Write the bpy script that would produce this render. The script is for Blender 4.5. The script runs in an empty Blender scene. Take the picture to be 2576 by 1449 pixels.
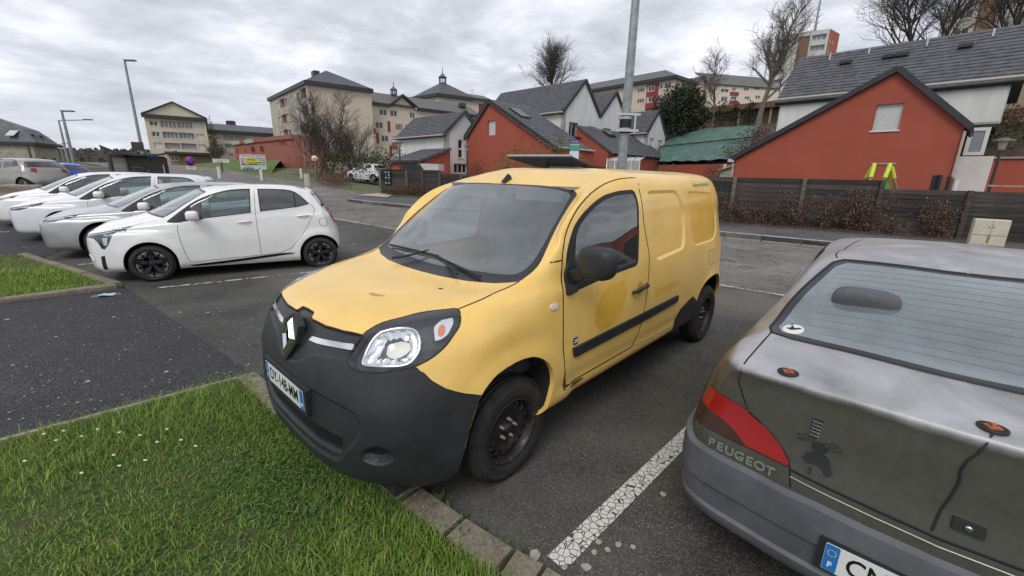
import bpy,bmesh,math,random
import numpy as np
from mathutils import Vector,Matrix,geometry
from mathutils.bvhtree import BVHTree
from mathutils.kdtree import KDTree
random.seed(7)
R=math.radians
SC=bpy.context.scene
COL=SC.collection
# camera
CAM_H,PITCH,ROLL,FPX=1.7346,0.2604,0.0216,1062.75
_f=Vector((0,math.cos(PITCH),-math.sin(PITCH)))
_r0=Vector((1,0,0));_u0=_r0 .cross(_f)
_r=math.cos(ROLL)*_r0+math.sin(ROLL)*_u0
_u=-math.sin(ROLL)*_r0+math.cos(ROLL)*_u0
cam_d=bpy.data.cameras.new('camera')
cam_d.sensor_width=36.0
cam_d.lens=FPX/2576*36
cam_d.clip_start=0.05
cam_d.clip_end=3000
cam=bpy.data.objects.new('camera',cam_d)
COL.objects.link(cam)
cam.matrix_world=Matrix(((_r.x,_u.x,-_f.x,0),(_r.y,_u.y,-_f.y,0),(_r.z,_u.z,-_f.z,CAM_H),(0,0,0,1)))
SC.camera=cam
# sky and sun (overcast)
world=bpy.data.worlds.new('World');SC.world=world
world.use_nodes=True
wn=world.node_tree;wn.nodes.clear()
def _wn(t,**k):
 n=wn.nodes.new(t)
 for a,b in k.items():setattr(n,a,b)
 return n
SUN_EL,SUN_ROT=R(48),R(200)
sky=_wn('ShaderNodeTexSky',sky_type='NISHITA',sun_disc=False,sun_elevation=SUN_EL,sun_rotation=SUN_ROT)
tc=_wn('ShaderNodeTexCoord')
sep=_wn('ShaderNodeSeparateXYZ');wn.links.new(tc.outputs['Generated'],sep.inputs[0])
zc=_wn('ShaderNodeMath',operation='MAXIMUM');wn.links.new(sep.outputs[2],zc.inputs[0]);zc.inputs[1].default_value=0.0
za=_wn('ShaderNodeMath',operation='ADD');wn.links.new(zc.outputs[0],za.inputs[0]);za.inputs[1].default_value=0.16
dx=_wn('ShaderNodeMath',operation='DIVIDE');wn.links.new(sep.outputs[0],dx.inputs[0]);wn.links.new(za.outputs[0],dx.inputs[1])
dy=_wn('ShaderNodeMath',operation='DIVIDE');wn.links.new(sep.outputs[1],dy.inputs[0]);wn.links.new(za.outputs[0],dy.inputs[1])
cmb=_wn('ShaderNodeCombineXYZ');wn.links.new(dx.outputs[0],cmb.inputs[0]);wn.links.new(dy.outputs[0],cmb.inputs[1])
n1=_wn('ShaderNodeTexNoise');n1 .inputs['Scale'].default_value=1.5;n1 .inputs['Detail'].default_value=9;n1 .inputs['Roughness'].default_value=0.6;n1 .inputs['Distortion'].default_value=0.25
n2=_wn('ShaderNodeTexNoise');n2 .inputs['Scale'].default_value=0.42;n2 .inputs['Detail'].default_value=3
wn.links.new(cmb.outputs[0],n1 .inputs['Vector']);wn.links.new(cmb.outputs[0],n2 .inputs['Vector'])
mixn=_wn('ShaderNodeMix',data_type='FLOAT');mixn.inputs[0].default_value=0.42
wn.links.new(n1 .outputs[0],mixn.inputs[2]);wn.links.new(n2 .outputs[0],mixn.inputs[3])
ramp=_wn('ShaderNodeValToRGB')
cr=ramp.color_ramp
cr.elements[0].position=0.36;cr.elements[0].color=(0.27,0.285,0.325,1)
cr.elements[1].position=0.64;cr.elements[1].color=(0.86,0.87,0.93,1)
e=cr.elements.new(0.5);e.color=(0.50,0.515,0.57,1)
wn.links.new(mixn.outputs[0],ramp.inputs[0])
hz=_wn('ShaderNodeMapRange');hz.inputs[1].default_value=0.0;hz.inputs[2].default_value=0.22;hz.inputs[3].default_value=0.55;hz.inputs[4].default_value=0.0
wn.links.new(sep.outputs[2],hz.inputs[0])
mh=_wn('ShaderNodeMix',data_type='RGBA');wn.links.new(hz.outputs[0],mh.inputs[0]);wn.links.new(ramp.outputs[0],mh.inputs[6]);mh.inputs[7].default_value=(0.56,0.585,0.64,1)
bgS=_wn('ShaderNodeBackground');wn.links.new(sky.outputs[0],bgS.inputs[0]);bgS.inputs[1].default_value=0.05
bgC=_wn('ShaderNodeBackground');wn.links.new(mh.outputs[2],bgC.inputs[0]);bgC.inputs[1].default_value=1.0
ms=_wn('ShaderNodeMixShader');ms.inputs[0].default_value=0.93
wn.links.new(bgS.outputs[0],ms.inputs[1]);wn.links.new(bgC.outputs[0],ms.inputs[2])
wo=_wn('ShaderNodeOutputWorld');wn.links.new(ms.outputs[0],wo.inputs[0])
sun_d=bpy.data.lights.new('sun','SUN');sun_d.energy=0.9;sun_d.angle=R(25);sun_d.color=(1,0.97,0.92)
sun=bpy.data.objects.new('sun',sun_d);COL.objects.link(sun)
_sd=Vector((math.sin(SUN_ROT)*math.cos(SUN_EL),math.cos(SUN_ROT)*math.cos(SUN_EL),math.sin(SUN_EL)))
sun.rotation_euler=_sd.to_track_quat('Z','Y').to_euler();sun.location=(0,0,60)
SC.view_settings.view_transform='Standard';SC.view_settings.look='None'
SC.view_settings.exposure=0.62;SC.view_settings.gamma=1;SC.view_settings.use_curve_mapping=False
SC.render.engine='CYCLES'
SC.cycles.max_bounces=8;SC.cycles.transparent_max_bounces=16;SC.cycles.caustics_reflective=False;SC.cycles.caustics_refractive=False
# material helpers
class M:
 def __init__(s,name,color=(0.5,0.5,0.5),rough=0.6,metal=0.0,spec=0.5,coat=0.0,coat_rough=0.05):
  s.m=bpy.data.materials.new(name);s.m.use_nodes=True
  s.t=s.m.node_tree;s.b=s.t.nodes['Principled BSDF']
  s.b.inputs['Base Color'].default_value=(*color,1)
  s.b.inputs['Roughness'].default_value=rough
  s.b.inputs['Metallic'].default_value=metal
  s.b.inputs['Specular IOR Level'].default_value=spec
  s.b.inputs['Coat Weight'].default_value=coat
  s.b.inputs['Coat Roughness'].default_value=coat_rough
  s._tc=None
 def n(s,t,**k):
  n=s.t.nodes.new(t)
  for a,b in k.items():setattr(n,a,b)
  return n
 def l(s,a,b):s.t.links.new(a,b)
 def coord(s,scale=(1,1,1),kind='Object',rot=(0,0,0)):
  if s._tc is None:s._tc=s.n('ShaderNodeTexCoord')
  mp=s.n('ShaderNodeMapping');mp.inputs['Scale'].default_value=scale;mp.inputs['Rotation'].default_value=rot
  s.l(s._tc.outputs[kind],mp.inputs[0]);return mp.outputs[0]
 def noise(s,scale,detail=4,rough=0.55,vec=None,dist=0.0):
  n=s.n('ShaderNodeTexNoise');n.inputs['Scale'].default_value=scale;n.inputs['Detail'].default_value=detail
  n.inputs['Roughness'].default_value=rough;n.inputs['Distortion'].default_value=dist
  s.l(vec if vec is not None else s.coord(),n.inputs['Vector']);return n.outputs[0]
 def voro(s,scale,feature='F1',out=0,vec=None,rnd=1.0):
  n=s.n('ShaderNodeTexVoronoi',feature=feature);n.inputs['Scale'].default_value=scale
  if 'Randomness' in n.inputs:n.inputs['Randomness'].default_value=rnd
  s.l(vec if vec is not None else s.coord(),n.inputs['Vector']);return n.outputs[out]
 def ramp(s,f,stops,interp='LINEAR'):
  r=s.n('ShaderNodeValToRGB');r.color_ramp.interpolation=interp
  el=r.color_ramp.elements
  while len(el)<len(stops):el.new(0.5)
  for e,(p,c)in zip(el,stops):
   e.position=p;e.color=(*c,1)if not isinstance(c,(int,float))else(c,c,c,1)
  s.l(f,r.inputs[0]);return r.outputs[0]
 def mix(s,f,a,b,mode='MIX'):
  n=s.n('ShaderNodeMix',data_type='RGBA',blend_type=mode)
  for i,v in((0,f),(6,a),(7,b)):
   if hasattr(v,'type')and not isinstance(v,(tuple,float,int)):s.l(v,n.inputs[i])
   else:n.inputs[i].default_value=v if i==0 else((*v,1)if len(v)==3 else v)
  return n.outputs[2]
 def math(s,op,a,b=0.0,clamp=False):
  n=s.n('ShaderNodeMath',operation=op,use_clamp=clamp)
  for i,v in((0,a),(1,b)):
   if isinstance(v,(float,int)):n.inputs[i].default_value=v
   else:s.l(v,n.inputs[i])
  return n.outputs[0]
 def sepxyz(s,v):
  n=s.n('ShaderNodeSeparateXYZ');s.l(v,n.inputs[0]);return n.outputs
 def col(s,c):s.l(c,s.b.inputs['Base Color'])
 def rgh(s,c):s.l(c,s.b.inputs['Roughness'])
 def bump(s,h,strength=0.3,dist=0.01):
  n=s.n('ShaderNodeBump');n.inputs['Strength'].default_value=strength;n.inputs['Distance'].default_value=dist
  s.l(h,n.inputs['Height']);s.l(n.outputs[0],s.b.inputs['Normal']);return n
_simple={}
def mat(name,color,rough=0.6,metal=0.0,spec=0.5,coat=0.0,var=0.0,vscale=6.0,bump=0.0):
 if name in _simple:return _simple[name]
 m=M(name,color,rough,metal,spec,coat)
 if var:
  f=m.noise(vscale,5,0.65)
  a=tuple(max(0,c*(1-var))for c in color);b=tuple(min(1,c*(1+var))for c in color)
  m.col(m.ramp(f,[(0.3,a),(0.7,b)]))
  if bump:m.bump(f,bump,0.01)
 _simple[name]=m.m
 return m.m
def glass_mat(name,tint=(0.75,0.85,0.83),base=0.06,gl=(1,1,1),rough=0.02,film=0.0,filmcol=(0.6,0.63,0.65)):
 if name in _simple:return _simple[name]
 m=M(name);t=m.t;t.nodes.remove(m.b)
 tr=m.n('ShaderNodeBsdfTransparent');tr.inputs[0].default_value=(*tint,1)
 g=m.n('ShaderNodeBsdfGlossy');g.inputs[0].default_value=(*gl,1);g.inputs[1].default_value=rough
 fr=m.n('ShaderNodeLayerWeight');fr.inputs[0].default_value=0.5
 p=m.math('POWER',fr.outputs['Facing'],3.0)
 f=m.math('ADD',m.math('MULTIPLY',p,0.9),base,clamp=True)
 mx=m.n('ShaderNodeMixShader');m.l(f,mx.inputs[0]);m.l(tr.outputs[0],mx.inputs[1]);m.l(g.outputs[0],mx.inputs[2])
 out=t.nodes['Material Output'];last=mx
 if film:
  d=m.n('ShaderNodeBsdfDiffuse');d.inputs[0].default_value=(*filmcol,1)
  nz=m.noise(9.0,6,0.7)
  ff=m.ramp(nz,[(0.2,film*0.75),(0.8,film*1.25)])
  m2=m.n('ShaderNodeMixShader');m.l(ff,m2 .inputs[0]);m.l(mx.outputs[0],m2 .inputs[1]);m.l(d.outputs[0],m2 .inputs[2]);last=m2
 m.l(last.outputs[0],out.inputs[0])
 _simple[name]=m.m
 return m.m
 # object helpers
def tag(o,label=None,cat=None,group=None,kind=None):
 if label:o['label']=label
 if cat:o['category']=cat
 if group:o['group']=group
 if kind:o['kind']=kind
 return o
def thing(name,label,cat,loc=(0,0,0),rz=0.0,group=None):
 o=bpy.data.objects.new(name,None);COL.objects.link(o)
 o.empty_display_size=0.2
 o.location=loc;o.rotation_euler=(0,0,rz)
 return tag(o,label,cat,group)
def obj(name,me,parent=None,mats=None,loc=None,rot=None):
 o=bpy.data.objects.new(name,me);COL.objects.link(o)
 if mats is not None:
  for m_ in(mats if isinstance(mats,(list,tuple))else[mats]):me.materials.append(m_)
 if parent is not None:o.parent=parent
 if loc is not None:o.location=loc
 if rot is not None:o.rotation_euler=rot
 return o
def copy_tree(o,parent=None):
 c=o.copy();COL.objects.link(c)
 if parent is not None:c.parent=parent
 for ch in list(o.children):copy_tree(ch,c)
 return c
class MB:
 def __init__(s):s.v=[];s.f=[];s.mi=[];s.sm=[]
 def add(s,vs,fs,mi=0,sm=False):
  k=len(s.v);s.v+=[tuple(p)for p in vs]
  for f in fs:s.f.append(tuple(i+k for i in f));s.mi.append(mi);s.sm.append(sm)
  return s
 def box(s,c,d,rz=0.0,mi=0,M4=None):
  x,y,z=(q/2 for q in d)
  vs=[Vector((sx*x,sy*y,sz*z))for sx,sy,sz in((-1,-1,-1),(1,-1,-1),(1,1,-1),(-1,1,-1),(-1,-1,1),(1,-1,1),(1,1,1),(-1,1,1))]
  m=M4 if M4 is not None else Matrix.Translation(c)@Matrix.Rotation(rz,4,'Z')
  return s.add([m@p for p in vs],[(0,3,2,1),(4,5,6,7),(0,1,5,4),(1,2,6,5),(2,3,7,6),(3,0,4,7)],mi)
 def hexa(s,p,mi=0):
  return s.add(p,[(0,3,2,1),(4,5,6,7),(0,1,5,4),(1,2,6,5),(2,3,7,6),(3,0,4,7)],mi)
 def tube(s,pts,r,n=8,mi=0,caps=True,sm=True):
  pts=[Vector(p)for p in pts]
  rs=r if isinstance(r,(list,tuple))else[r]*len(pts)
  vs=[];fs=[]
  up=None
  for i,p in enumerate(pts):
   d=(pts[min(i+1,len(pts)-1)]-pts[max(i-1,0)])
   if d.length<1e-9:d=Vector((0,0,1))
   d.normalize()
   if up is None:up=d.orthogonal().normalized()
   up=(up-d*up.dot(d))
   up=up.normalized()if up.length>1e-6 else d.orthogonal().normalized()
   b=d.cross(up)
   for k in range(n):
    a=2*math.pi*k/n
    vs.append(p+(up*math.cos(a)+b*math.sin(a))*rs[i])
  for i in range(len(pts)-1):
   for k in range(n):
    a=i*n+k;b2=i*n+(k+1)%n
    fs.append((a,b2,b2+n,a+n))
  s.add(vs,fs,mi,sm)
  if caps:
   s.add(vs[:n],[tuple(range(n))[::-1]],mi);s.add(vs[-n:],[tuple(range(n))],mi)
  return s
 def bar(s,a,b,w,h,mi=0,up=(0,0,1)):
  a=Vector(a);b=Vector(b);d=(b-a);L=d.length;d.normalize();u=Vector(up)
  sd=d.cross(u)
  if sd.length<1e-5:sd=d.cross(Vector((1,0,0)))
  sd.normalize();u=sd.cross(d)
  m=Matrix(((d.x,sd.x,u.x,(a.x+b.x)/2),(d.y,sd.y,u.y,(a.y+b.y)/2),(d.z,sd.z,u.z,(a.z+b.z)/2),(0,0,0,1)))
  return s.box((0,0,0),(L,w,h),mi=mi,M4=m)
 def lathe(s,prof,n=24,mat4=None,mi=0,sm=True,axis='Z'):
  vs=[];fs=[]
  for(r_,h)in prof:
   for k in range(n):
    a=2*math.pi*k/n
    p=(r_*math.cos(a),r_*math.sin(a),h)if axis=='Z' else(r_*math.cos(a),h,r_*math.sin(a))
    vs.append(mat4@Vector(p)if mat4 is not None else p)
  for i in range(len(prof)-1):
   for k in range(n):
    a=i*n+k;b=i*n+(k+1)%n
    fs.append((a,b,b+n,a+n)if axis=='Z' else(a,a+n,b+n,b))
  return s.add(vs,fs,mi,sm)
 def prism(s,poly,z0,z1,mi=0,M4=None):
  n=len(poly)
  vs=[(x,y,z0)for x,y in poly]+[(x,y,z1)for x,y in poly]
  if M4 is not None:vs=[M4@Vector(p)for p in vs]
  return s.add(vs,[tuple(range(n))[::-1],tuple(range(n,2*n))]+[(i,(i+1)%n,n+(i+1)%n,n+i)for i in range(n)],mi)
 def mesh(s,name):
  me=bpy.data.meshes.new(name);me.from_pydata(s.v,[],s.f)
  me.polygons.foreach_set('material_index',s.mi);me.polygons.foreach_set('use_smooth',s.sm)
  me.update();return me
 def build(s,name,mats,parent=None,loc=None,rot=None):
  return obj(name,s.mesh(name),parent,mats,loc,rot)
def bevel(o,w=0.01,seg=2):
 b=o.modifiers.new('bevel','BEVEL');b.width=w;b.segments=seg;b.limit_method='ANGLE';b.angle_limit=R(40)
 return o
def text_mesh(txt,size,depth=0.002,bold=0.0,space=1.0,align='CENTER',shear=0.0,sx=1.0):
 c=bpy.data.curves.new('text','FONT');c.body=txt;c.size=size;c.extrude=depth;c.offset=bold
 c.align_x=align;c.align_y='CENTER';c.space_character=space;c.shear=shear;c.resolution_u=3
 o=bpy.data.objects.new('text',c);COL.objects.link(o)
 dg=bpy.context.evaluated_depsgraph_get()
 me=bpy.data.meshes.new_from_object(o.evaluated_get(dg))
 bpy.data.objects.remove(o);bpy.data.curves.remove(c)
 if sx!=1.0:me.transform(Matrix.Diagonal((sx,1,1,1)))
 return me
def frame_mat(origin,ex,ey):
 ex=Vector(ex).normalized();ey=Vector(ey);ez=ex.cross(ey).normalized();ey=ez.cross(ex)
 o=Vector(origin)
 return Matrix(((ex.x,ey.x,ez.x,o.x),(ex.y,ey.y,ez.y,o.y),(ex.z,ey.z,ez.z,o.z),(0,0,0,1)))
def put_text(name,txt,size,m4,material,parent,depth=0.0015,**k):
 me=text_mesh(txt,size,depth,**k);me.transform(m4)
 return obj(name,me,parent,material)
def ray_dir(px,py):
 return(_f*FPX+_r*(px-1288)-_u*(py-724.5))
def at_z(px,py,z=0.0):
 d=ray_dir(px,py);t=(z-CAM_H)/d.z;return Vector((d.x*t,d.y*t,z))
def at_d(px,py,dist):
 d=ray_dir(px,py);t=dist/math.hypot(d.x,d.y);return Vector((d.x*t,d.y*t,CAM_H+d.z*t))
 # terrain
def sstep(a,b,x):
 t=min(1.0,max(0.0,(x-a)/(b-a)));return t*t*(3-2*t)
def G(x,y):
 L=0.15+0.85*(1-sstep(-4,8,x))
 yy=min(y,75)
 xx=min(max(0.0,-x-9),60)
 g=0.0265*max(0.0,yy-6)*L+0.05*xx*sstep(4,20,y)*(1-0.4*sstep(20,60,xx))
 return g if g<1.5 else 1.5+(1-math.exp(-(g-1.5)/.9))*.9
def at_g(px,py,off=0.0):
 z=0.0;P=None
 for _ in range(25):
  P=at_z(px,py,z+off);z=0.5*z+0.5*G(P.x,P.y)
 return Vector((P.x,P.y,z+off))
ZR={'z4':(1000,200,2.229),'z5':(1800,250,2.576),'z6':(2700,0,1.449),'e3':(540,380,4.6),'e4':(1040,260,3.8136),'e6':(2540,250,3.082),'e7':(2850,640,2.179),'e8':(1300,640,4.293),'e1':(0,440,3.6225),'e2':(380,550,8.523),'n8':(1400,1750,1.982)}
def zp(code,x,y):
 a,b,k=ZR[code];return((a+x/k)*.63889,(b+y/k)*.63889)
def sheet(name,poly,m_,off=0.0,cell=2.0,zf=None,thick=0.0,kind='structure',uv=False):
 bm=bmesh.new();vs=[bm.verts.new((x,y,0))for x,y in poly]
 f=bm.faces.new(vs)
 if f.normal.z<0:f.normal_flip()
 bmesh.ops.triangulate(bm,faces=bm.faces[:])
 for f in bm.faces:
  f.normal_update()
  if f.normal.z<0:f.normal_flip()
 xs=[p[0]for p in poly];ys=[p[1]for p in poly]
 for ax,lo,hi in((0,min(xs),max(xs)),(1,min(ys),max(ys))):
  k=math.ceil(lo/cell)*cell
  while k<hi:
   bmesh.ops.bisect_plane(bm,geom=bm.verts[:]+bm.edges[:]+bm.faces[:],plane_co=(k,0,0)if ax==0 else(0,k,0),plane_no=(1,0,0)if ax==0 else(0,1,0),dist=1e-4)
   k+=cell
 zf=zf or(lambda x,y:G(x,y))
 for v in bm.verts:v.co.z=zf(v.co.x,v.co.y)+off
 if thick:
  r=bmesh.ops.extrude_face_region(bm,geom=bm.faces[:])
  for v in[g for g in r['geom']if isinstance(g,bmesh.types.BMVert)]:v.co.z+=thick
 bm.normal_update()
 if not thick:
  for f in bm.faces:
   if f.normal.z<0:f.normal_flip()
 else:bmesh.ops.recalc_face_normals(bm,faces=bm.faces)
 me=bpy.data.meshes.new(name);bm.to_mesh(me);bm.free()
 o=obj(name,me,None,m_)
 if kind:o['kind']=kind
 return o
def asphalt(name,base,speck=0.5,warm=0.0,stain=0.35,big=1.0):
 m=M(name,base,.85,0,.35)
 fine=m.voro(190*big,vec=m.coord(),out=1)
 g=m.sepxyz(fine)[0]
 n=m.noise(420,2,.6);n2=m.noise(.55,7,.62);n3=m.noise(3.5,6,.7)
 lo=tuple(c*(1-speck*.75)for c in base);hi=tuple(min(1,c*(1+speck*1.6))for c in base)
 c=m.ramp(g,[(0.0,lo),(.55,base),(.90,hi),(.97,tuple(min(1,q*(1+speck*4.5))for q in base))])
 st=m.ramp(n2,[(.36,1-stain),(.52,1.0),(.66,1+stain*.9)])
 c=m.mix(1.0,c,st,'MULTIPLY')
 st3=m.ramp(n3,[(.35,.86),(.6,1.08)])
 c=m.mix(1.0,c,st3,'MULTIPLY')
 m.col(c)
 h=m.math('ADD',m.math('MULTIPLY',g,.7),m.math('MULTIPLY',n,.3))
 m.bump(h,.5,.006)
 m.rgh(m.ramp(n2,[(.35,.72),(.65,.92)]))
 return m
AS_LOT=asphalt('car_park_asphalt',(.060,.058,.054),.62,stain=.45)
_p=AS_LOT.ramp(AS_LOT.noise(.38,5,.5,dist=.4),[(.47,0.0),(.60,.75)])
_b=AS_LOT.b.inputs['Base Color'].links[0].from_socket
_g=AS_LOT.ramp(AS_LOT.noise(1.1,5,.6),[(.50,0.0),(.68,.55)])
_v=AS_LOT.ramp(AS_LOT.voro(150,out=1),[(.1,.55),(.9,1.5)])
_c=AS_LOT.mix(_p,_b,AS_LOT.mix(1.0,(.150,.142,.122),_v,'MULTIPLY'))
_c=AS_LOT.mix(_g,_c,(.070,.078,.036));AS_LOT.col(_c)
AS_LOT=AS_LOT.m
AS_DARK=asphalt('newer_dark_asphalt',(.034,.033,.036),.85,stain=.22).m
_ar=asphalt('worn_road_asphalt',(.155,.148,.132),.45,stain=.28)
_cr=_ar.ramp(_ar.math('ABSOLUTE',_ar.math('SUBTRACT',_ar.noise(.55,6,.65,dist=1.5),.5)),[(.0,.25),(.006,.55),(.012,1.0)])
_ar.col(_ar.mix(1.0,_ar.b.inputs['Base Color'].links[0].from_socket,_cr,'MULTIPLY'))
AS_ROAD=_ar.m
AS_WALK=asphalt('pavement_asphalt',(.085,.083,.080),.45,stain=.3).m
def concrete(name,base=(.30,.28,.25),moss=.35,scale=1.0):
 m=M(name,base,.9,0,.3)
 n=m.noise(9*scale,8,.72);n2=m.noise(60*scale,3,.6);n3=m.noise(2.0*scale,5,.6)
 c=m.ramp(n,[(.25,tuple(q*.55 for q in base)),(.5,base),(.75,tuple(min(1,q*1.35)for q in base))])
 sp=m.ramp(m.voro(85*scale,out=1),[(.0,.60),(.6,1.0),(.93,1.15),(.97,1.9)])
 c=m.mix(1.0,c,sp,'MULTIPLY')
 c=m.mix(m.math('MULTIPLY',m.ramp(n3,[(.45,0.0),(.7,1.0)]),moss),c,(.09,.10,.035))
 m.col(c);m.bump(m.math('ADD',n,m.math('MULTIPLY',n2,.5)),.6,.01)
 return m.m
KERB_M=concrete('mossy_kerb_concrete',(.25,.215,.17),.5)
KERB_P=concrete('pale_kerb_concrete',(.36,.345,.31),.12)
SOIL=M('grass_soil',(.05,.06,.02),.95);SOIL.col(SOIL.ramp(SOIL.noise(5,8,.7),[(.3,(.030,.048,.012)),(.5,(.055,.085,.018)),(.68,(.075,.062,.035))]));SOIL.bump(SOIL.noise(40,4),.8,.02);SOIL=SOIL.m
TURF=M('far_turf',(.08,.13,.03),.95);TURF.col(TURF.ramp(TURF.noise(.9,8,.72),[(.28,(.045,.085,.014)),(.5,(.085,.135,.024)),(.72,(.135,.165,.045))]));TURF.bump(TURF.noise(5,8,.75),.9,.08);TURF=TURF.m
SCRUB=M('field_scrub',(.12,.11,.06),.95);SCRUB.col(SCRUB.ramp(SCRUB.noise(.12,8,.7),[(.3,(.06,.075,.03)),(.5,(.11,.115,.05)),(.7,(.17,.14,.085))]));SCRUB=SCRUB.m
RT=Vector((.797,-.604,0));RN=Vector((.604,.797,0))
def rp(s,n):q=RT*s+RN*n;return(q.x,q.y)
sheet('ground',[(-60,-12),(40,-12),(40,60),(-60,60)],SCRUB,-.05,2.5)
for _q in([(-420,-30),(-60,-30),(-60,420),(-420,420)],[(40,-30),(240,-30),(240,420),(40,420)],[(-60,60),(40,60),(40,420),(-60,420)],[(-60,-30),(40,-30),(40,-12),(-60,-12)]):sheet('ground',_q,SCRUB,-.05,15)
CK=[(-5.72,6.03),(-2.20,3.33)]
KO=[tuple(at_z(*q)[:2])for q in((1013.7,1205),(1062,1247),(1171.7,1324),(1297,1405),(1374,1447))]
_d=(Vector(KO[-1])-Vector(KO[0])).normalized()
KO_END=tuple(Vector(KO[-1])+_d*3.0)
lot=[CK[0],CK[1],(-1.55,2.76),KO[0],KO[-1],KO_END,(14,-6),rp(11.5,7.6),rp(-45,7.6),(-31,20.5)]
sheet('car_park',lot,AS_LOT,0.0,1.5)
sheet('road',[rp(40,7.6),rp(40,13.98),rp(-9.5,13.98),rp(-22,15.2),rp(-90,15.2),rp(-90,7.6)],AS_ROAD,.002,3)
sheet('driveway',[CK[0],CK[1],(-5.5,-.25),(-12,-6.6),(-14,2.2),(-8.8,3.0)],AS_DARK,.004,1.5)
sheet('side_lane',[(-8.9,7.9),(-9.9,9.9),(-14,12.6),(-26,15),(-26,9),(-14,7.2),(-11,7.4)],AS_DARK,.006,2)
KPT=[(16.5,5.55),(12.0,9.0),(8.98,11.35),(6.57,13.15),(1.5,16.6),(-4.2,19.75)]
kl=[tuple(at_g(*zp('e8',x,y),.13)[:2])for x,y in((1500,740),(1000,690),(620,655),(290,615))]
KLINE=[(20.5,2.4)]+KPT[:-1]+[k for k in kl]
FLP=[(20.6,8.2),(13.9,12.8),(10.1,15.75)]
FDIR=Vector((-8.2,27.1,0))-Vector((13.9,12.8,0));FDIR.normalize()
def fence_pt(s):return Vector((13.9,12.8,0))+FDIR*s
back=[tuple((fence_pt(s))[:2])for s in(-9,0,8,16,24,26.3)]
sheet('pavement',KLINE+[(-8.0,24.3)]+back[::-1],AS_WALK,.0,1.5,thick=.13)
def kerb_run(line,m_,w=.14,top=.15,step=1.0,name='kerb',label=None,side=1,gap=.012,z0=None):
 root=bpy.data.objects.new(name,None);COL.objects.link(root);root['kind']='structure'
 k=0
 for a,b in zip(line[:-1],line[1:]):
  A=Vector((*a,0));B=Vector((*b,0));L=(B-A).length;n=max(1,int(round(L/step)));d=(B-A)/L;nn=Vector((-d.y,d.x,0))*side
  for i in range(n):
   p=A+d*(L*i/n+gap);q=A+d*(L*(i+1)/n-gap);zz=random.uniform(-.004,.004)
   za,zb=G(p.x,p.y)+zz,G(q.x,q.y)+zz
   c_=.018;mb=MB()
   sec=[(0,-.10),(0,top-c_),(c_*.6,top),(w,top),(w,-.10)]
   vs=[p+nn*u+Vector((0,0,za+h))for u,h in sec]+[q+nn*u+Vector((0,0,zb+h))for u,h in sec]
   n5=len(sec)
   mb.add(vs,[tuple(range(n5)),tuple(range(n5,2*n5))[::-1]]+[(j,j+n5,(j+1)%n5+n5,(j+1)%n5)for j in range(n5)])
   mb.build('kerb_stone',m_,root)
 return root
kerb_run(KLINE[::-1],KERB_P,.15,.145,1.0,'street_kerb',side=-1 if False else 1)
kerb_run([CK[1],(-1.55,2.76),KO[0],KO[1],KO[2],KO[3],KO[4],KO_END],KERB_M,.15,.065,.95,'verge_kerb',side=-1)
kerb_run([CK[1],(-3.27,2.30),(-5.5,.12),(-12,-6.2)],concrete('pale_edging',(.34,.31,.27),.2),.05,.055,1.0,'edging',side=1)
kerb_run([(-9.3,7.95),(-8.7,7.62),(-5.85,6.12)],KERB_M,.14,.065,.95,'verge_kerb',side=-1)
kerb_run([(-5.82,6.00),(-6.60,5.14),(-9.2,2.6),(-13,.6)],KERB_M,.13,.06,1.0,'edging',side=-1)
LAWN=[(-2.26,3.27),(-1.66,2.70),(KO[0][0]-.10,KO[0][1]-.13),(KO[2][0]-.10,KO[2][1]-.13),(KO[4][0]-.10,KO[4][1]-.13),(KO_END[0]-.1,KO_END[1]-.13),(2.5,-4),(-10,-4),(-3.25,2.27)]
LAWN2=[(-5.98,6.05),(-8.72,7.48),(-9.3,7.8),(-12,7.2),(-13,1.0),(-9.2,2.75),(-6.68,5.2)]
sheet('lawn',LAWN,SOIL,.035,.35,zf=lambda x,y:G(x,y)+.012*math.sin(x*5.1+1)*math.cos(y*4.3))
sheet('lawn',LAWN2,SOIL,.035,.5,zf=lambda x,y:G(x,y)+.012*math.sin(x*5.1+1)*math.cos(y*4.3))
# painted lines (worn)
def worn_paint(name,col=(.74,.72,.67),lo=.40,hi=.52,cell=30.0,crack=True):
 m=M(name,col,.8);t=m.t
 e=m.voro(cell,'DISTANCE_TO_EDGE',vec=m.coord());n=m.noise(14,6,.7);n2=m.noise(3,4,.6)
 k=m.math('GREATER_THAN',e,.045)if crack else None
 a=m.ramp(m.math('ADD',m.math('MULTIPLY',n,.6),m.math('MULTIPLY',n2,.4)),[(lo,0.0),(hi,1.0)],'EASE')
 a=m.math('GREATER_THAN',a,.5)
 if crack:a=m.math('MULTIPLY',a,k)
 m.col(m.ramp(m.noise(40,4),[(.3,tuple(c*.8 for c in col)),(.7,col)]))
 tr=m.n('ShaderNodeBsdfTransparent');mx=m.n('ShaderNodeMixShader');m.l(a,mx.inputs[0]);m.l(tr.outputs[0],mx.inputs[1]);m.l(m.b.outputs[0],mx.inputs[2])
 m.l(mx.outputs[0],t.nodes['Material Output'].inputs[0])
 m.bump(a,.6,.004)
 return m.m
PAINT_A=worn_paint('cracked_line_paint',lo=.34,hi=.42)
PAINT_B=worn_paint('faded_line_paint',(.50,.49,.46),lo=.42,hi=.55,cell=45,crack=False)
PAINT_C=worn_paint('line_paint',(.62,.61,.58),lo=.30,hi=.42,cell=45,crack=False)
def stripe(a,b,w,m_,off=.008):
 A=Vector((*a[:2],0));B=Vector((*b[:2],0));d=(B-A).normalized();n=Vector((-d.y,d.x,0))*w/2
 P=[A+n,B+n,B-n,A-n]
 return sheet('painted_line',[tuple(p[:2])for p in P],m_,off,1.5)
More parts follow.
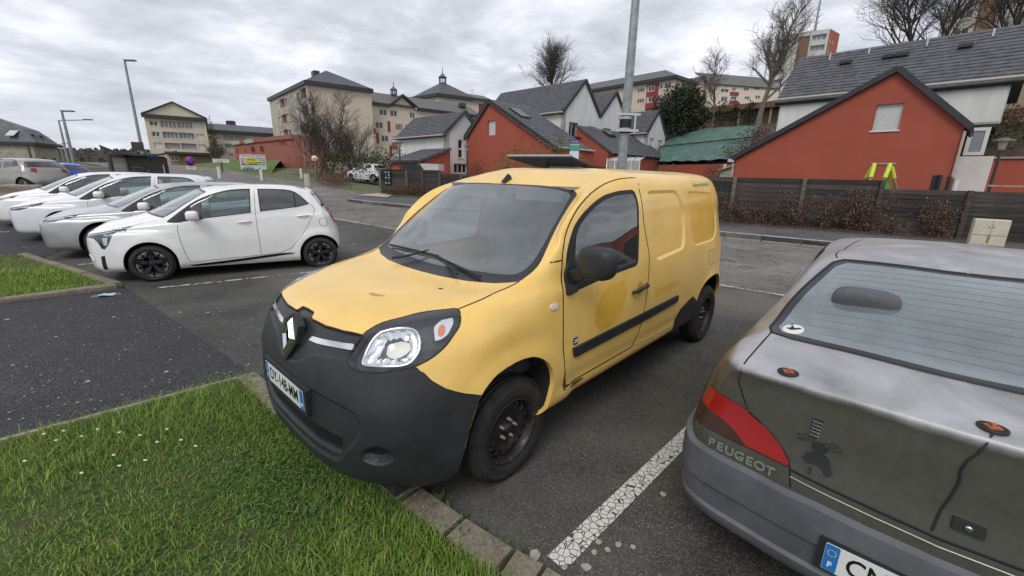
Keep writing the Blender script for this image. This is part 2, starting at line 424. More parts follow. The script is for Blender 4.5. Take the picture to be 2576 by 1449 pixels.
b0=at_z(1405,1413);b1=at_z(1735,1090);dd_=(b1-b0).normalized()
stripe(b0-dd_*.02,b0+dd_*5.1,.105,PAINT_A)
c0=at_g(390,726);c1=at_g(757,688);dd_=(c1-c0).normalized()
stripe(c0,c0+dd_*4.9,.07,PAINT_B)
for k in(1,2,3,4):
 o_=Vector((-2.50*k*.88,2.50*k*.47,0))*1.1;stripe(c0+o_,c0+o_+dd_*4.9,.07,PAINT_B)
stripe(rp(-1.6,7.66),rp(5.5,7.66),.09,PAINT_B);stripe(rp(-14,7.66),rp(-1.6,7.66),.09,PAINT_B);stripe(rp(-40,7.66),rp(-14,7.66),.09,PAINT_B)
stripe(rp(-2,13.55),rp(16,13.55),.06,PAINT_B)
# grass
def grass(name,poly,n,hmin,hmax,w,seed,near=None,mats=None,zoff=.03,lean=.55,density=None):
 rng=np.random.default_rng(seed)
 xs=[p[0]for p in poly];ys=[p[1]for p in poly]
 pts=[]
 P=np.array(poly)
 def inside(x,y):
  c=np.zeros(len(x),bool);j=len(P)-1
  for i in range(len(P)):
   xi,yi=P[i];xj,yj=P[j]
   m_=((yi>y)!=(yj>y))&(x<(xj-xi)*(y-yi)/(yj-yi+1e-12)+xi);c^=m_;j=i
  return c
 X=np.zeros(0);Y=np.zeros(0)
 while len(X)<n:
  x=rng.uniform(min(xs),max(xs),n);y=rng.uniform(min(ys),max(ys),n)
  k=inside(x,y)
  if near is not None:
   d=np.hypot(x-near[0],y-near[1]);k&=rng.random(n)<np.clip(near[2]/np.maximum(d,.3),0,1)**near[3]
  pat=np.sin(x*3.1+1.3*np.sin(y*2.3))*np.cos(y*2.7+1.1*np.sin(x*1.9));k&=rng.random(n)<np.clip(.80+.45*pat,.22,1)
  X=np.concatenate([X,x[k]]);Y=np.concatenate([Y,y[k]])
 X=X[:n];Y=Y[:n]
 big=.5+.5*np.sin(X*1.7+2*np.sin(Y*1.3));h=rng.uniform(hmin,hmax,n)*(.55+.75*big)*rng.uniform(.6,1.1,n)
 ww=w*rng.uniform(.6,1.3,n);a=rng.uniform(0,2*math.pi,n);ln=rng.uniform(.1,1.0,n)*lean*2
 Z=np.array([G(x,y)for x,y in zip(X,Y)])+zoff
 dx,dy=np.cos(a),np.sin(a);px,py=-dy,dx
 V=np.zeros((n,5,3))
 for j,(t,wd)in enumerate(((0,1),(0,-1),(.55,.8),(.55,-.8),(1,0))):
  bend=ln*t*t*h
  V[:,j,0]=X+dx*bend+px*ww*wd/2;V[:,j,1]=Y+dy*bend+py*ww*wd/2;V[:,j,2]=Z+h*t*(1-.25*ln*t)
 me=bpy.data.meshes.new(name);me.vertices.add(n*5);me.vertices.foreach_set('co',V.reshape(-1))
 base=(np.arange(n)*5)[:,None]
 q=base+np.array([0,1,3,2]);tr=base+np.array([2,3,4])
 loops=np.concatenate([q,tr],1).reshape(-1)
 me.loops.add(len(loops));me.loops.foreach_set('vertex_index',loops.astype(np.int32))
 me.polygons.add(2*n);st=np.zeros((n,2),np.int32);st[:,0]=np.arange(n)*7;st[:,1]=st[:,0]+4
 me.polygons.foreach_set('loop_start',st.reshape(-1))
 mi=np.repeat(rng.choice(len(mats),n,p=[.46,.28,.16,.10][:len(mats)]if len(mats)==4 else None),2).astype(np.int32)
 me.polygons.foreach_set('material_index',mi);me.update();me.validate()
 o=obj(name,me,None,mats);return o
def blade_mat(name,c1,c2):
 m=M(name,c1,.55,0,.35);m.col(m.ramp(m.noise(2.2,4,.6),[(.35,c1),(.65,c2)]))
 m.b.inputs['Subsurface Weight'].default_value=0
 t=m.n('ShaderNodeBsdfTranslucent');t.inputs[0].default_value=(*c2,1);mx=m.n('ShaderNodeMixShader');mx.inputs[0].default_value=.28
 m.l(m.b.outputs[0],mx.inputs[1]);m.l(t.outputs[0],mx.inputs[2]);m.l(mx.outputs[0],m.t.nodes['Material Output'].inputs[0])
 return m.m
GM=[blade_mat('grass_green',(.16,.27,.035),(.24,.36,.055)),blade_mat('grass_fresh',(.28,.40,.06),(.36,.48,.09)),blade_mat('grass_deep',(.08,.16,.022),(.13,.22,.03)),blade_mat('grass_straw',(.24,.22,.09),(.30,.26,.12))]
g1=grass('grass',LAWN,210000,.03,.085,.0045,3,near=(-.6,1.3,1.5,1.5),mats=GM);tag(g1,'short green grass with clover on the near verge','grass',kind='stuff')
g2=grass('grass',LAWN2,45000,.03,.09,.009,5,near=(-5,5,3.0,1.0),mats=GM);tag(g2,'short green grass on the verge in front of the row of pale cars','grass',kind='stuff')
def leaf_carpet(name,spots,n,size,mats,seed,zoff=.04,label=None):
 rng=random.Random(seed);mb=MB()
 for _ in range(n):
  cx,cy,r=spots[rng.randrange(len(spots))];a=rng.uniform(0,6.28);q=r*math.sqrt(rng.random())
  x,y=cx+q*math.cos(a),cy+q*math.sin(a);z=G(x,y)+zoff+rng.uniform(-.005,.025)
  s_=size*rng.uniform(.5,1.3);th=rng.uniform(0,6.28);ti=rng.uniform(-.5,.5)
  L,W=s_,s_*.45
  d=Vector((math.cos(th),math.sin(th),ti*.8));p=Vector((-math.sin(th),math.cos(th),rng.uniform(-.3,.3)))
  c=Vector((x,y,z));mi=rng.randrange(len(mats))
  mb.add([c,c+d*L*.35+p*W*.5+Vector((0,0,.004)),c+d*L+Vector((0,0,-.003)),c+d*L*.35-p*W*.5+Vector((0,0,.004)),c+d*L*.45],[(0,1,4),(1,2,4),(2,3,4),(3,0,4)],mi)
 o=mb.build(name,mats);return o
LM=[blade_mat('leaf_green',(.045,.11,.02),(.08,.17,.035)),blade_mat('leaf_light',(.10,.19,.05),(.14,.25,.07))]
sp_=[(-2.3,3.05,.30),(-1.95,2.72,.4),(-1.7,2.5,.35),(-1.5,2.25,.35),(-1.3,2.0,.3),(-1.15,1.95,.25),(-.55,1.72,.25),(-.35,1.55,.22),(-.75,1.75,.3),(-2.5,2.5,.5),(-2.0,2.0,.5),(-1.4,1.5,.4),(-.9,1.3,.3)]
lc=leaf_carpet('clover',sp_,9000,.024,LM,11);tag(lc,'low clover and broad leaves growing through the near verge','clover',kind='stuff')
def daisies(pts):
 for i,(px,py)in enumerate(pts):
  p=at_z(px,py,.09);mb=MB();mb.tube([(p.x,p.y,.03),(p.x,p.y,p.z)],.0012,4)
  ring=[(p.x+.009*math.cos(a),p.y+.009*math.sin(a),p.z+.002+.002*math.sin(3*a))for a in[k*math.pi/5 for k in range(10)]]
  mb.add([(p.x,p.y,p.z+.001)]+ring,[(0,k+1,(k+1)%10+1)for k in range(10)],1);mb.lathe([(.0035,.001),(.002,.004),(.0005,.004)],8,Matrix.Translation(p),2)
  o=mb.build('daisy',[GM[2],WHITE_INK_,YOLK]);tag(o,'small white daisy open in the near grass','daisy','daisies in the near grass')
WHITE_INK_=mat('petal_white',(.8,.8,.78),.7);YOLK=mat('daisy_yellow',(.6,.42,.05),.7)
daisies([(110,1092),(160,1084),(205,1098),(245,1080),(300,1088),(352,1095),(395,1112),(420,1080),(455,1107),(492,1122),(286,1145),(365,1158),(62,1160),(205,1190),(300,1172),(140,1108)][:16])
# car body surfaces
def pchip(xs,Y,xq):
 xs=np.asarray(xs,float);Y=np.asarray(Y,float);n=len(xs)
 h=np.diff(xs)[:,None];d=np.diff(Y,axis=0)/h
 m=np.zeros_like(Y)
 if n>2:
  w1=2*h[1:]+h[:-1];w2=h[1:]+2*h[:-1]
  with np.errstate(divide='ignore',invalid='ignore'):
   hm=(w1+w2)/(w1/d[:-1]+w2/d[1:])
  m[1:-1]=np.where(d[:-1]*d[1:]>0,np.nan_to_num(hm),0)
 m[0]=d[0];m[-1]=d[-1]
 i=np.clip(np.searchsorted(xs,xq,side='right')-1,0,n-2)
 t=((xq-xs[i])/(xs[i+1]-xs[i]))[:,None];hh=(xs[i+1]-xs[i])[:,None]
 return((1+2*t)*(1-t)**2)*Y[i]+t*(1-t)**2*hh*m[i]+t*t*(3-2*t)*Y[i+1]+t*t*(t-1)*hh*m[i+1]
def hermite(xs,Y,xq):
 xs=np.asarray(xs,float);Y=np.asarray(Y,float);n=len(xs)
 h=np.diff(xs)[:,None];d=np.diff(Y,axis=0)/h
 m=np.zeros_like(Y)
 m[1:-1]=(d[:-1]*h[1:]+d[1:]*h[:-1])/(h[:-1]+h[1:])if n>2 else 0
 lim=2.2*np.minimum(np.abs(d[:-1]),np.abs(d[1:]))if n>2 else 0
 m[1:-1]=np.clip(m[1:-1],-lim-0.06,lim+0.06)
 m[0]=d[0];m[-1]=d[-1]
 i=np.clip(np.searchsorted(xs,xq,side='right')-1,0,n-2)
 t=((xq-xs[i])/(xs[i+1]-xs[i]))[:,None];hh=(xs[i+1]-xs[i])[:,None]
 return((1+2*t)*(1-t)**2)*Y[i]+t*(1-t)**2*hh*m[i]+t*t*(3-2*t)*Y[i+1]+t*t*(t-1)*hh*m[i+1]
def knots(C,axis):
 d=np.linalg.norm(np.diff(C,axis=axis),axis=2).mean(axis=1-axis)
 return np.concatenate([[0],np.cumsum(np.maximum(d,0.01))])
def rounded(pts,r=0.03,seg=4):
 out=[];n=len(pts)
 for i in range(n):
  p=Vector(pts[i][:2]);a=Vector(pts[i-1][:2]);b=Vector(pts[(i+1)%n][:2])
  rr=pts[i][2]if len(pts[i])>2 else r
  if rr<=0:out.append(p[:]);continue
  u=(a-p);v=(b-p);lu,lv=u.length,v.length
  q=min(rr,lu*0.48,lv*0.48);s_=p+u/lu*q;e_=p+v/lv*q
  for k in range(seg+1):
   t=k/seg
   out.append(tuple((s_*(1-t)**2+p*2*t*(1-t)+e_*t*t)))
 return out
def circle2(cx,cy,r,n=28,ry=None,a0=0,a1=2*math.pi):
 ry=ry or r
 return[(cx+r*math.cos(a0+(a1-a0)*k/n),cy+ry*math.sin(a0+(a1-a0)*k/n))for k in range(n)]
def inpoly(x,y,P):
 c=False;j=len(P)-1
 for i in range(len(P)):
  xi,yi=P[i];xj,yj=P[j]
  if(yi>y)!=(yj>y)and x<(xj-xi)*(y-yi)/(yj-yi)+xi:c=not c
  j=i
 return c
def seg_dist(x,y,p,q):
 ex,ey=q[0]-p[0],q[1]-p[1];L=ex*ex+ey*ey
 t=0 if L<1e-12 else max(0,min(1,((x-p[0])*ex+(y-p[1])*ey)/L))
 return math.hypot(x-p[0]-ex*t,y-p[1]-ey*t)
def cr(P,k=3,closed=True,sharp=()):
 n=len(P);out=[]
 for i in range(n if closed else n-1):
  p1,p2=P[i],P[(i+1)%n]
  p0=P[i-1]if(closed or i>0)else p1;p3=P[(i+2)%n]if(closed or i+2<n)else p2
  m1=((p2[0]-p0[0])/2,(p2[1]-p0[1])/2);m2=((p3[0]-p1[0])/2,(p3[1]-p1[1])/2)
  L=math.hypot(p2[0]-p1[0],p2[1]-p1[1])
  def cl(m_):
   l=math.hypot(*m_);return(m_[0]*min(1,L*1.1/l),m_[1]*min(1,L*1.1/l))if l>1e-9 else m_
  m1,m2=cl(m1),cl(m2)
  if i in sharp:m1=(p2[0]-p1[0],p2[1]-p1[1])
  if(i+1)%n in sharp:m2=(p2[0]-p1[0],p2[1]-p1[1])
  for j in range(k):
   t=j/k;a=2*t**3-3*t*t+1;b=t**3-2*t*t+t;c=-2*t**3+3*t*t;d=t**3-t*t
   out.append((a*p1[0]+b*m1[0]+c*p2[0]+d*m2[0],a*p1[1]+b*m1[1]+c*p2[1]+d*m2[1]))
 if not closed:out.append(P[-1])
 return out
def offset_poly(P,d):
 n=len(P);A=sum(P[i][0]*P[(i+1)%n][1]-P[(i+1)%n][0]*P[i][1]for i in range(n))
 sg=1 if A>0 else-1;out=[]
 for i in range(n):
  p=Vector(P[i]);a=(p-Vector(P[i-1]));b=(Vector(P[(i+1)%n])-p)
  if a.length<1e-7:a=b
  if b.length<1e-7:b=a
  t=(a.normalized()+b.normalized())
  t=t.normalized()if t.length>1e-6 else a.normalized()
  out.append((p.x-t.y*d*sg,p.y+t.x*d*sg))
 return out
AX={'side':((0,1,0),(1,0,0),(0,0,1)),'front':((1,0,0),(0,1,0),(0,0,1)),'rear':((-1,0,0),(0,1,0),(0,0,1)),'top':((0,0,1),(1,0,0),(0,1,0))}
def axis_of(a):
 if isinstance(a,str):
  d,e1,e2=(Vector(q)for q in AX[a]);return d,e1,e2
 d=Vector(a).normalized();e2=Vector((0,0,1));e1=e2 .cross(d).normalized()
 if abs(d.z)>0.3:e2=d.cross(e1)
 return d,e1,e2
class Shell:
 def __init__(s,C,step=0.035,disp=None,soft=True):
  C=np.asarray(C,float)
  ku,kv=knots(C,0),knots(C,1)
  def samples(k):
   out=[]
   for a,b in zip(k[:-1],k[1:]):
    m_=max(1,int(round((b-a)/step)));out+=[a+(b-a)*i/m_ for i in range(m_)]
   return np.array(out+[k[-1]])
  su,sv=samples(ku),samples(kv)
  fn=hermite if soft else pchip
  A=np.stack([fn(ku,C[:,j],su)for j in range(C.shape[1])],1)
  G=np.stack([fn(kv,A[i],sv)for i in range(A.shape[0])],0)
  G[...,1]=np.maximum(G[...,1],0)
  s.nu,s.nv=G.shape[:2]
  P=G.reshape(-1,3)
  F=[(i*s.nv+j,i*s.nv+j+1,(i+1)*s.nv+j+1,(i+1)*s.nv+j)for i in range(s.nu-1)for j in range(s.nv-1)]
  if disp:
   N=s._normals(P,F);P=P+N*np.array([disp(*p)for p in P])[:,None]
  s.P=P;s.N=s._normals(P,F)
  on=P[:,1]<1e-4;s.N[on,1]=0;s.N/=np.maximum(np.linalg.norm(s.N,axis=1),1e-9)[:,None]
  tri=[]
  for a,b,c,d in F:tri+=[(a,b,c),(a,c,d)]
  s.tri=tri
  s.bvh=BVHTree.FromPolygons([Vector(p)for p in P],tri)
  bm=s.bm=bmesh.new()
  vs=[bm.verts.new(p)for p in P]
  for f in F:
   co=[vs[i]for i in f]
   try:bm.faces.new(co)
   except ValueError:pass
  bmesh.ops.remove_doubles(bm,verts=bm.verts,dist=1e-5)
  bmesh.ops.dissolve_degenerate(bm,edges=bm.edges,dist=1e-6)
  s.lay=bm.faces.layers.int.new('region')
  s.reg={'body':0}
 @staticmethod
 def _normals(P,F):
  N=np.zeros_like(P);F=np.array(F)
  a,b,c,d=(P[F[:,i]]for i in range(4))
  n=np.cross(c-a,d-b)
  for i in range(4):np.add.at(N,F[:,i],n)
  L=np.linalg.norm(N,axis=1);N/=np.maximum(L,1e-12)[:,None]
  if(N[:,1]*(P[:,1]>0.3)).sum()<0:N=-N
  return N
 def nrm(s,p):
  loc,n,i,d=s.bvh.find_nearest(p)
  if loc is None:return Vector((0,0,1))
  a,b,c=s.tri[i]
  w=geometry.barycentric_transform(loc,Vector(s.P[a]),Vector(s.P[b]),Vector(s.P[c]),Vector((1,0,0)),Vector((0,1,0)),Vector((0,0,1)))
  q=Vector(s.N[a])*w.x+Vector(s.N[b])*w.y+Vector(s.N[c])*w.z
  return q.normalized()if q.length>1e-6 else Vector((0,0,1))
 def hit(s,a,b,axis='side',far=5.0,off=0.0):
  d,e1,e2=axis_of(axis)
  o=e1*a+e2*b+d*far
  loc,n,i,dist=s.bvh.ray_cast(o,-d)
  if loc is None:
   loc=s.bvh.find_nearest(e1*a+e2*b+d*0.8)[0]
  return loc+s.nrm(loc)*off
 def cut(s,P,axis,name=None,lim=None,fmin=0.08,only=None):
  d,e1,e2=axis_of(axis);bm=s.bm
  n=len(P)
  xs=[p[0]for p in P];ys=[p[1]for p in P];bb=(min(xs)-.02,max(xs)+.02,min(ys)-.02,max(ys)+.02)
  def ok(f,c):
   if f.normal.dot(d)<fmin:return False
   return lim(c)if lim else True
  bm.normal_update()
  s._orient()
  def facebox(f):
   a=[v.co.dot(e1)for v in f.verts];b=[v.co.dot(e2)for v in f.verts];return(min(a),max(a),min(b),max(b))
  cand=[]
  for f in bm.faces:
   c=f.calc_center_median()
   if not ok(f,c):continue
   x0,x1,y0,y1=facebox(f)
   if x1<bb[0]or x0>bb[1]or y1<bb[2]or y0>bb[3]:continue
   cand.append(f)
  for i in range(n):
   p,q=P[i],P[(i+1)%n]
   ex,ey=q[0]-p[0],q[1]-p[1];L=math.hypot(ex,ey)
   if L<1e-6:continue
   x0,x1=min(p[0],q[0])-1e-4,max(p[0],q[0])+1e-4;y0,y1=min(p[1],q[1])-1e-4,max(p[1],q[1])+1e-4
   nn=(e1*(-ey)+e2*ex)/L;co=e1*p[0]+e2*p[1]
   sel=[]
   for f in cand:
    if not f.is_valid:continue
    a,b,c_,g=facebox(f)
    if b<x0 or a>x1 or g<y0 or c_>y1:continue
    dd=[(v.co-co).dot(nn)for v in f.verts]
    if min(dd)>-1e-6 or max(dd)<1e-6:continue
    sel.append(f)
   if not sel:continue
   geom=set(sel)
   for f in sel:geom.update(f.edges);geom.update(f.verts)
   r=bmesh.ops.bisect_plane(bm,geom=list(geom),plane_co=co,plane_no=nn,dist=1e-5)
   new=[g for g in r['geom']if isinstance(g,bmesh.types.BMFace)]
   cs=set(cand);cand+=[f for f in new if f not in cs]
   cand=[f for f in cand if f.is_valid]
  if name is None:return
  rid=s.reg.setdefault(name,len(s.reg))
  ids=[s.reg.get(o_,-1)for o_ in only]if only else None
  bm.normal_update()
  for f in cand:
   if not f.is_valid:continue
   c=f.calc_center_median()
   if not ok(f,c):continue
   if ids is not None and f[s.lay]not in ids:continue
   if inpoly(c.dot(e1),c.dot(e2),P):f[s.lay]=rid
 def _orient(s):
  if getattr(s,'_or',False):return
  s._or=True
  flips=[f for f in s.bm.faces if f.normal.dot(s.nrm(f.calc_center_median()))<0]
  bmesh.ops.reverse_faces(s.bm,faces=flips);s.bm.normal_update()
 def recess(s,P,axis,w,depth,name=None,wall=None,lim=None,only=None):
  d,e1,e2=axis_of(axis)
  Pi=offset_poly(P,w)
  s.cut(P,axis,wall or '_wall',lim,only=only)
  s.cut(Pi,axis,name or wall or '_wall',lim,only=[wall or '_wall'])
  Pt=offset_poly(Pi,-1e-3);mv=[]
  for v in s.bm.verts:
   if lim and not lim(v.co):continue
   if not any(f.normal.dot(d)>0.02 for f in v.link_faces):continue
   a_,b_=v.co.dot(e1),v.co.dot(e2)
   if inpoly(a_,b_,Pt):mv.append((v,1.0))
   elif inpoly(a_,b_,P):
    dd=min(seg_dist(a_,b_,P[i],P[(i+1)%len(P)])for i in range(len(P)))
    if dd>1e-4:mv.append((v,min(1.0,dd/w)))
  for v,q in mv:v.co-=s.nrm(v.co)*depth*q
 def region(s,name):return s.reg.get(name,-1)
 def mesh(s,name,regions,both=True,off=0.0,flip=False,smooth_custom=True,keep=None):
  ids={s.region(r_)for r_ in regions}
  vi={};V=[];F=[]
  for f in s.bm.faces:
   if f[s.lay]not in ids:continue
   if keep and not keep(f.calc_center_median()):continue
   idx=[]
   for v in f.verts:
    if v not in vi:vi[v]=len(V);V.append(v.co.copy())
    idx.append(vi[v])
   F.append(tuple(idx))
  if not V:return None
  N=[s.nrm(p)for p in V]
  if off:V=[p+n_*off for p,n_ in zip(V,N)]
  k=len(V)
  mir=lambda p:Vector((p.x,-p.y,p.z))
  if both:
   ids2=[]
   for i,p in enumerate(V[:k]):
    if abs(p.y)<1e-4:ids2 .append(i)
    else:ids2 .append(len(V));V.append(mir(p));N.append(mir(N[i]))
   F+=[tuple(ids2[i]for i in f)[::-1]for f in F[:]]
  elif flip:
   V=[mir(p)for p in V];N=[mir(p)for p in N];F=[f[::-1]for f in F]
  me=bpy.data.meshes.new(name);me.from_pydata(V,[],F)
  me.polygons.foreach_set('use_smooth',[True]*len(me.polygons))
  me.update()
  ln=[]
  for pl in me.polygons:
   fn=pl.normal
   avg=Vector((0,0,0))
   for vi_ in pl.vertices:avg+=N[vi_]
   wall=avg.length>1e-6 and fn.dot(avg.normalized())<0.93
   for vi_ in pl.vertices:ln.append(tuple(fn)if wall else tuple(N[vi_]))
  me.normals_split_custom_set(ln)
  me.update();return me
 def loop3(s,P,axis,off=0.0,dens=0.03,closed=True):
  out=[];n=len(P)
  for i in range(n if closed else n-1):
   a,b=P[i],P[(i+1)%n];L=math.hypot(b[0]-a[0],b[1]-a[1]);m_=max(1,int(L/dens))
   for k in range(m_):out.append(s.hit(a[0]+(b[0]-a[0])*k/m_,a[1]+(b[1]-a[1])*k/m_,axis,off=off))
  if closed:out.append(out[0].copy())
  else:out.append(s.hit(*P[-1],axis,off=off))
  return out
def seam_strip(mb,pts,shell,w,h,mi=0,flip=False,sink=0.006):
 if flip:pts=[Vector((p.x,-p.y,p.z))for p in pts]
 L=[];Rr=[]
 n=len(pts)
 for i,p in enumerate(pts):
  d=pts[min(i+1,n-1)]-pts[max(i-1,0)]
  if i in(0,n-1)and(pts[0]-pts[-1]).length<1e-6:d=pts[1]-pts[-2]
  if d.length<1e-9:d=Vector((1,0,0))
  d.normalize()
  q=Vector((p.x,abs(p.y),p.z));nn=shell.nrm(q)
  if p.y<0:nn=Vector((nn.x,-nn.y,nn.z))
  sd=d.cross(nn)
  sd=sd.normalized()if sd.length>1e-6 else Vector((0,0,1))
  L.append((p,sd,nn))
 vs=[]
 for p,sd,nn in L:
  vs+=[p+sd*w/2-nn*sink,p+sd*w*0.36+nn*h,p-sd*w*0.36+nn*h,p-sd*w/2-nn*sink]
 fs=[]
 for i in range(len(L)-1):
  a=i*4
  for k in range(3):fs.append((a+k,a+k+1,a+5+k,a+4+k))
 mb.add(vs,fs,mi,True)
 # car materials and shared car parts
def paint(name,color,rough=0.32,metal=0.0,dirt=0.12,coat=0.6,flake=0.0,coat_rough=0.08):
 m=M(name,color,rough,metal,0.5,coat,coat_rough)
 n=m.noise(3.0,6,0.7);n2=m.noise(38.0,4,0.7)
 a=tuple(c*(1-dirt)for c in color);b=tuple(min(1,c*(1+dirt*0.5))for c in color)
 c=m.ramp(n,[(0.3,a),(0.62,b)])
 c=m.mix(m.math('MULTIPLY',m.ramp(n2,[(0.45,0.0),(0.75,1.0)]),dirt*0.8),c,tuple(0.4*q+0.12 for q in color))
 m.col(c)
 m.rgh(m.ramp(m.noise(6.0,5,0.6),[(0.3,rough*0.8),(0.7,min(1,rough*1.35))]))
 return m.m
BLK_PLASTIC=M('dark_plastic',(0.035,0.038,0.042),0.5,0,0.45)
_n=BLK_PLASTIC.noise(260,2,0.6);BLK_PLASTIC.bump(_n,0.12,0.002)
BLK_PLASTIC.col(BLK_PLASTIC.ramp(BLK_PLASTIC.noise(4,5,0.7),[(0.3,(0.014,0.016,0.018)),(0.72,(0.032,0.035,0.039))]))
BLK_PLASTIC=BLK_PLASTIC.m
RUBBER=mat('black_rubber',(0.014,0.014,0.015),0.65)
GAP=mat('shut_gap',(0.008,0.008,0.008),0.8)
GLOSS_BLACK=mat('gloss_black',(0.012,0.012,0.014),0.12)
FRIT=mat('screen_edge_black',(0.02,0.021,0.023),0.28)
CHROME=mat('chrome',(0.78,0.79,0.80),0.10,1.0)
SATIN=mat('satin_metal',(0.55,0.56,0.58),0.3,1.0)
INTERIOR=mat('interior_plastic',(0.045,0.048,0.052),0.6,var=0.2)
SEATC=mat('seat_cloth',(0.10,0.105,0.115),0.85,var=0.2,vscale=30)
HEADLINER=mat('headliner',(0.30,0.30,0.29),0.9)
UNDER=mat('underbody',(0.012,0.012,0.012),0.9)
SCREEN=glass_mat('windscreen_glass',(0.66,0.76,0.76),0.10,rough=0.03,film=0.13,filmcol=(0.50,0.55,0.57))
SIDEGLASS=glass_mat('side_window_glass',(0.55,0.68,0.65),0.09,rough=0.01,film=0.02)
DARKGLASS=glass_mat('privacy_glass',(0.16,0.18,0.19),0.10,rough=0.01,film=0.02)
LENS=glass_mat('lamp_lens',(0.93,0.95,0.96),0.06,rough=0.01)
PLATE_WHITE=mat('plate_white',(0.72,0.73,0.70),0.35,var=0.05)
PLATE_BLUE=mat('plate_blue',(0.02,0.17,0.50),0.35)
BLACK_INK=mat('black_ink',(0.01,0.01,0.01),0.4)
WHITE_INK=mat('white_ink',(0.8,0.8,0.8),0.5)
def tyre_mat():
 m=M('tyre_rubber',(0.02,0.02,0.02),0.75,0,0.3)
 xyz=m.sepxyz(m.coord())
 ang=m.math('ARCTAN2',xyz[2],xyz[0])
 rad=m.math('SQRT',m.math('ADD',m.math('MULTIPLY',xyz[0],xyz[0]),m.math('MULTIPLY',xyz[2],xyz[2])))
 lug=m.math('GREATER_THAN',m.math('SINE',m.math('ADD',m.math('MULTIPLY',ang,72.0),m.math('MULTIPLY',xyz[1],40.0))),-0.35)
 msk=m.math('GREATER_THAN',rad,0.292)
 m.bump(m.math('MULTIPLY',lug,msk),1.0,0.02)
 m.col(m.ramp(m.noise(9,6,0.7),[(0.3,(0.016,0.016,0.016)),(0.75,(0.050,0.046,0.042))]))
 return m.m
TYRE=tyre_mat()
def rust_steel():
 m=M('rusty_black_steel',(0.02,0.02,0.02),0.45,0.3)
 f=m.noise(16,6,0.7)
 m.col(m.ramp(f,[(0.42,(0.018,0.022,0.028)),(0.58,(0.035,0.03,0.027)),(0.68,(0.13,0.07,0.04))]))
 m.rgh(m.ramp(f,[(0.45,0.32),(0.65,0.85)]))
 return m.m
RUSTY=rust_steel()
def tyre_profile(R0,rim,w):
 h=w/2
 return[(rim-.012,-h*.62),(rim,-h*.82),(rim+(R0-rim)*.35,-h*1.0),(rim+(R0-rim)*.68,-h*.98),(R0-.018,-h*.84),(R0-.003,-h*.62),(R0,-h*.50),(R0-.008,-h*.485),(R0-.008,-h*.455),(R0+.001,-h*.44),(R0+.001,-h*.17),(R0-.008,-h*.155),(R0-.008,-h*.12),(R0+.001,-h*.1),(R0+.001,h*.1),(R0-.008,h*.12),(R0-.008,h*.155),(R0+.001,h*.17),(R0+.001,h*.44),(R0-.008,h*.455),(R0-.008,h*.485),(R0,h*.50),(R0-.003,h*.62),(R0-.018,h*.84),(R0-.035,h*.90),(R0-.037,h*.94),(rim+(R0-rim)*.62,h*.985),(rim+(R0-rim)*.35,h*1.0),(rim+.012,h*.93),(rim,h*.80),(rim-.012,h*.62)]
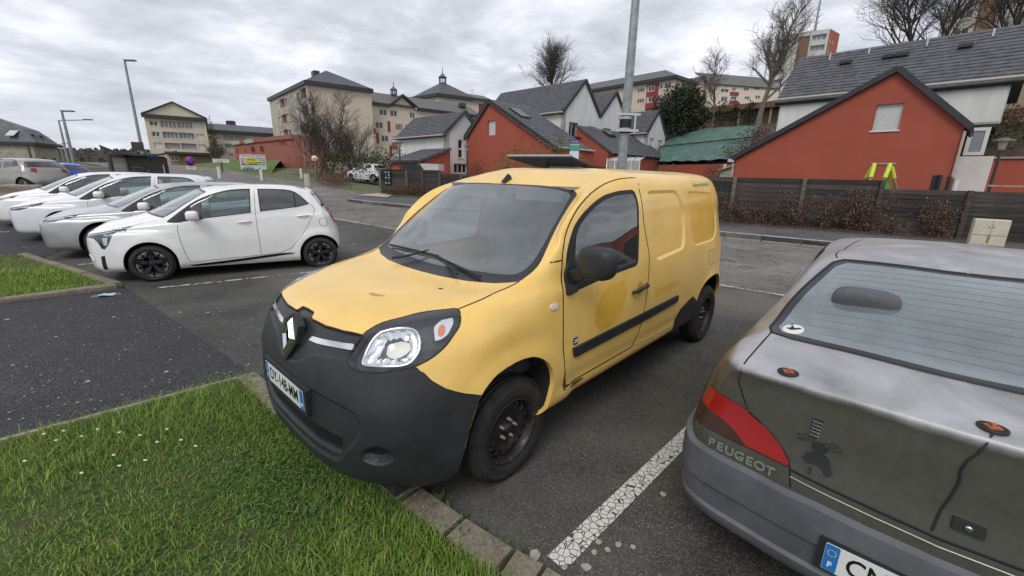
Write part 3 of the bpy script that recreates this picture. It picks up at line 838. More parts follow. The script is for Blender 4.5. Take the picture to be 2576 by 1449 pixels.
def make_wheel(parent,loc,R0=0.317,rim=0.195,w=0.195,kind='steel',side=1,steer=0.0,text=None):
 t=bpy.data.objects.new('wheel',None);COL.objects.link(t);t.parent=parent;t.location=loc;t.empty_display_size=.1
 t.rotation_euler=(0,0,(0 if side>0 else math.pi)+steer)
 a=MB();a.lathe(tyre_profile(R0,rim,w),56,axis='Y');a.build('tyre',TYRE,t)
 h=w/2
 if kind=='steel':
  b=MB();b.lathe([(rim+.004,h*.80),(rim+.006,h*.9),(rim-.004,h*.93),(rim-.010,h*.84),(rim-.020,h*.70),(rim-.024,h*.2),(rim-.028,-h*.2),(rim-.012,-h*.7),(rim-.01,-h*.8)],56,axis='Y');b.build('rim',RUSTY,t)
  c=MB();nh=16;rh=rim*.80;hr=rim*.070;N=8
  r0,r1=rim*.68,rim*.90
  y0=h*.42;yo=h*.16
  def yy(r):return y0+.006*math.sin(math.pi*(r-r0)/(r1-r0))-(yo*max(0,(r-rh)/(r1-rh))**2)
  def P(r,a_):return(r*math.cos(a_),yy(r),r*math.sin(a_))
  for k in range(nh):
   ac=2*math.pi*k/nh;da=math.pi/nh
   outer=[];inner=[]
   for q in range(N*4):
    th=2*math.pi*q/(N*4)
    ux,uy=math.cos(th),math.sin(th);s_=1/max(abs(ux),abs(uy))
    rr=rh+(r1-rh if ux>0 else rh-r0)*ux*s_;aa=ac+da*uy*s_
    outer.append(P(rr,aa));inner.append(P(rh+hr*ux,ac+hr*uy/rh))
   n=N*4
   dp=[(x*.985,y-.014,z*.985)for x,y,z in inner]
   c.add(outer+inner+dp,[(i,(i+1)%n,n+(i+1)%n,n+i)[::-1]for i in range(n)]+[(n+i,n+(i+1)%n,2*n+(i+1)%n,2*n+i)[::-1]for i in range(n)],0,True)
  c.lathe([(r1,y0-yo),(rim*.93,y0-yo-.02),(rim*.9,y0-yo-.05)],48,axis='Y')
  c.lathe([(r0,y0),(rim*.60,y0-.004),(rim*.46,y0-.022),(rim*.40,y0-.010),(rim*.30,y0-.008),(rim*.17,y0-.008),(rim*.16,y0+.012),(rim*.12,y0+.018),(.001,y0+.018)],48,axis='Y')
  c.build('wheel_disc',RUSTY,t)
  d=MB()
  for k in range(5):
   a_=2*math.pi*k/5+.5;x,z=rim*.29*math.cos(a_),rim*.29*math.sin(a_)
   d.lathe([(.014,y0-.01),(.014,y0+.002),(.0095,y0+.004),(.0095,y0+.022),(.006,y0+.022),(.006,y0+.016),(.001,y0+.016)],8,Matrix.Translation((x,0,z)),axis='Y')
  d.build('wheel_bolt',mat('bolt_metal',(0.30,0.24,0.2),0.5,0.8),t)
  e=MB();e.lathe([(rim*.95,-.01),(.001,-.01)],32,axis='Y');e.build('brake_backing',UNDER,t)
 else:
  b=MB();b.lathe([(rim+.004,h*.80),(rim+.006,h*.9),(rim-.005,h*.92),(rim-.012,h*.8),(rim-.018,h*.1),(rim-.01,-h*.8)],56,axis='Y');b.build('rim',SATIN if kind!='gt' else GLOSS_BLACK,t)
  e=MB();e.lathe([(rim*.93,-.02),(.001,-.02)],32,axis='Y');e.build('brake_backing',UNDER,t)
  e=MB();e.lathe([(rim*.62,.012),(rim*.62,.02),(rim*.3,.02),(rim*.3,.03),(.001,.03)],32,axis='Y');e.build('brake_disc',mat('brake_steel',(0.28,0.27,0.26),0.35,1.0),t)
  y1=h*.80
  if kind=='gt':
   n=5;blk=MB();br=MB()
   for k in range(n):
    a0=2*math.pi*k/n+math.pi/2
    def Q(r,da,y):a_=a0+da;return(r*math.cos(a_),y,r*math.sin(a_))
    for(ra,wa,rb,wb)in((.16,.50,.50,.30),(.50,.30,.80,.34),(.80,.34,.97,.26)):
     p=[Q(rim*ra,-wa,y1-.03),Q(rim*ra,wa,y1-.03),Q(rim*rb,wb,y1-.03),Q(rim*rb,-wb,y1-.03),Q(rim*ra,-wa*.8,y1-.004),Q(rim*ra,wa*.8,y1-.004),Q(rim*rb,wb*.8,y1),Q(rim*rb,-wb*.8,y1)]
     blk.hexa(p)
    for sg in(-1,1):
     p=[Q(rim*.52,sg*.22,y1-.028),Q(rim*.60,sg*.22,y1-.028),Q(rim*.78,sg*.62,y1-.028),Q(rim*.70,sg*.64,y1-.028)]
     p=p+[(x,y+.026,z)for x,y,z in p]
     blk.hexa(p if sg<0 else[p[i]for i in(3,2,1,0,7,6,5,4)])
    for sg in(-1,1):
     p=[Q(rim*.99,sg*.30,y1+.002),Q(rim*.99,sg*.60,y1+.002),Q(rim*.84,sg*.57,y1+.003),Q(rim*.90,sg*.36,y1+.003)]
     br.add(p,[(0,1,2,3)]if sg<0 else[(3,2,1,0)])
     p=[Q(rim*.66,sg*.10,y1+.002),Q(rim*.66,sg*.135,y1+.002),Q(rim*.30,sg*.30,y1+.002),Q(rim*.30,sg*.22,y1+.002)]
     br.add(p,[(0,1,2,3),(3,2,1,0)])
     p=[Q(rim*.99,sg*.18,y1+.002),Q(rim*.99,sg*.24,y1+.002),Q(rim*.72,sg*.52,y1+.003),Q(rim*.70,sg*.46,y1+.003)]
     br.add(p,[(0,1,2,3),(3,2,1,0)])
   blk.lathe([(rim*.24,y1-.03),(rim*.24,y1-.006),(rim*.14,y1-.002),(.001,y1-.002)],24,axis='Y')
   blk.build('spoke',mat('wheel_black',(0.016,0.016,0.018),0.22),t);br.build('bright_facet',mat('machined_alloy',(0.62,0.62,0.63),0.28,0.85),t)
  else:
   n={'five':5,'seven':7,'ten':10}.get(kind,7)
   sp=MB()
   for k in range(n):
    a0=2*math.pi*k/n+.3
    def Q(r,da,y):a_=a0+da;return(r*math.cos(a_),y,r*math.sin(a_))
    wd=1.35/n
    sp.hexa([Q(rim*.16,-wd*1.2,y1-.04),Q(rim*.16,wd*1.2,y1-.04),Q(rim*.97,wd*.42,y1-.03),Q(rim*.97,-wd*.42,y1-.03),Q(rim*.16,-wd,y1-.012),Q(rim*.16,wd,y1-.012),Q(rim*.97,wd*.36,y1),Q(rim*.97,-wd*.36,y1)])
   sp.lathe([(rim*.24,y1-.04),(rim*.24,y1-.012),(rim*.12,y1-.006),(.001,y1-.006)],24,axis='Y')
   sp.build('spoke',mat('silver_wheel',(0.50,0.51,0.53),0.3,0.75),t)
 if text:
  for(txt,ac,rr,size)in text:
   V_=MB();wtot=len(txt)*size*.78;parts=[]
   bmx=bmesh.new()
   for i,ch in enumerate(txt):
    if ch==' ':continue
    a_=ac+((i+.5)*size*.78-wtot/2)/rr
    me=text_mesh(ch,size,.0008,bold=.0004)
    ex=Vector((-math.sin(a_),0,math.cos(a_)));ey=Vector((math.cos(a_),0,math.sin(a_)))
    m4=frame_mat(Vector((rr*math.cos(a_),h*.985+.0015,rr*math.sin(a_))),ex,ey)
    me.transform(m4);bmx.from_mesh(me);bpy.data.meshes.remove(me)
   me=bpy.data.meshes.new('sidewall_lettering');bmx.to_mesh(me);bmx.free()
   obj('sidewall_lettering',me,t,mat('worn_rubber',(0.055,0.053,0.05),0.7))
 return t
def region_obj(sh,name,regs,material,parent,both=True,flip=False,off=0.0,keep=None,custom=True):
 me=sh.mesh(name,regs,both,off,flip,custom,keep)
 if me is None:print('EMPTY REGION',name,regs);return None
 return obj(name,me,parent,material)
def pad(sh,name,P,axis,h,material,parent,mirror=True,base=-0.003,dens=0.03):
 d,e1,e2=axis_of(axis)
 def one(sy):
  lp=sh.loop3(P,axis,0.0,dens)[:-1]
  lo=[p+sh.nrm(p)*base for p in lp];hi=[p+sh.nrm(p)*h for p in lp]
  cen=None
  tri=geometry.tessellate_polygon([[Vector((p.dot(e1),p.dot(e2),0))for p in lp]])
  n=len(lp);vs=lo+hi+hi
  nr=[sh.nrm(p)for p in lp]
  if sy<0:vs=[Vector((p.x,-p.y,p.z))for p in vs];nr=[Vector((q.x,-q.y,q.z))for q in nr]
  ctr=sum(lp,Vector())/n
  fs=[]
  for i in range(n):fs.append((i,(i+1)%n,n+(i+1)%n,n+i))
  caps=[tuple(2*n+q for q in t_)for t_ in tri]
  out=[]
  for f in caps:
   a_,b_,c_=(vs[i]for i in f)
   out.append(f if(b_-a_).cross(c_-a_).dot(nr[f[0]-2*n])>0 else f[::-1])
  m0=vs[:n];cc=sum(m0,Vector())/n
  w_=[]
  for f in fs:
   a_,b_,c_,d_=(vs[i]for i in f)
   w_.append(f if(b_-a_).cross(d_-a_).dot(a_-cc)>0 else f[::-1])
  me=bpy.data.meshes.new(name);me.from_pydata(vs,[],w_+out)
  me.polygons.foreach_set('use_smooth',[True]*len(me.polygons));me.update()
  ln=[]
  for pl in me.polygons:
   for vi_ in pl.vertices:ln.append(tuple(nr[vi_-2*n])if vi_>=2*n else tuple(pl.normal))
  me.normals_split_custom_set(ln);me.update()
  return obj(name,me,parent,material)
 a=one(1)
 if mirror:one(-1)
 return a
def seams(sh,parent,loops,w=0.008,h=0.0008,name='shut_line',material=None):
 mb=MB()
 for P,ax,closed in loops:
  pts=sh.loop3(P,ax,0,0.03,closed)
  seam_strip(mb,pts,sh,w,h);seam_strip(mb,pts,sh,w,h,flip=True)
 return mb.build(name,material or GAP,parent)
def arch_lip(sh,parent,P,material,depth=0.03,name='wheel_arch_lip',liner=True,yin=0.55):
 lp=sh.loop3(P,'side',0,0.03,False)
 for sy in(1,-1):
  mb=MB();vs=[]
  for p in lp:
   vs+=[(p.x,sy*(p.y+.0005),p.z),(p.x,sy*(p.y-depth),p.z)]
  n=len(lp)
  f=[(2*i,2*i+1,2*i+3,2*i+2)for i in range(n-1)]
  mb.add(vs,f,0,True);mb.build(name,material,parent)
 if liner:
  mb=MB()
  for sy in(1,-1):
   vs=[]
   for p in lp:vs+=[(p.x,sy*(p.y-depth),p.z),(p.x,sy*yin,p.z)]
   n=len(lp);mb.add(vs,[(2*i,2*i+1,2*i+3,2*i+2)for i in range(n-1)],0,True)
   vs=[(p.x,sy*yin,p.z)for p in lp]+[(lp[0].x,sy*yin,.1),(lp[-1].x,sy*yin,.1)]
   mb.add(vs,[tuple(list(range(n))+[n+1,n])],0)
  mb.build('wheel_arch_liner',UNDER,parent)
def superellipsoid(c,r,e=(0.5,0.5),n=20,taper=0.0):
 mb=MB();vs=[];fs=[]
 sp=lambda w,p:math.copysign(abs(w)**p,w)
 for i in range(n+1):
  v=-math.pi/2+math.pi*i/n
  for k in range(2*n):
   u_=math.pi*k/n
   x=r[0]*sp(math.cos(v),e[0])*sp(math.cos(u_),e[1]);y=r[1]*sp(math.cos(v),e[0])*sp(math.sin(u_),e[1]);z=r[2]*sp(math.sin(v),e[0])
   s_=1+taper*z/r[2]
   vs.append((c[0]+x,c[1]+y*s_,c[2]+z))
 m_=2*n
 for i in range(n):
  for k in range(m_):fs.append((i*m_+k,i*m_+(k+1)%m_,(i+1)*m_+(k+1)%m_,(i+1)*m_+k))
 mb.add(vs,fs,0,True);return mb
def make_seat(parent,x,y,z,h=.62,rec=.25):
 t=bpy.data.objects.new('seat',None);COL.objects.link(t);t.parent=parent
 a=superellipsoid((x+.02,y,z),(.25,.24,.075),(.35,.35),8);a.build('cushion',SEATC,t)
 b=superellipsoid((0,0,h/2),(.065,.235,h/2),(.35,.35),8);o=b.build('backrest',SEATC,t);o.location=(x-.24,y,z+.02);o.rotation_euler=(0,-rec,0)
 c=superellipsoid((0,0,0),(.045,.13,.10),(.5,.5),8);o=c.build('headrest',SEATC,t);o.location=(x-.24-math.sin(rec)*(h+.1),y,z+math.cos(rec)*(h+.1));o.rotation_euler=(0,-rec,0)
 return t
def steering_wheel(parent,c,r=.185,tilt=.45):
 mb=MB();pts=[]
 for k in range(25):
  a=2*math.pi*k/24;pts.append((0,r*math.cos(a),r*math.sin(a)))
 mb.tube(pts,.014,8,caps=False)
 mb.bar((0,-r,0),(0,r,0),.03,.05);mb.bar((0,0,-r),(0,0,0),.04,.03,up=(1,0,0));mb.box((0,0,0),(.04,.12,.11))
 mb.tube([(0,0,0),(.3,0,-.05)],.03,8)
 o=mb.build('steering_wheel',INTERIOR,parent);o.location=c;o.rotation_euler=(0,tilt,0);return o
def number_plate(parent,loc,txt,code='',rz=0.0,w=0.52,h=0.11,tilt=0.0,name='number_plate',first='F',facing=1):
 ex=Vector((0,facing,0));ey=Vector((-math.sin(tilt)*facing,0,math.cos(tilt)))
 base=Matrix.Translation(loc)@Matrix.Rotation(rz,4,'Z')@frame_mat((0,0,0),ex,ey)
 t=bpy.data.objects.new(name,None);COL.objects.link(t);t.parent=parent
 def sheet(nm,x0,x1,y0,y1,z0,z1,m_,r=.006):
  P=rounded([(x0,y0),(x1,y0),(x1,y1),(x0,y1)],r,3)
  b=MB();b.prism(P,z0,z1,0,base);b.build(nm,m_,t)
 sheet('plate_sheet',-w/2,w/2,-h/2,h/2,0,.003,PLATE_WHITE)
 bw=.042*w/.52
 sheet('euro_band',-w/2+.001,-w/2+bw,-h/2+.001,h/2-.001,.0031,.0037,PLATE_BLUE)
 if code is not None:sheet('region_band',w/2-bw,w/2-.001,-h/2+.001,h/2-.001,.0031,.0037,PLATE_BLUE)
 st=MB()
 for k in range(12):
  a=math.pi*k/6;st.box((0,0,0),(.003,.003,.0006),M4=base@Matrix.Translation((-w/2+bw/2+.0125*math.cos(a),h*.2+.0125*math.sin(a),.0042)))
 st.build('ring_of_stars',mat('star_yellow',(0.8,0.65,0.1),.5),t)
 put_text('letter_f',first,.030,base@Matrix.Translation((-w/2+bw/2,-h*.25,.004)),WHITE_INK,t,.0004,bold=.0008)
 put_text('registration',txt,.098,base@Matrix.Translation((0 if code is not None else .02,-.001,.0034)),BLACK_INK,t,.0006,bold=.0012,sx=.80 if len(txt)>8 else 1.0,space=1.0)
 if code:put_text('region_code',code,.030,base@Matrix.Translation((w/2-bw/2,-h*.25,.004)),WHITE_INK,t,.0004,bold=.0006)
 return t
 # yellow van (front axle at x = 0, heading +x, z up)
VAN_POS,VAN_RZ=(-0.5994,2.7034,0),-2.3157
def smoothstep(a,b,x):
 t=min(1,max(0,(x-a)/(b-a)));return t*t*(3-2*t)
def van_cage():
 sx=[-0.40,-0.90,-1.42,-2.0,-2.6,-3.08]
 def ring(z,f,side_y,zs,rear,ysc=None):
  pts=[tuple(p)for p in f]
  for i,x in enumerate(sx):pts.append((x,side_y if not ysc else ysc[i],zs))
  w=(side_y if not ysc else ysc[-1])
  pts[-1]=(pts[-1][0],w-0.02,zs);r2=rear+0.05
  pts+=[(r2+0.30,w-0.075,zs),(r2+0.09,w-0.165,zs),(r2+0.015,w*0.45,zs),(r2,0,zs)]
  return pts
 C=[]
 C.append(ring(0,[(.80,0,.235),(.785,.34,.235),(.70,.60,.235),(.57,.76,.235),(.36,.83,.26),(0,.84,.34)],.86,.365,-3.70))
 C.append(ring(0,[(.875,0,.30),(.86,.34,.30),(.775,.63,.31),(.65,.79,.32),(.42,.868,.33),(0,.89,.39)],.895,.41,-3.73))
 C.append(ring(0,[(.895,0,.48),(.88,.34,.48),(.805,.64,.48),(.68,.80,.48),(.44,.885,.49),(0,.90,.50)],.905,.52,-3.76))
 C.append(ring(0,[(.89,0,.66),(.873,.34,.66),(.80,.64,.67),(.665,.80,.68),(.41,.882,.69),(0,.90,.70)],.905,.70,-3.76))
 C.append(ring(0,[(.86,0,.80),(.84,.34,.80),(.765,.62,.81),(.62,.775,.82),(.36,.868,.83),(0,.893,.84)],.90,.84,-3.75))
 C.append(ring(0,[(.80,0,.93),(.78,.33,.93),(.705,.59,.94),(.56,.745,.955),(.30,.845,.965),(-.01,.885,.97)],.893,.97,-3.74))
 C.append(ring(0,[(.725,0,1.022),(.705,.32,1.02),(.63,.55,1.025),(.49,.69,1.04),(.25,.79,1.058),(-.04,.855,1.07)],.885,1.07,-3.73))
 C.append(ring(0,[(.40,0,1.095),(.39,.29,1.095),(.33,.50,1.095),(.23,.64,1.10),(.08,.745,1.11),(-.13,.81,1.13)],.875,1.15,-3.72,[.860,.876,.876,.876,.872,.866]))
 C.append(ring(0,[(.01,0,1.118),(.0,.27,1.12),(-.03,.48,1.128),(-.075,.62,1.14),(-.13,.71,1.16),(-.235,.775,1.215)],.865,1.24,-3.71,[.840,.862,.862,.862,.858,.85]))
 C.append(ring(0,[(-.355,0,1.415),(-.36,.25,1.415),(-.385,.44,1.415),(-.425,.57,1.42),(-.465,.65,1.425),(-.525,.712,1.46)],.84,1.42,-3.68,[.800,.828,.836,.836,.832,.822]))
 C.append(ring(0,[(-.735,0,1.662),(-.738,.23,1.661),(-.745,.41,1.657),(-.755,.53,1.651),(-.77,.60,1.645),(-.80,.655,1.636)],.81,1.60,-3.65,[.755,.785,.80,.806,.803,.79]))
 C.append(ring(0,[(-.85,0,1.712),(-.853,.22,1.711),(-.86,.39,1.706),(-.87,.50,1.70),(-.89,.57,1.694),(-.92,.625,1.687)],.775,1.70,-3.61,[.69,.735,.758,.77,.766,.75]))
 C.append(ring(0,[(-1.0,0,1.765),(-1.0,.20,1.763),(-1.01,.36,1.757),(-1.03,.46,1.75),(-1.055,.53,1.745),(-1.09,.58,1.74)],.70,1.755,-3.56,[.635,.672,.685,.70,.698,.685]))
 C.append(ring(0,[(-1.18,0,1.792),(-1.185,.13,1.791),(-1.195,.24,1.789),(-1.21,.32,1.786),(-1.235,.38,1.784),(-1.27,.42,1.784)],.45,1.797,-3.50,[.44,.45,.455,.46,.46,.45]))
 top=[-1.36,-1.37,-1.385,-1.40,-1.42,-1.45,-1.52,-1.65,-1.88,-2.2,-2.6,-2.95,-3.2,-3.38,-3.45,-3.48]
 C.append([(x,0,1.808-0.018*smoothstep(-1.9,-1.42,x)-.012*smoothstep(-2.8,-3.5,x))for x in top])
 C=np.array(C)
 xa={8:(-.37,-.92,-1.42),9:(-.46,-.97,-1.44),10:(-.74,-1.09,-1.47),11:(-.96,-1.17,-1.50),12:(-1.15,-1.28,-1.55),13:(-1.33,-1.42,-1.62)}
 for i,q in xa.items():
  for k in range(3):C[i,6+k,0]=q[k]
 C[8,6,2]=1.24;C[9,6,2]=1.44;C[10,6,2]=1.625;C[11,6,2]=1.695;C[12,6,2]=1.742
 return C
def van_disp(x,y,z):
 d=0.0
 for cx in(0.0,-3.081):
  r=math.hypot(x-cx,z-0.34)
  if y>0.6:d+=0.020*(1-smoothstep(0.43,0.55,r))*smoothstep(0.2,0.3,z)
 if y>0.7 and x<-0.3:
  d-=0.006*math.exp(-((z-0.50)/0.05)**2)
 return d
def build_van():
 YEL=paint('van_yellow',(0.86,0.56,0.15),0.33,0,0.09,0.35)
 YEL2=paint('van_deep_yellow',(0.84,0.49,0.07),0.30,0,0.05,0.5)
 t=thing('delivery_van','faded yellow panel van with black bumper parked with its nose over the grass verge','van',VAN_POS,VAN_RZ)
 sh=Shell(van_cage(),0.028,van_disp)
 DI=(1,1,0);WS=(1,0,.75)
 front=lambda c:c.x>-0.35
 # outlines
 lamp=[(-0.133,0.996),(-0.096,1.022),(-0.046,1.042),(0.035,1.057),(0.103,1.069),(0.176,1.077),(0.25,1.082),(0.306,1.083),(0.32,1.06),(0.317,1.027),(0.292,0.995),(0.26,0.958),(0.208,0.922),(0.15,0.897),(0.111,0.887),(0.037,0.878),(-0.024,0.866),(-0.096,0.863),(-0.15,0.864),(-0.181,0.88),(-0.188,0.902),(-0.177,0.93),(-0.158,0.962)]
 bowl=[(0.049,1.037),(0.108,1.032),(0.137,1.009),(0.146,0.964),(0.129,0.927),(0.097,0.901),(0.037,0.893),(-0.069,0.89),(-0.114,0.891),(-0.113,0.915),(-0.089,0.974),(-0.048,1.019)]
 wso=[(-.05,1.793),(0.0,1.793),(0.25,1.797),(0.412,1.798),(0.583,1.796),(0.628,1.791),(.655,1.77),(0.67,1.74),(0.71,1.502),(0.756,1.264),(0.771,1.179),(0.77,1.107),(0.758,1.043),(0.748,1.009),(0.61,0.949),(0.431,0.912),(0.205,0.893),(0.041,0.88),(-.05,.88)]
 wsi=[(-.05,1.779),(0.009,1.779),(0.25,1.776),(0.435,1.769),(0.59,1.757),(0.622,1.748),(.642,1.715),(0.687,1.475),(0.724,1.22),(0.722,1.14),(0.705,1.085),(0.670,1.05),(0.597,1.028),(0.469,1.010),(0.129,0.98),(-.05,.975)]
 bonnet=[(.9,-.05),(0.733,-.05),(0.733,0.071),(0.759,0.103),(0.753,0.247),(0.727,0.39),(0.693,0.51),(.66,.60),(.55,.70),(.35,.76),(0.275,0.712),(0.125,0.723),(-0.001,0.722),(-0.131,0.749),(-0.065,0.61),(-0.019,0.431),(0.004,0.205),(0.012,-.05)]
 bonnet[0]=(.733,-.05)
 bumper=[(-.9,.05),(-.9,1.016),(-0.514,1.014),(-0.468,1.014),(-0.464,0.99),(-0.357,0.989),(-0.238,0.993),(-0.129,0.996),(-.06,.97),(.04,.94),(.10,.90),(0.134,0.886),(0.17,0.856),(0.204,0.818),(0.264,0.772),(0.338,0.728),(0.423,0.694),(.62,.66),(.62,.05)]
 grille=[(-.9,1.03),(-.9,.762),(-0.60,.765),(-0.556,0.771),(-0.493,0.802),(-0.45,0.837),(-0.406,0.855),(-0.305,0.873),(-0.187,0.895),(-.15,.95),(-0.12,1.003),(-0.238,0.999),(-0.357,0.995),(-0.464,0.996),(-0.468,1.02)]
 panel=[(-.9,.715),(-0.448,.712),(-0.207,0.704),(-0.134,0.685),(-0.108,0.645),(-0.11,0.588),(-0.144,0.524),(-.20,.46),(-.235,.40),(-.30,.365),(-.9,.365)]
 intake=rounded([(-.9,.528),(-.49,.525),(-.215,.528),(-.235,.425),(-.39,.413),(-.9,.415)],.02)
 fog=[(-0.11,0.507),(-0.045,0.54),(0.005,0.534),(0.037,0.502),(0.035,0.468),(-0.002,0.441),(-0.054,0.429),(-0.106,0.44),(-0.122,0.47)]
 arch_f=[(-.215,.10),(-.215,.30),(-.235,.43),(-.265,.54),(-.255,.62),(-.215,.69),(-.15,.745),(-.06,.783),(.06,.79),(.185,.768),(.25,.735),(.305,.69),(.36,.60),(.395,.50),(.425,.40),(.44,.28),(.44,.10)]
 arch_r=[(-2.48,.10),(-2.50,.36),(-2.53,.50),(-2.60,.62),(-2.70,.71),(-2.83,.765),(-3.0,.785),(-3.17,.76),(-3.30,.69),(-3.39,.58),(-3.43,.45),(-3.44,.10)]
 frame=rounded([(-.405,1.075),(-.415,1.20),(-.455,1.34),(-.54,1.45),(-.64,1.522),(-.775,1.582),(-.92,1.622),(-1.13,1.648),(-1.335,1.655),(-1.345,1.55),(-1.325,1.30),(-1.295,1.112),(-1.02,1.103),(-.75,1.088),(-.47,1.065)],.05,3)
 glass=rounded([(-.495,1.125),(-.505,1.22),(-.545,1.385),(-.60,1.45),(-.68,1.503),(-.79,1.556),(-.93,1.595),(-1.13,1.62),(-1.305,1.624),(-1.315,1.54),(-1.296,1.30),(-1.272,1.14),(-1.02,1.13),(-.75,1.12)],.04,3)
 door=[(-1.452,1.738),(-1.218,1.727),(-0.999,1.69),(-0.788,1.634),(-0.652,1.578),(-0.563,1.519),(-0.477,1.432),(-0.426,1.353),(-0.396,1.247),(-0.366,1.058),(-0.366,0.816),(-.375,.52),(-.40,.475),(-1.27,.475),(-1.31,.50),(-1.364,0.58),(-1.427,0.735),(-1.458,0.898),(-1.477,1.101),(-1.47,1.211),(-1.41,1.405),(-1.40,1.641)]
 P1=rounded([(-1.505,1.645),(-2.045,1.648),(-2.175,1.49),(-2.20,1.30),(-2.17,1.14),(-1.60,1.10),(-1.545,1.34)],.07,5)
 P2=rounded([(-2.262,1.635),(-2.93,1.615),(-3.10,1.42),(-3.12,1.20),(-2.95,1.14),(-2.42,1.135),(-2.32,1.34)],.07,5)
 clad=[(-2.545,0.60),(-2.45,.655),(-2.33,0.63),(-2.17,0.585),(-2.09,0.51),(-2.06,0.40),(-2.06,.2),(-2.60,.2),(-2.60,.55)]
 lamp=cr(lamp,2);bowl=cr(bowl,2);fog=cr(fog,3);arch_f=cr(arch_f,2,False);arch_r=cr(arch_r,3,False)
 door=cr(door,2,sharp=(0,11,12,13));wso=cr(wso,2,sharp=(0,18));wsi=cr(wsi,2,sharp=(0,15))
 # cut
 sh.cut(wso,WS,'frit',lambda c:c.x>-1.0 and c.z>1.0)
 sh.cut(wsi,WS,'screen',lambda c:c.x>-1.0 and c.z>1.0)
 sh.cut(bonnet,'top','bonnet',lambda c:c.z>.85)
 sh.cut(bumper,DI,'bumper',front,only=['body','bonnet'])
 sh.cut(lamp,DI,'lamp',front)
 fr2=lambda c:c.x>.3
 sh.recess(panel,DI,.018,.010,'bpanel','bpanel',fr2,only=['bumper'])
 sh.recess(intake,DI,.012,.030,'intake','bpanel',fr2,only=['bpanel'])
 sh.recess(fog,DI,.010,.010,'fogring','bumper',fr2,only=['bumper','bpanel'])
 sh.recess(offset_poly(fog,.014),DI,.016,.028,'fogcup','fogring',fr2,only=['fogring'])
 sh.recess(grille,DI,.014,.010,'grille','bumper',fr2,only=['bumper'])
 sh.cut(arch_f,'side','hole',lambda c:c.y>.5)
 sh.cut(arch_r,'side','hole',lambda c:c.y>.5)
 sh.cut(door,'side','door',lambda c:c.y>.5,only=['body'])
 sh.cut(frame,'side','dframe',lambda c:c.y>.5,only=['door','body'])
 sh.cut(glass,'side','dglass',lambda c:c.y>.5,only=['dframe','door'])
 sh.recess(P1,'side',.022,.014,'body','body')
 sh.recess(P2,'side',.016,.008,'p2','body')
 sh.cut(clad,'side','clad',lambda c:c.y>.5,only=['body'])
 disc=[(-1.085,1.035),(-1.13,0.969),(-1.13,0.90),(-1.08,0.824),(-0.99,0.756),(-0.885,0.732),(-0.799,0.737),(-0.73,0.773),(-0.705,0.834),(-0.729,0.917),(-0.799,0.992),(-0.917,1.033)]
 sh.cut(disc,'side','olddisc',lambda c:c.y>.5,only=['door'])
 sh.cut([(-1.588,0.875),(-2.114,0.88),(-2.11,0.827),(-1.586,0.81)],'side','oldrect',lambda c:c.y>.5,only=['body'])
 # parts
 region_obj(sh,'body',['body'],YEL,t)
 region_obj(sh,'bonnet',['bonnet'],YEL,t)
 region_obj(sh,'bumper',['bumper','bpanel'],BLK_PLASTIC,t,custom=False)
 region_obj(sh,'grille_panel',['grille'],mat('grille_black',(0.022,0.023,0.025),0.38),t,custom=False)
 region_obj(sh,'lower_intake',['intake','fogcup'],mat('intake_black',(0.006,0.006,0.007),0.7),t,custom=False)
 region_obj(sh,'fog_lamp_surround',['fogring'],BLK_PLASTIC,t,custom=False)
 for fl in(False,True):
  region_obj(sh,'door',['door'],YEL,t,False,fl)
  region_obj(sh,'door_window',['dglass'],SIDEGLASS,t,False,fl)
  region_obj(sh,'window_frame',['dframe'],RUBBER,t,False,fl,off=-.002)
  region_obj(sh,'rear_side_panel',['p2'],YEL2,t,False,fl,custom=False)
  region_obj(sh,'wheel_arch_cladding',['clad'],BLK_PLASTIC,t,False,fl,off=.004)
  region_obj(sh,'faded_round_patch',['olddisc'],YEL2,t,False,fl)
  region_obj(sh,'faded_strip',['oldrect'],YEL2,t,False,fl)
 region_obj(sh,'windscreen',['screen'],SCREEN,t)
 region_obj(sh,'windscreen_surround',['frit'],FRIT,t)
 # lamps
 DARKLAMP=mat('lamp_housing',(0.05,0.052,0.055),0.3)
 REFL=mat('lamp_reflector',(0.92,0.93,0.95),0.24,1.0)
 for sy in(1,-1):
  hl=region_obj(sh,'headlight',['lamp'],LENS,t,False,sy<0)
  me=sh.mesh('housing',['lamp'],False,-.05,sy<0);hs=obj('housing',me,hl,DARKLAMP)
  wl=MB();lp=sh.loop3(lamp,DI,0,.02)
  mir=lambda p:Vector((p.x,sy*p.y,p.z))
  vs=[]
  for p in lp:vs+=[mir(p),mir(p-sh.nrm(p)*.05)]
  wl.add(vs,[(2*i,2*i+1,2*i+3,2*i+2)for i in range(len(lp)-1)],0,True);wl.build('housing_wall',DARKLAMP,hl)
  ring=MB();lb=sh.loop3(bowl,DI,-.012,.02);ring.tube([mir(p)for p in lb],.0085,8,caps=False);ring.build('chrome_ring',CHROME,hl)
  dish=MB();c0=sum((p for p in lb[:-1]),Vector())/(len(lb)-1);nn=sh.nrm(c0)
  K=7;n=len(lb)-1;vs=[]
  for k in range(K+1):
   for i in range(n):
    q=lb[i].lerp(c0,k/K);a_=(q.y-q.x)/1.414
    dep=.030*(1-(1-k/K)**2)+(.005 if int((a_+1)*55)%2 and k>0 else 0)
    vs.append(mir(q-nn*(dep+.004)))
  fs=[]
  for k in range(K):
   for i in range(n):fs.append((k*n+i,k*n+(i+1)%n,(k+1)*n+(i+1)%n,(k+1)*n+i))
  dish.add(vs,fs,0,False);dish.build('reflector',REFL,hl)
  bulb=superellipsoid(tuple(mir(c0-nn*.03+Vector((0,-.02,.01)))),(.02,.02,.02),(1,1),8);bulb.build('bulb_cap',CHROME,hl)
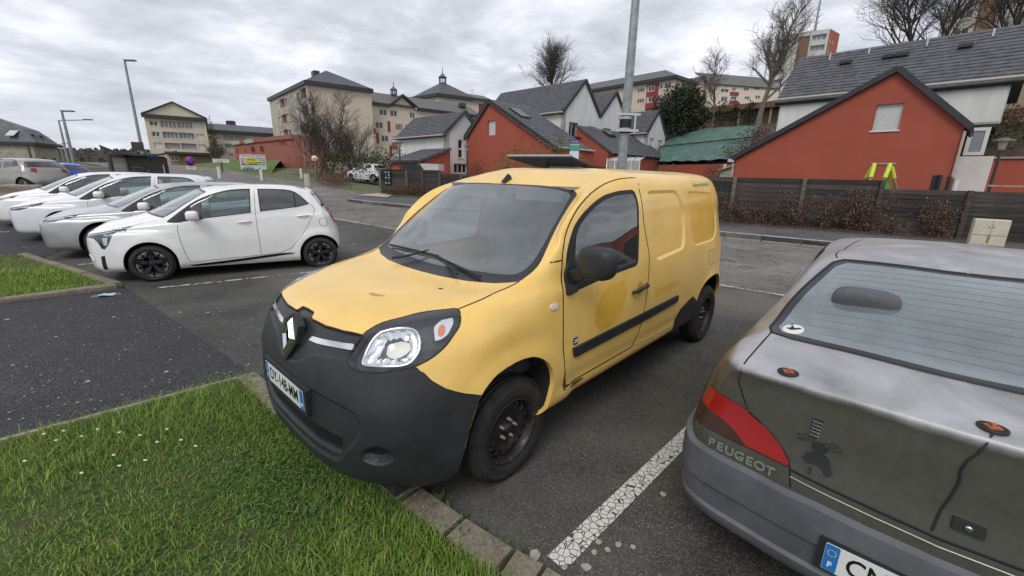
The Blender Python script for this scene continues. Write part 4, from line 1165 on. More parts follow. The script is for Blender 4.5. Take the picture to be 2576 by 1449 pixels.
  ind=pad(sh,'indicator_block',rounded([(.20,1.04),(.227,1.060),(.284,1.066),(.291,1.045),(.270,1.005),(.245,.99),(.214,.984)],.01),DI,-.012,mat('lamp_white_trim',(0.75,0.76,0.78),.25,.3),hl,False,base=-.03)
  ind2=pad(sh,'indicator_lamp',circle2(.238,1.022,.017,12,.022),DI,-.009,mat('indicator_orange',(0.75,0.25,0.1),.25),hl,False,base=-.02)
  if sy<0:
   for o_ in(ind,ind2):o_.data.transform(Matrix.Scale(-1,4,(0,1,0)));o_.data.flip_normals()
 seams(sh,t,[(lamp,DI,True)],.010,.0012,'lamp_seal',RUBBER)
 # seams
 bn=[(0.275,0.712),(0.125,0.723),(-0.001,0.722),(-0.131,0.749)]
 bf=[(0.733,-.0),(0.733,0.071),(0.759,0.103),(0.753,0.247),(0.727,0.39),(0.693,0.51)]
 seams(sh,t,[(door,'side',True),(cr(bn,3,False),'top',False),(bf,'top',False),([(-.318,1.255),(-.395,1.262)],'side',False)],.011,.0014)
 seams(sh,t,[(rounded([(-2.80,1.05),(-2.97,1.045),(-2.99,.90),(-2.83,.905)],.03),'side',True),([(0.134,0.886),(0.17,0.856),(0.204,0.818),(0.264,0.772),(0.338,0.728),(0.40,0.697)],DI,False)],.005,.0006,'panel_joint')
 seams(sh,t,[([(-1.30,.475),(-1.60,.455),(-2.06,.45)],'side',False)],.005,.0006,'sill_joint',mat('seam_dirt',(0.25,0.15,0.04),.8))
 arch_lip(sh,t,arch_f,YEL);arch_lip(sh,t,arch_r,YEL)
 # mouldings
 pad(sh,'side_moulding',rounded([(-.462,.712),(-1.424,.728),(-1.428,.662),(-.480,.646)],.012),'side',.016,BLK_PLASTIC,t)
 pad(sh,'side_moulding',rounded([(-1.436,.728),(-2.070,.742),(-2.058,.686),(-1.438,.662)],.012),'side',.016,BLK_PLASTIC,t)
 pad(sh,'mirror_base',rounded([(-.392,1.055),(-.402,1.19),(-.47,1.30),(-.50,1.20),(-.492,1.07)],.02),'side',.022,BLK_PLASTIC,t)
 pad(sh,'repeater_lamp',rounded([(-.245,1.028),(-.305,1.031),(-.307,1.003),(-.248,1.000)],.012),'side',.010,mat('repeater_clear',(0.7,0.7,0.68),.2),t)
 zb=pad(sh,'badge_plate',rounded([(-.470,.772),(-.515,.773),(-.518,.728),(-.474,.727)],.006),'side',.004,GLOSS_BLACK,t,False)
 p0=sh.hit(-.494,.750,'side',off=.0055)
 put_text('badge_letters','ZE',.034,frame_mat(p0,(-1,0,0),(0,0,1)),WHITE_INK,zb,.0005,bold=.0008)
 put_text('green_lettering','Voiture électrique',.055,frame_mat(sh.hit(-2.66,1.688,'side',off=.003),(-1,-.05,.035),(0,-.42,.9)),mat('faded_green_ink',(0.14,0.36,0.16),.6),t,.0004,bold=.0006,sx=1.15)
 # grille: chrome bars and badge
 for sy in(1,-1):
  c=pad(sh,'chrome_bar',rounded([(-0.448,0.908),(-0.425,0.93),(-0.282,0.946),(-0.160,0.960),(-0.166,0.936),(-0.279,0.924),(-0.38,0.912)],.008),DI,.006,CHROME,t,False,base=-.012)
  if sy<0:c.data.transform(Matrix.Scale(-1,4,(0,1,0)));c.data.flip_normals()
 bx,bz=.842,.895
 fm=frame_mat((bx+.012,0,bz),(0,1,0),(-.26,0,.96))
 bk=MB();bk.prism([(0,.125),(.088,.075),(.088,-.02),(0,-.135),(-.088,-.02),(-.088,.075)],-.05,-.012,0,fm);bkp=bk.build('badge_shield',mat('grille_black',(0.02,0.02,0.022),.35),t)
 dm=MB();w_,h_=.072,.098;wi,hi=.026,.046
 O=[(0,h_),(w_,0),(0,-h_),(-w_,0)];Mi=[(0,h_*.74),(w_*.66,0),(0,-h_*.74),(-w_*.66,0)];I=[(-.004,hi),(wi,-.008),(.004,-hi),(-wi,.008)]
 vs=[(x,y,-.012)for x,y in O]+[(x,y,.006)for x,y in Mi]+[(x,y,-.004)for x,y in I]
 fs=[]
 for k in range(4):
  j=(k+1)%4;fs+=[(k,4+k,4+j,j),(4+k,8+k,8+j,4+j)]
 dm.add([fm@Vector(p)for p in vs],fs,0);dm.build('diamond_badge',mat('badge_chrome',(0.80,0.81,0.83),.13,1.0),t)
 hc=MB();s_=.017
 ft=lambda p:inpoly((p[1]-p[0])/1.4142,p[2],offset_poly(intake,.004))
 for r_ in range(9):
  for c_ in range(-34,35):
   cy=c_*s_*1.5;cz=.418+r_*s_*.866+(s_*.433 if c_%2 else 0)
   hx=[(cy+s_*.5*math.cos(math.pi/3*k),cz+s_*.43*math.sin(math.pi/3*k)*1.0)for k in range(6)]
   for k in range(3):
    a_,b_=hx[k],hx[k+1]
    pa=sh.bvh.ray_cast(Vector((2,abs(a_[0]),a_[1])),Vector((-1,0,0)))[0];pb=sh.bvh.ray_cast(Vector((2,abs(b_[0]),b_[1])),Vector((-1,0,0)))[0]
    if pa is None or pb is None or not ft(pa):continue
    if abs(a_[0])>.58:continue
    hc.tube([(pa.x-.030,a_[0],a_[1]),(pb.x-.030,b_[0],b_[1])],.0022,4,caps=False,sm=False)
 hc.build('honeycomb_mesh',BLK_PLASTIC,t)
 number_plate(t,(.897,0,.632),'DY-148-MM','67')
 mb=MB();mb.prism(rounded([(-.29,-.075),(.29,-.075),(.29,.075),(-.29,.075)],.015),-.03,-.001,0,frame_mat((.899,0,.632),(0,1,0),(0,0,1)));mb.build('plate_bracket',BLK_PLASTIC,t)
 # wheels
 txt=[('MICHELIN',2.35,.262,.038),('195/65 R 15',1.25,.262,.020),('MICHELIN',5.4,.262,.038)]
 for x in(0.0,-3.081):
  for sy in(1,-1):make_wheel(t,(x,sy*.762,.317),.317,.195,.19,'steel',sy,text=txt if sy>0 else None)
  # mirrors
 for sy in(1,-1):
  h_=superellipsoid((0,0,0),(.075,.108,.092),(.55,.6),16,.06);hm=h_.build('door_mirror',BLK_PLASTIC,t)
  hm.location=(-.45,1.05,1.27)if sy>0 else(-.62,-.955,1.26)
  if sy<0:hm.rotation_euler=(0,0,R(75))
  nk=MB();nk.hexa([(-.44,sy*.86,1.10),(-.53,sy*.86,1.10),(-.52,sy*1.00,1.175),(-.42,sy*1.00,1.175),(-.42,sy*.86,1.20),(-.52,sy*.86,1.20),(-.51,sy*1.00,1.25),(-.41,sy*1.00,1.25)])if sy>0 else nk.box((-.52,-.91,1.17),(.12,.08,.1));o=nk.build('mirror_arm',BLK_PLASTIC,t);bevel(o,.015,3)
  hp=MB();a_=sh.hit(-1.205,.925,'side',off=.012);b_=sh.hit(-1.24,.935,'side',off=.036);c_=sh.hit(-1.39,.95,'side',off=.036);d_=sh.hit(-1.43,.951,'side',off=.012)
  hp.tube([(p.x,sy*p.y,p.z)for p in(a_,b_,c_,d_)],[.013,.015,.015,.012],8);hp.build('door_handle',BLK_PLASTIC,t)
 pad(sh,'handle_cup',circle2(-1.325,.935,.05,20,.055),'side',.0015,paint('van_yellow_cup',(0.62,0.36,0.07),.4,0,.1),t)
 # wipers
 WN=lambda a_,b_,off:sh.hit(a_,b_,WS,off=off)
 for(piv,end,bl0,bl1)in(((-.05-.30,.905),(-.10,1.06),(-.62,1.045),(.02,1.035)),((.35,.915),(.08,1.02),(-.02,1.035),(.50,.955))):
  w_=MB()
  def WP(p,off):
   q=sh.hit(abs(p[0]),p[1],WS,off=off);return Vector((q.x,math.copysign(q.y,p[0]),q.z))
  n_=10
  w_.tube([WP((piv[0]+(end[0]-piv[0])*k/n_,piv[1]+(end[1]-piv[1])*k/n_),.03)for k in range(n_+1)],[.009-.004*k/n_ for k in range(n_+1)],6)
  w_.tube([WP((bl0[0]+(bl1[0]-bl0[0])*k/n_,bl0[1]+(bl1[1]-bl0[1])*k/n_),.016)for k in range(n_+1)],.008,6)
  w_.build('windscreen_wiper',RUBBER,t)
 q=sh.hit(-.79,.0,'top')
 an=MB();an.add([(q.x+.035,-.022,q.z-.004),(q.x-.05,-.026,q.z+.004),(q.x-.05,.026,q.z+.004),(q.x+.035,.022,q.z-.004),(q.x-.02,0,q.z+.06),(q.x-.055,0,q.z+.045)],[(0,1,5,4),(3,4,5,2),(1,2,5),(0,4,3)]);an.build('aerial_foot',RUBBER,t)
 pad(sh,'worn_patch',[(.50+.09*math.cos(a)*.5,.10+.07*math.sin(a))for a in[k*math.pi/7 for k in range(8)]]+[(.49,.07),(.50,.12)],'top',.0008,paint('worn_clearcoat',(0.62,0.42,0.15),.7,0,.2),t,False)if False else None
 def smear(name,pts,ax,m_):return pad(sh,name,pts,ax,.0009,m_,t,False,base=-.0005)
 smear('worn_lacquer_patch',[(.452,.155),(.470,.175),(.468,.225),(.448,.262),(.425,.275),(.435,.24),(.440,.20)],'top',mat('worn_lacquer',(0.50,0.30,0.07),.65))
 smear('paint_chip',[(.165,.40),(.175,.415),(.160,.43),(.150,.425),(.150,.405)],'top',mat('chip_black',(0.02,0.02,0.02),.8))
 RU=mat('rust',(0.13,0.055,0.02),.9,var=.4,vscale=40)
 smear('rust_patch',[(-.368,.60),(-.380,.60),(-.384,.54),(-.40,.49),(-.50,.466),(-.62,.460),(-.62,.448),(-.48,.445),(-.38,.455),(-.362,.50)],'side',RU)
 smear('inspection_sticker',[],WS,WHITE_INK)if False else None
 # inside and below
 und=MB();und.box((-1.45,0,.31),(4.3,1.45,.16));und.box((-1.4,0,.40),(2.2,1.60,.10));und.box((-3.55,0,.42),(.3,1.5,.25));und.build('underbody',UNDER,t)
 fl=MB();fl.box((-.9,0,.50),(1.3,1.5,.05));fl.box((-1.50,0,.95),(.03,1.62,1.25),mi=0);fl.build('cabin_floor',INTERIOR,t)
 dsh=MB()
 prof=[(-.10,.55),(-.62,.60),(-.66,.92),(-.60,1.02),(-.42,1.085),(-.20,1.09),(.0,1.06),(.02,.60)]
 n=len(prof);vs=[(x,-.74,z)for x,z in prof]+[(x,.74,z)for x,z in prof]
 dsh.add(vs,[tuple(range(n)),tuple(range(n,2*n))[::-1]]+[(i,i+n,(i+1)%n+n,(i+1)%n)for i in range(n)],0)
 o=dsh.build('dashboard',INTERIOR,t);bevel(o,.03,3)
 hd=superellipsoid((-.50,.36,1.09),(.14,.22,.05),(.6,.6),10);hd.build('instrument_hood',INTERIOR,t)
 make_seat(t,-1.05,.38,.80,.56,.18);make_seat(t,-1.05,-.38,.80,.56,.18)
 steering_wheel(t,(-.70,.38,1.02))
 hl_=MB();hl_.box((-1.15,0,1.66),(.75,1.25,.02));hl_.build('headliner',HEADLINER,t)
 rv=superellipsoid((-.72,0,1.53),(.015,.12,.035),(.4,.4),8);rv.build('rear_view_mirror',INTERIOR,t)
 for sy in(1,-1):
  v_=MB();v_.box((-.80,sy*.32,1.615),(.02,.42,.10));v_.build('sun_visor',mat('visor_grey',(0.25,.25,.25),.8),t)
 return t,sh
build_van()
# other cars
FY=[0,.36,.66,.86,.97,1.0]
def gen_cage(S):
 C=[]
 sx=S['sx']
 for r,row in enumerate(S['rows']):
  f,sd,ax,rr=row[:4]
  fx,fz,fw,fk=f;sy,sz=sd;rx,rz_,rw,rk=rr
  pts=[]
  if r<=S['low']:
   prof=S.get('prof',[0,.03,.14,.36,.70,1.0])
   for k in range(6):pts.append((fx-(fx-0.0)*prof[k]*(fk if k<5 else 1),min(fw,sy)*FY[k]if k<5 else sy,fz+(sz-fz)*max(0,(k-1)/5)))
  else:
   for k in range(6):pts.append((fx-fk*FY[k]**2,fw*FY[k],fz-row[4]*FY[k]**2 if len(row)>4 else fz-.02*FY[k]**2))
  ys=sy if isinstance(sy,(list,tuple))else[sy]*6
  pts.append((ax[0],ys[0]if len(ax)<3 else ax[2],ax[1]if len(ax)>1 and ax[1]else sz))
  for k,x in enumerate(sx):
   zz=sz+(S.get('beltrise',0)*(-(x)/3.0)if r in S.get('riserows',())else 0)
   xx=x
   if r>=S['low']+3:zz-=S.get('drop',[0]*5)[k]*min(1,(r-S['low']-2)/2)
   if r>S['low']+1 and k>=3:
    lim=rx+rk+.10
    xx=max(x,lim+(4-k)*.12)
   if r>S['low']+1:xx=min(xx,pts[-1][0]-.07)
   pts.append((xx,ys[k+1],zz))
  if r<=S.get('rlow',S['low']):
   prof=[.62,.30,.10,0]
   x11=sx[-1];fyr=[.95,.84,.50,0]
   for k in range(4):pts.append((rx+(x11-rx)*prof[k],min(rw,ys[-1]+.01)*fyr[k]if k else ys[-1]-.012,sz+(rz_-sz)*min(1,(k+1)/3)))
  else:
   fyr=[.99,.86,.50,0]
   for k in range(4):pts.append((rx+rk*fyr[k]**2,rw*fyr[k],rz_-.02*fyr[k]**2))
  C.append(pts)
 return np.array(C,float)
def row_loop(S,C,ra,rb,side,axis,shrink=0.0,up=(.03,.03)):
 d,e1,e2=axis_of(axis)
 cols=range(0,6)if side=='f' else range(15,11,-1)
 lo=[Vector(C[ra,j])for j in cols];hi=[Vector(C[rb,j])for j in cols]
 L=[a.lerp(b,up[0])for a,b in zip(lo,hi)];H=[b.lerp(a,up[1])for a,b in zip(lo,hi)]
 P=[(p.dot(e1)*(1-shrink)if True else 0,p.dot(e2))for p in L]+[(p.dot(e1)*(1-shrink),p.dot(e2))for p in H[::-1]]
 s_=1 if P[3][0]>0 else-1
 P[0]=(-.05*s_,P[0][1]);P[-1]=(-.05*s_,P[-1][1])
 return P
def arch_poly(cx,cz,r,zb,n=18,rz=None):
 rz=rz or r
 P=[(cx+r,zb)]
 P+=[(cx+r*math.cos(a),cz+rz*math.sin(a))for a in[math.pi*k/n for k in range(n+1)]]
 return P+[(cx-r,zb)]
def build_car(name,label,pos,rz,S,group=None):
 t=thing(name,label,'car',pos,rz,group)
 C=gen_cage(S)
 wb=S['wb'];ar=S['arch']
 fl=S.get('flare',.018)
 def disp(x,y,z):
  d=0.0
  if y>.5:
   for cx in(0.0,-wb):
    r=math.hypot(x-cx,z-S['wr']-.01);d+=fl*(1-smoothstep(ar+.045,ar+.12,r))*smoothstep(.15,.25,z)
  if S.get('disp'):d+=S['disp'](x,y,z)
  return d
 sh=Shell(C,S.get('step',.05),disp)
 P0=S['paint']
 WSA=(1,0,S.get('wsz',.8));RSA=(-1,0,S.get('rsz',.8));DI=(1,1,0);DR=(-1,1,0)
 L=S['low']
 wso=row_loop(S,C,L+2,L+4,'f',WSA,0.015,(.02,.03));wsi=offset_poly(wso,.035)
 wsi=[(q[0]if 0<i<len(wsi)-1 else-.05*(1 if q[0]<=0.2 else 1),q[1])for i,q in enumerate(wsi)]
 zlim=lambda c:c.z>S['zcowl']-.10
 sh.cut(wso,WSA,'frit',lambda c:zlim(c)and c.x>S['xroof']-.12)
 sh.cut(wsi,WSA,'screen',lambda c:zlim(c)and c.x>S['xroof']-.12)
 if S.get('rearscreen',True):
  rlo,rhi=S.get('rsrows',(L+2,L+4))
  rso=row_loop(S,C,rlo,rhi,'r',RSA,0.05,S.get('rsup',(.06,.06)));rsi=offset_poly(rso,S.get('rsin',.03))
  rsi=[(q[0]if 0<i<len(rsi)-1 else .05,q[1])for i,q in enumerate(rsi)]
  rl=lambda c:c.z>S['zcowl']-.15 and c.x<S['xroof']-.6
  sh.cut(rso,RSA,'rfrit',rl);sh.cut(rsi,RSA,'rscreen',rl)
 yl=lambda c:c.y>.42
 for k,(P,nm)in enumerate(S.get('frames',[])):sh.cut(P,'side',nm,yl,only=['body'])
 for k,(P,nm)in enumerate(S.get('glass',[])):sh.cut(P,'side',nm,yl,only=['body','frame','gtrim'])
 hz=S['wr']+.01
 af=arch_poly(0,hz,ar,.05);arr=arch_poly(-wb,hz,ar,.05)
 sh.cut(af,'side','hole',lambda c:c.y>.45);sh.cut(arr,'side','hole',lambda c:c.y>.45)
 mats={'body':P0,'frit':FRIT,'screen':S.get('screenmat',SCREEN),'rfrit':FRIT,'rscreen':S.get('rscreenmat',DARKGLASS),'frame':RUBBER,'gtrim':CHROME,'fglass':SIDEGLASS,'bglass':S.get('bglassmat',DARKGLASS)}
 names={'body':'body','frit':'windscreen_surround','screen':'windscreen','rfrit':'rear_screen_surround','rscreen':'rear_screen','frame':'window_frame','gtrim':'window_trim','fglass':'front_side_window','bglass':'rear_side_window'}
 for(nm,part,P,ax,m_,lim,only,rec)in S.get('cuts',[]):
  mats[nm]=m_;names[nm]=part
  if rec:sh.recess(P,ax,rec[0],rec[1],nm,rec[2]if len(rec)>2 else nm,lim,only=only)
  else:sh.cut(P,ax,nm,lim,only=only)
 for nm,part in names.items():
  if nm not in sh.reg:continue
  both=nm in('body','frit','screen','rfrit','rscreen')or nm in S.get('centre',())
  off=S.get('offs',{}).get(nm,-.002 if nm=='frame' else 0)
  if both:region_obj(sh,part,[nm],mats[nm],t,True,off=off)
  else:
   for f_ in(False,True):region_obj(sh,part,[nm],mats[nm],t,False,f_,off=off)
 if S.get('seams'):seams(sh,t,S['seams'],S.get('seamw',.008),.0012)
 arch_lip(sh,t,af,S.get('lipmat',P0),.025,yin=.5);arch_lip(sh,t,arr,S.get('lipmat',P0),.025,yin=.5)
 if S.get('lamps'):
  for sy in(1,-1):
   mir=lambda p:Vector((p.x,sy*p.y,p.z))
   hl=region_obj(sh,'headlight',['lamp'],LENS,t,False,sy<0)
   if hl is None:continue
   me=sh.mesh('lamp_housing',['lamp'],False,-.04,sy<0);obj('lamp_housing',me,hl,S.get('lampmat',mat('lamp_inside',(0.10,0.10,0.105),.25,.4)))
   wl=MB();lp=sh.loop3(S['lamps'],DI,0,.03);vs=[]
   for p in lp:vs+=[mir(p),mir(p-sh.nrm(p)*.04)]
   wl.add(vs,[(2*i,2*i+1,2*i+3,2*i+2)for i in range(len(lp)-1)],0,True);wl.build('housing_wall',DARK_LAMP,hl)
   for(P,m_)in S.get('lampbits',[]):
    o_=pad(sh,'lamp_element',P,DI,-.012,m_,hl,False,base=-.035)
    if sy<0:o_.data.transform(Matrix.Scale(-1,4,(0,1,0)));o_.data.flip_normals()
 for x in(0.0,-wb):
  for sy in(1,-1):make_wheel(t,(x,sy*S['track'],S['wr']),S['wr'],S['rim'],S.get('tw',.19),S.get('wheel','seven'),sy)
 if S.get('mirror'):
  mx,my,mz,m_=S['mirror']
  for sy in(1,-1):
   o=superellipsoid((mx,sy*my,mz),(.085,.11,.075),(.6,.6),12,.0).build('door_mirror',m_,t)
   a=MB();a.bar((mx-.02,sy*(my-.22),mz-.07),(mx,sy*(my-.04),mz-.03),.06,.035);a.build('mirror_arm',RUBBER,t)
 for(a,b,m_)in S.get('handles',[]):
  for sy in(1,-1):
   pa,pb=sh.hit(*a,'side',off=.010),sh.hit(*b,'side',off=.010);pm=sh.hit((a[0]+b[0])/2,(a[1]+b[1])/2,'side',off=.034)
   q=MB();q.tube([(p.x,sy*p.y,p.z)for p in(pa,pa.lerp(pm,.6),pm,pb.lerp(pm,.6),pb)],[.010,.014,.015,.014,.010],8);q.build('door_handle',m_,t)
 for(nm,P,ax,h,m_,mir)in S.get('pads',[]):
  o_=pad(sh,nm,P,ax,h,m_,t,mir)
 und=MB();und.box((-wb/2,0,.26),(wb+.5,1.2,.14));und.box((-wb/2,0,.34),(wb-.75,1.5,.16));und.build('underbody',UNDER,t)
 if S.get('inside',True):
  zc=S['zcowl']
  fl_=MB();fl_.box((-wb/2-.1,0,.42),(wb-.3,1.3,.05));fl_.box((-wb+.05,0,.60),(.6,1.1,.25));fl_.build('cabin_floor',INTERIOR,t)
  x0=S['xcowl']
  ds=MB();prof=[(x0,zc-.45),(x0-.55,zc-.45),(x0-.58,zc-.10),(x0-.40,zc-.02),(x0-.1,zc-.03),(x0,zc-.08)];n=len(prof)
  ds.add([(x,-.60,z)for x,z in prof]+[(x,.60,z)for x,z in prof],[tuple(range(n)),tuple(range(n,2*n))[::-1]]+[(i,i+n,(i+1)%n+n,(i+1)%n)for i in range(n)]);ds.build('dashboard',INTERIOR,t)
  for sy in(1,-1):make_seat(t,-wb*.47,sy*.36,.58,.52,.3)
  for sy in(1,-1):make_seat(t,-wb*.80,sy*.32,.60,.46,.3)
  steering_wheel(t,(x0-.66,.36,zc-.06),.17)
  hl_=MB();hl_.box((S['xroof']-.75,0,S['h']-.10),(1.1,.95,.015));hl_.build('headliner',HEADLINER,t)
 return t,sh,C
DARK_LAMP=mat('dark_lamp_wall',(0.06,0.06,0.065),.35)
RED_LENS=M('red_lens',(0.30,0.008,0.012),0.12,0,.6)
RED_LENS.bump(RED_LENS.math('SINE',RED_LENS.math('MULTIPLY',RED_LENS.sepxyz(RED_LENS.coord())[2],500.0)),.5,.002);RED_LENS=RED_LENS.m
WHITE_PAINT=paint('white_paint',(0.80,0.80,0.78),.25,0,.04,.8)
WHITE_PAINT2=paint('cool_white_paint',(0.72,0.73,0.74),.28,0,.05,.7)
SILVER_PAINT=paint('silver_paint',(0.46,0.47,0.48),.32,.55,.06,.6)
BLACK_HOLE=mat('intake_black',(0.006,0.006,0.007),.7)
DRL=mat('lamp_white_trim',(0.75,0.76,0.78),.25,.3)
def picanto_spec():
 R_=[((.72,.17,.70,1),(.735,.19),(-.36,),(-2.72,.30,.70,0)),((.77,.24,.775,1),(.775,.25),(-.36,),(-2.80,.38,.76,0)),((.80,.43,.79,1),(.792,.45),(-.36,),(-2.83,.52,.78,0)),((.805,.60,.785,1),(.793,.62),(-.37,),(-2.81,.68,.78,0)),((.78,.74,.77,1),(.785,.76),(-.38,),(-2.75,.84,.76,0)),((.64,.865,.665,.24),(.772,.87),(-.385,),(-2.70,.98,.75,.0),.05),((.10,1.025,.66,.30),([.745,.755,.757,.757,.75,.735],.965),(-.42,.945),(-2.64,1.10,.70,.15),.055),((-.33,1.25,.60,.22),([.70,.712,.716,.716,.708,.69],1.16),(-.60,1.16),(-2.55,1.24,.64,.14),.05),((-.72,1.43,.55,.12),([.63,.642,.648,.648,.64,.62],1.37),(-.90,1.345),(-2.45,1.365,.57,.12),.05),((-.86,1.455,.50,.10),([.575,.59,.595,.595,.59,.57],1.43),(-1.02,1.41),(-2.42,1.40,.52,.08),.02),((-1.08,1.474,.34,.05),([.37]*6,1.475),(-1.20,1.46),(-2.36,1.425,.34,.04),.004),((-1.25,1.483,0,0),(0,1.49),(-1.32,1.48),(-2.30,1.435,0,0),0),]
 S=dict(rows=R_,low=4,rlow=5,prof=[0,.012,.06,.21,.55,1.0],drop=[0,0,.005,.02,.045],sx=[-.95,-1.46,-1.9,-2.15,-2.40],wb=2.40,wr=.29,rim=.205,tw=.195,arch=.338,track=.70,zcowl=.99,xcowl=-.12,xroof=-.72,h=1.485,beltrise=.085,riserows=(5,6,7),step=.035,paint=WHITE_PAINT,wheel='gt')
 fr=lambda c:c.x>-.2
 S['frames']=[(cr([(-0.262,0.925),(-0.30,.965),(-0.583,1.19),(-0.746,1.285),(-0.946,1.363),(-1.157,1.414),(-1.425,1.43),(-1.395,1.036),(-0.768,0.962),(-0.448,0.913),(-0.332,0.910)],2,sharp=(6,7)),'frame'),(cr([(-1.528,1.428),(-1.818,1.424),(-2.034,1.402),(-2.16,1.325),(-2.305,1.168),(-2.08,1.108),(-1.781,1.079),(-1.530,1.051)],2,sharp=(0,4,7)),'frame')]
 S['glass']=[(cr([(-0.589,1.155),(-0.746,1.262),(-0.943,1.342),(-1.156,1.392),(-1.408,1.412),(-1.379,1.052),(-1.044,1.012),(-0.701,0.975),(-0.583,0.97)],2,sharp=(0,4,5,8)),'fglass'),(cr([(-1.544,1.414),(-1.818,1.410),(-2.060,1.380),(-2.068,1.128),(-1.781,1.095),(-1.545,1.067)],2,sharp=(0,2,3,5)),'bglass'),(cr([(-2.082,1.366),(-2.152,1.310),(-2.283,1.170),(-2.086,1.132)],2,sharp=(0,2,3)),'bglass')]
 dF=[(-0.394,0.912),(-0.388,0.793),(-0.398,0.634),(-0.426,0.471),(-0.458,0.337),(-0.485,0.285),(-0.53,0.282),(-1.465,0.330),(-1.47,0.54),(-1.457,0.814),(-1.462,1.048),(-1.479,1.436)]
 dR=[(-1.465,0.330),(-1.778,0.355),(-1.943,0.425),(-2.088,0.595),(-2.221,0.784),(-2.341,0.993),(-2.377,1.078),(-2.321,1.17)]
 head=[(-0.30,0.752),(-0.168,0.752),(0.019,0.782),(0.127,0.808),(0.294,0.858),(0.393,0.884),(0.338,0.838),(0.246,0.785),(0.230,0.718),(0.192,0.61),(0.148,0.545),(0.115,0.555),(0.08,0.64),(0.03,0.70),(-0.08,0.71),(-.25,.70)]
 S['lamps']=head
 S['lampbits']=[([(-.25,.745),(.02,.772),(.28,.846),(.28,.836),(.02,.760),(-.25,.733)],DRL),(rounded([(.125,.71),(.185,.72),(.170,.60),(.135,.60)],.01),DRL)]
 S['cuts']=[('lamp','headlight_',head,(1,1,0),LENS,fr,None,None)]
 S['seams']=[(dF,'side',False),(dR,'side',False),(cr([(0.30,.71),(.10,.675),(.0,.66),(-.13,.655)],2,False),'top',False),(cr([(.74,0.0),(.735,.25),(.66,.47)],3,False),'top',False),(circle2(-2.493,.853,.072,20),'side',True)]
 S['seamw']=.008
 S['pads']=[('sill_strip',cr([(-0.468,0.236),(-0.951,0.273),(-1.391,0.311),(-1.777,0.341),(-1.99,0.331),(-1.773,0.303),(-1.386,0.266),(-0.945,0.231),(-0.543,0.213)],2),'side',.006,GLOSS_BLACK,True),('bumper_vent',rounded([(.084,.440),(.131,.452),(.116,.245),(.060,.235)],.01),(1,1,0),.003,BLACK_HOLE,True),('lower_grille',[(-.60,.50),(-.20,.525),(-.14,.505),(-.02,.40),(-.06,.235),(-.10,.19),(-.60,.19)],(1,1,0),.003,BLACK_HOLE,True),('grille_trim',[(-.165,.46),(-.135,.455),(-.06,.385),(-.085,.25),(-.12,.235),(-.10,.26),(-.085,.37)],(1,1,0),.010,DRL,True),('belt_trim',[(-.45,.918),(-.768,.966),(-1.388,1.040),(-1.46,1.050),(-2.08,1.117),(-2.315,1.172),(-2.315,1.160),(-2.08,1.106),(-1.46,1.040),(-1.388,1.030),(-.768,.955),(-.45,.908)],'side',.003,CHROME,True),('tail_light',cr([(1.46,1.10),(1.60,1.09),(1.68,.99),(1.72,.80),(1.60,.84),(1.46,.94),(1.42,1.04)],2),(-1,1,0),.008,RED_LENS,True)]
 S['mirror']=(-.62,.93,1.03,WHITE_PAINT)
 S['handles']=[((-1.19,.893),(-1.385,.902),WHITE_PAINT),((-2.075,.968),(-2.285,.978),WHITE_PAINT)]
 return S
PIC_POS,PIC_RZ=(-5.967,7.064,0),-2.6194
def derive(S,kx,ky,kz,**over):
 T=dict(S);rows=[]
 for row in S['rows']:
  f,sd,ax,rr=row[:4]
  y=[q*ky for q in sd[0]]if isinstance(sd[0],list)else sd[0]*ky
  r_=[(f[0]*kx*(over.get('nose',1)if f[0]>.2 else 1),f[1]*kz,f[2]*ky,f[3]if len(rows)<=S['low']else f[3]*kx),(y,sd[1]*kz),tuple([ax[0]*kx]+[q*kz for q in ax[1:]]),(rr[0]*kx if rr[0]>-S['wb']else-S['wb']*kx+(rr[0]+S['wb'])*over.get('tail',kx),rr[1]*kz,rr[2]*ky,rr[3]*kx)]
  rows.append(tuple(r_+([row[4]*kz]if len(row)>4 else[])))
 T['rows']=rows
 sp=lambda P:[(a*kx,b*kz)for a,b in P]
 T['sx']=[q*kx for q in S['sx']];T['wb']=S['wb']*kx
 for k in('frames','glass'):T[k]=[(sp(P),n)for P,n in S[k]]
 T['seams']=[(sp(P)if ax=='side' else([(a*kx,b*ky)for a,b in P]),ax,c)for P,ax,c in S['seams']if ax=='side']
 T['zcowl']=S['zcowl']*kz;T['xcowl']=S['xcowl']*kx;T['xroof']=S['xroof']*kx;T['h']=S['h']*kz;T['track']=S['track']*ky
 T['handles']=[((a[0]*kx,a[1]*kz),(b[0]*kx,b[1]*kz),m_)for a,b,m_ in S['handles']]
 T['mirror']=(S['mirror'][0]*kx,S['mirror'][1]*ky,S['mirror'][2]*kz,S['mirror'][3])
 T['pads']=[(n,sp(P),ax,h,m_,mi)for n,P,ax,h,m_,mi in S['pads']if n=='belt_trim']
 T['cuts']=[];T['lamps']=None;T['lampbits']=[]
 T['wr']=.32;T['rim']=.215;T['arch']=.372;T['tw']=.21;T['wheel']='seven'
 for k,v_ in over.items():
  if k not in('nose','tail'):T[k]=v_
 return T
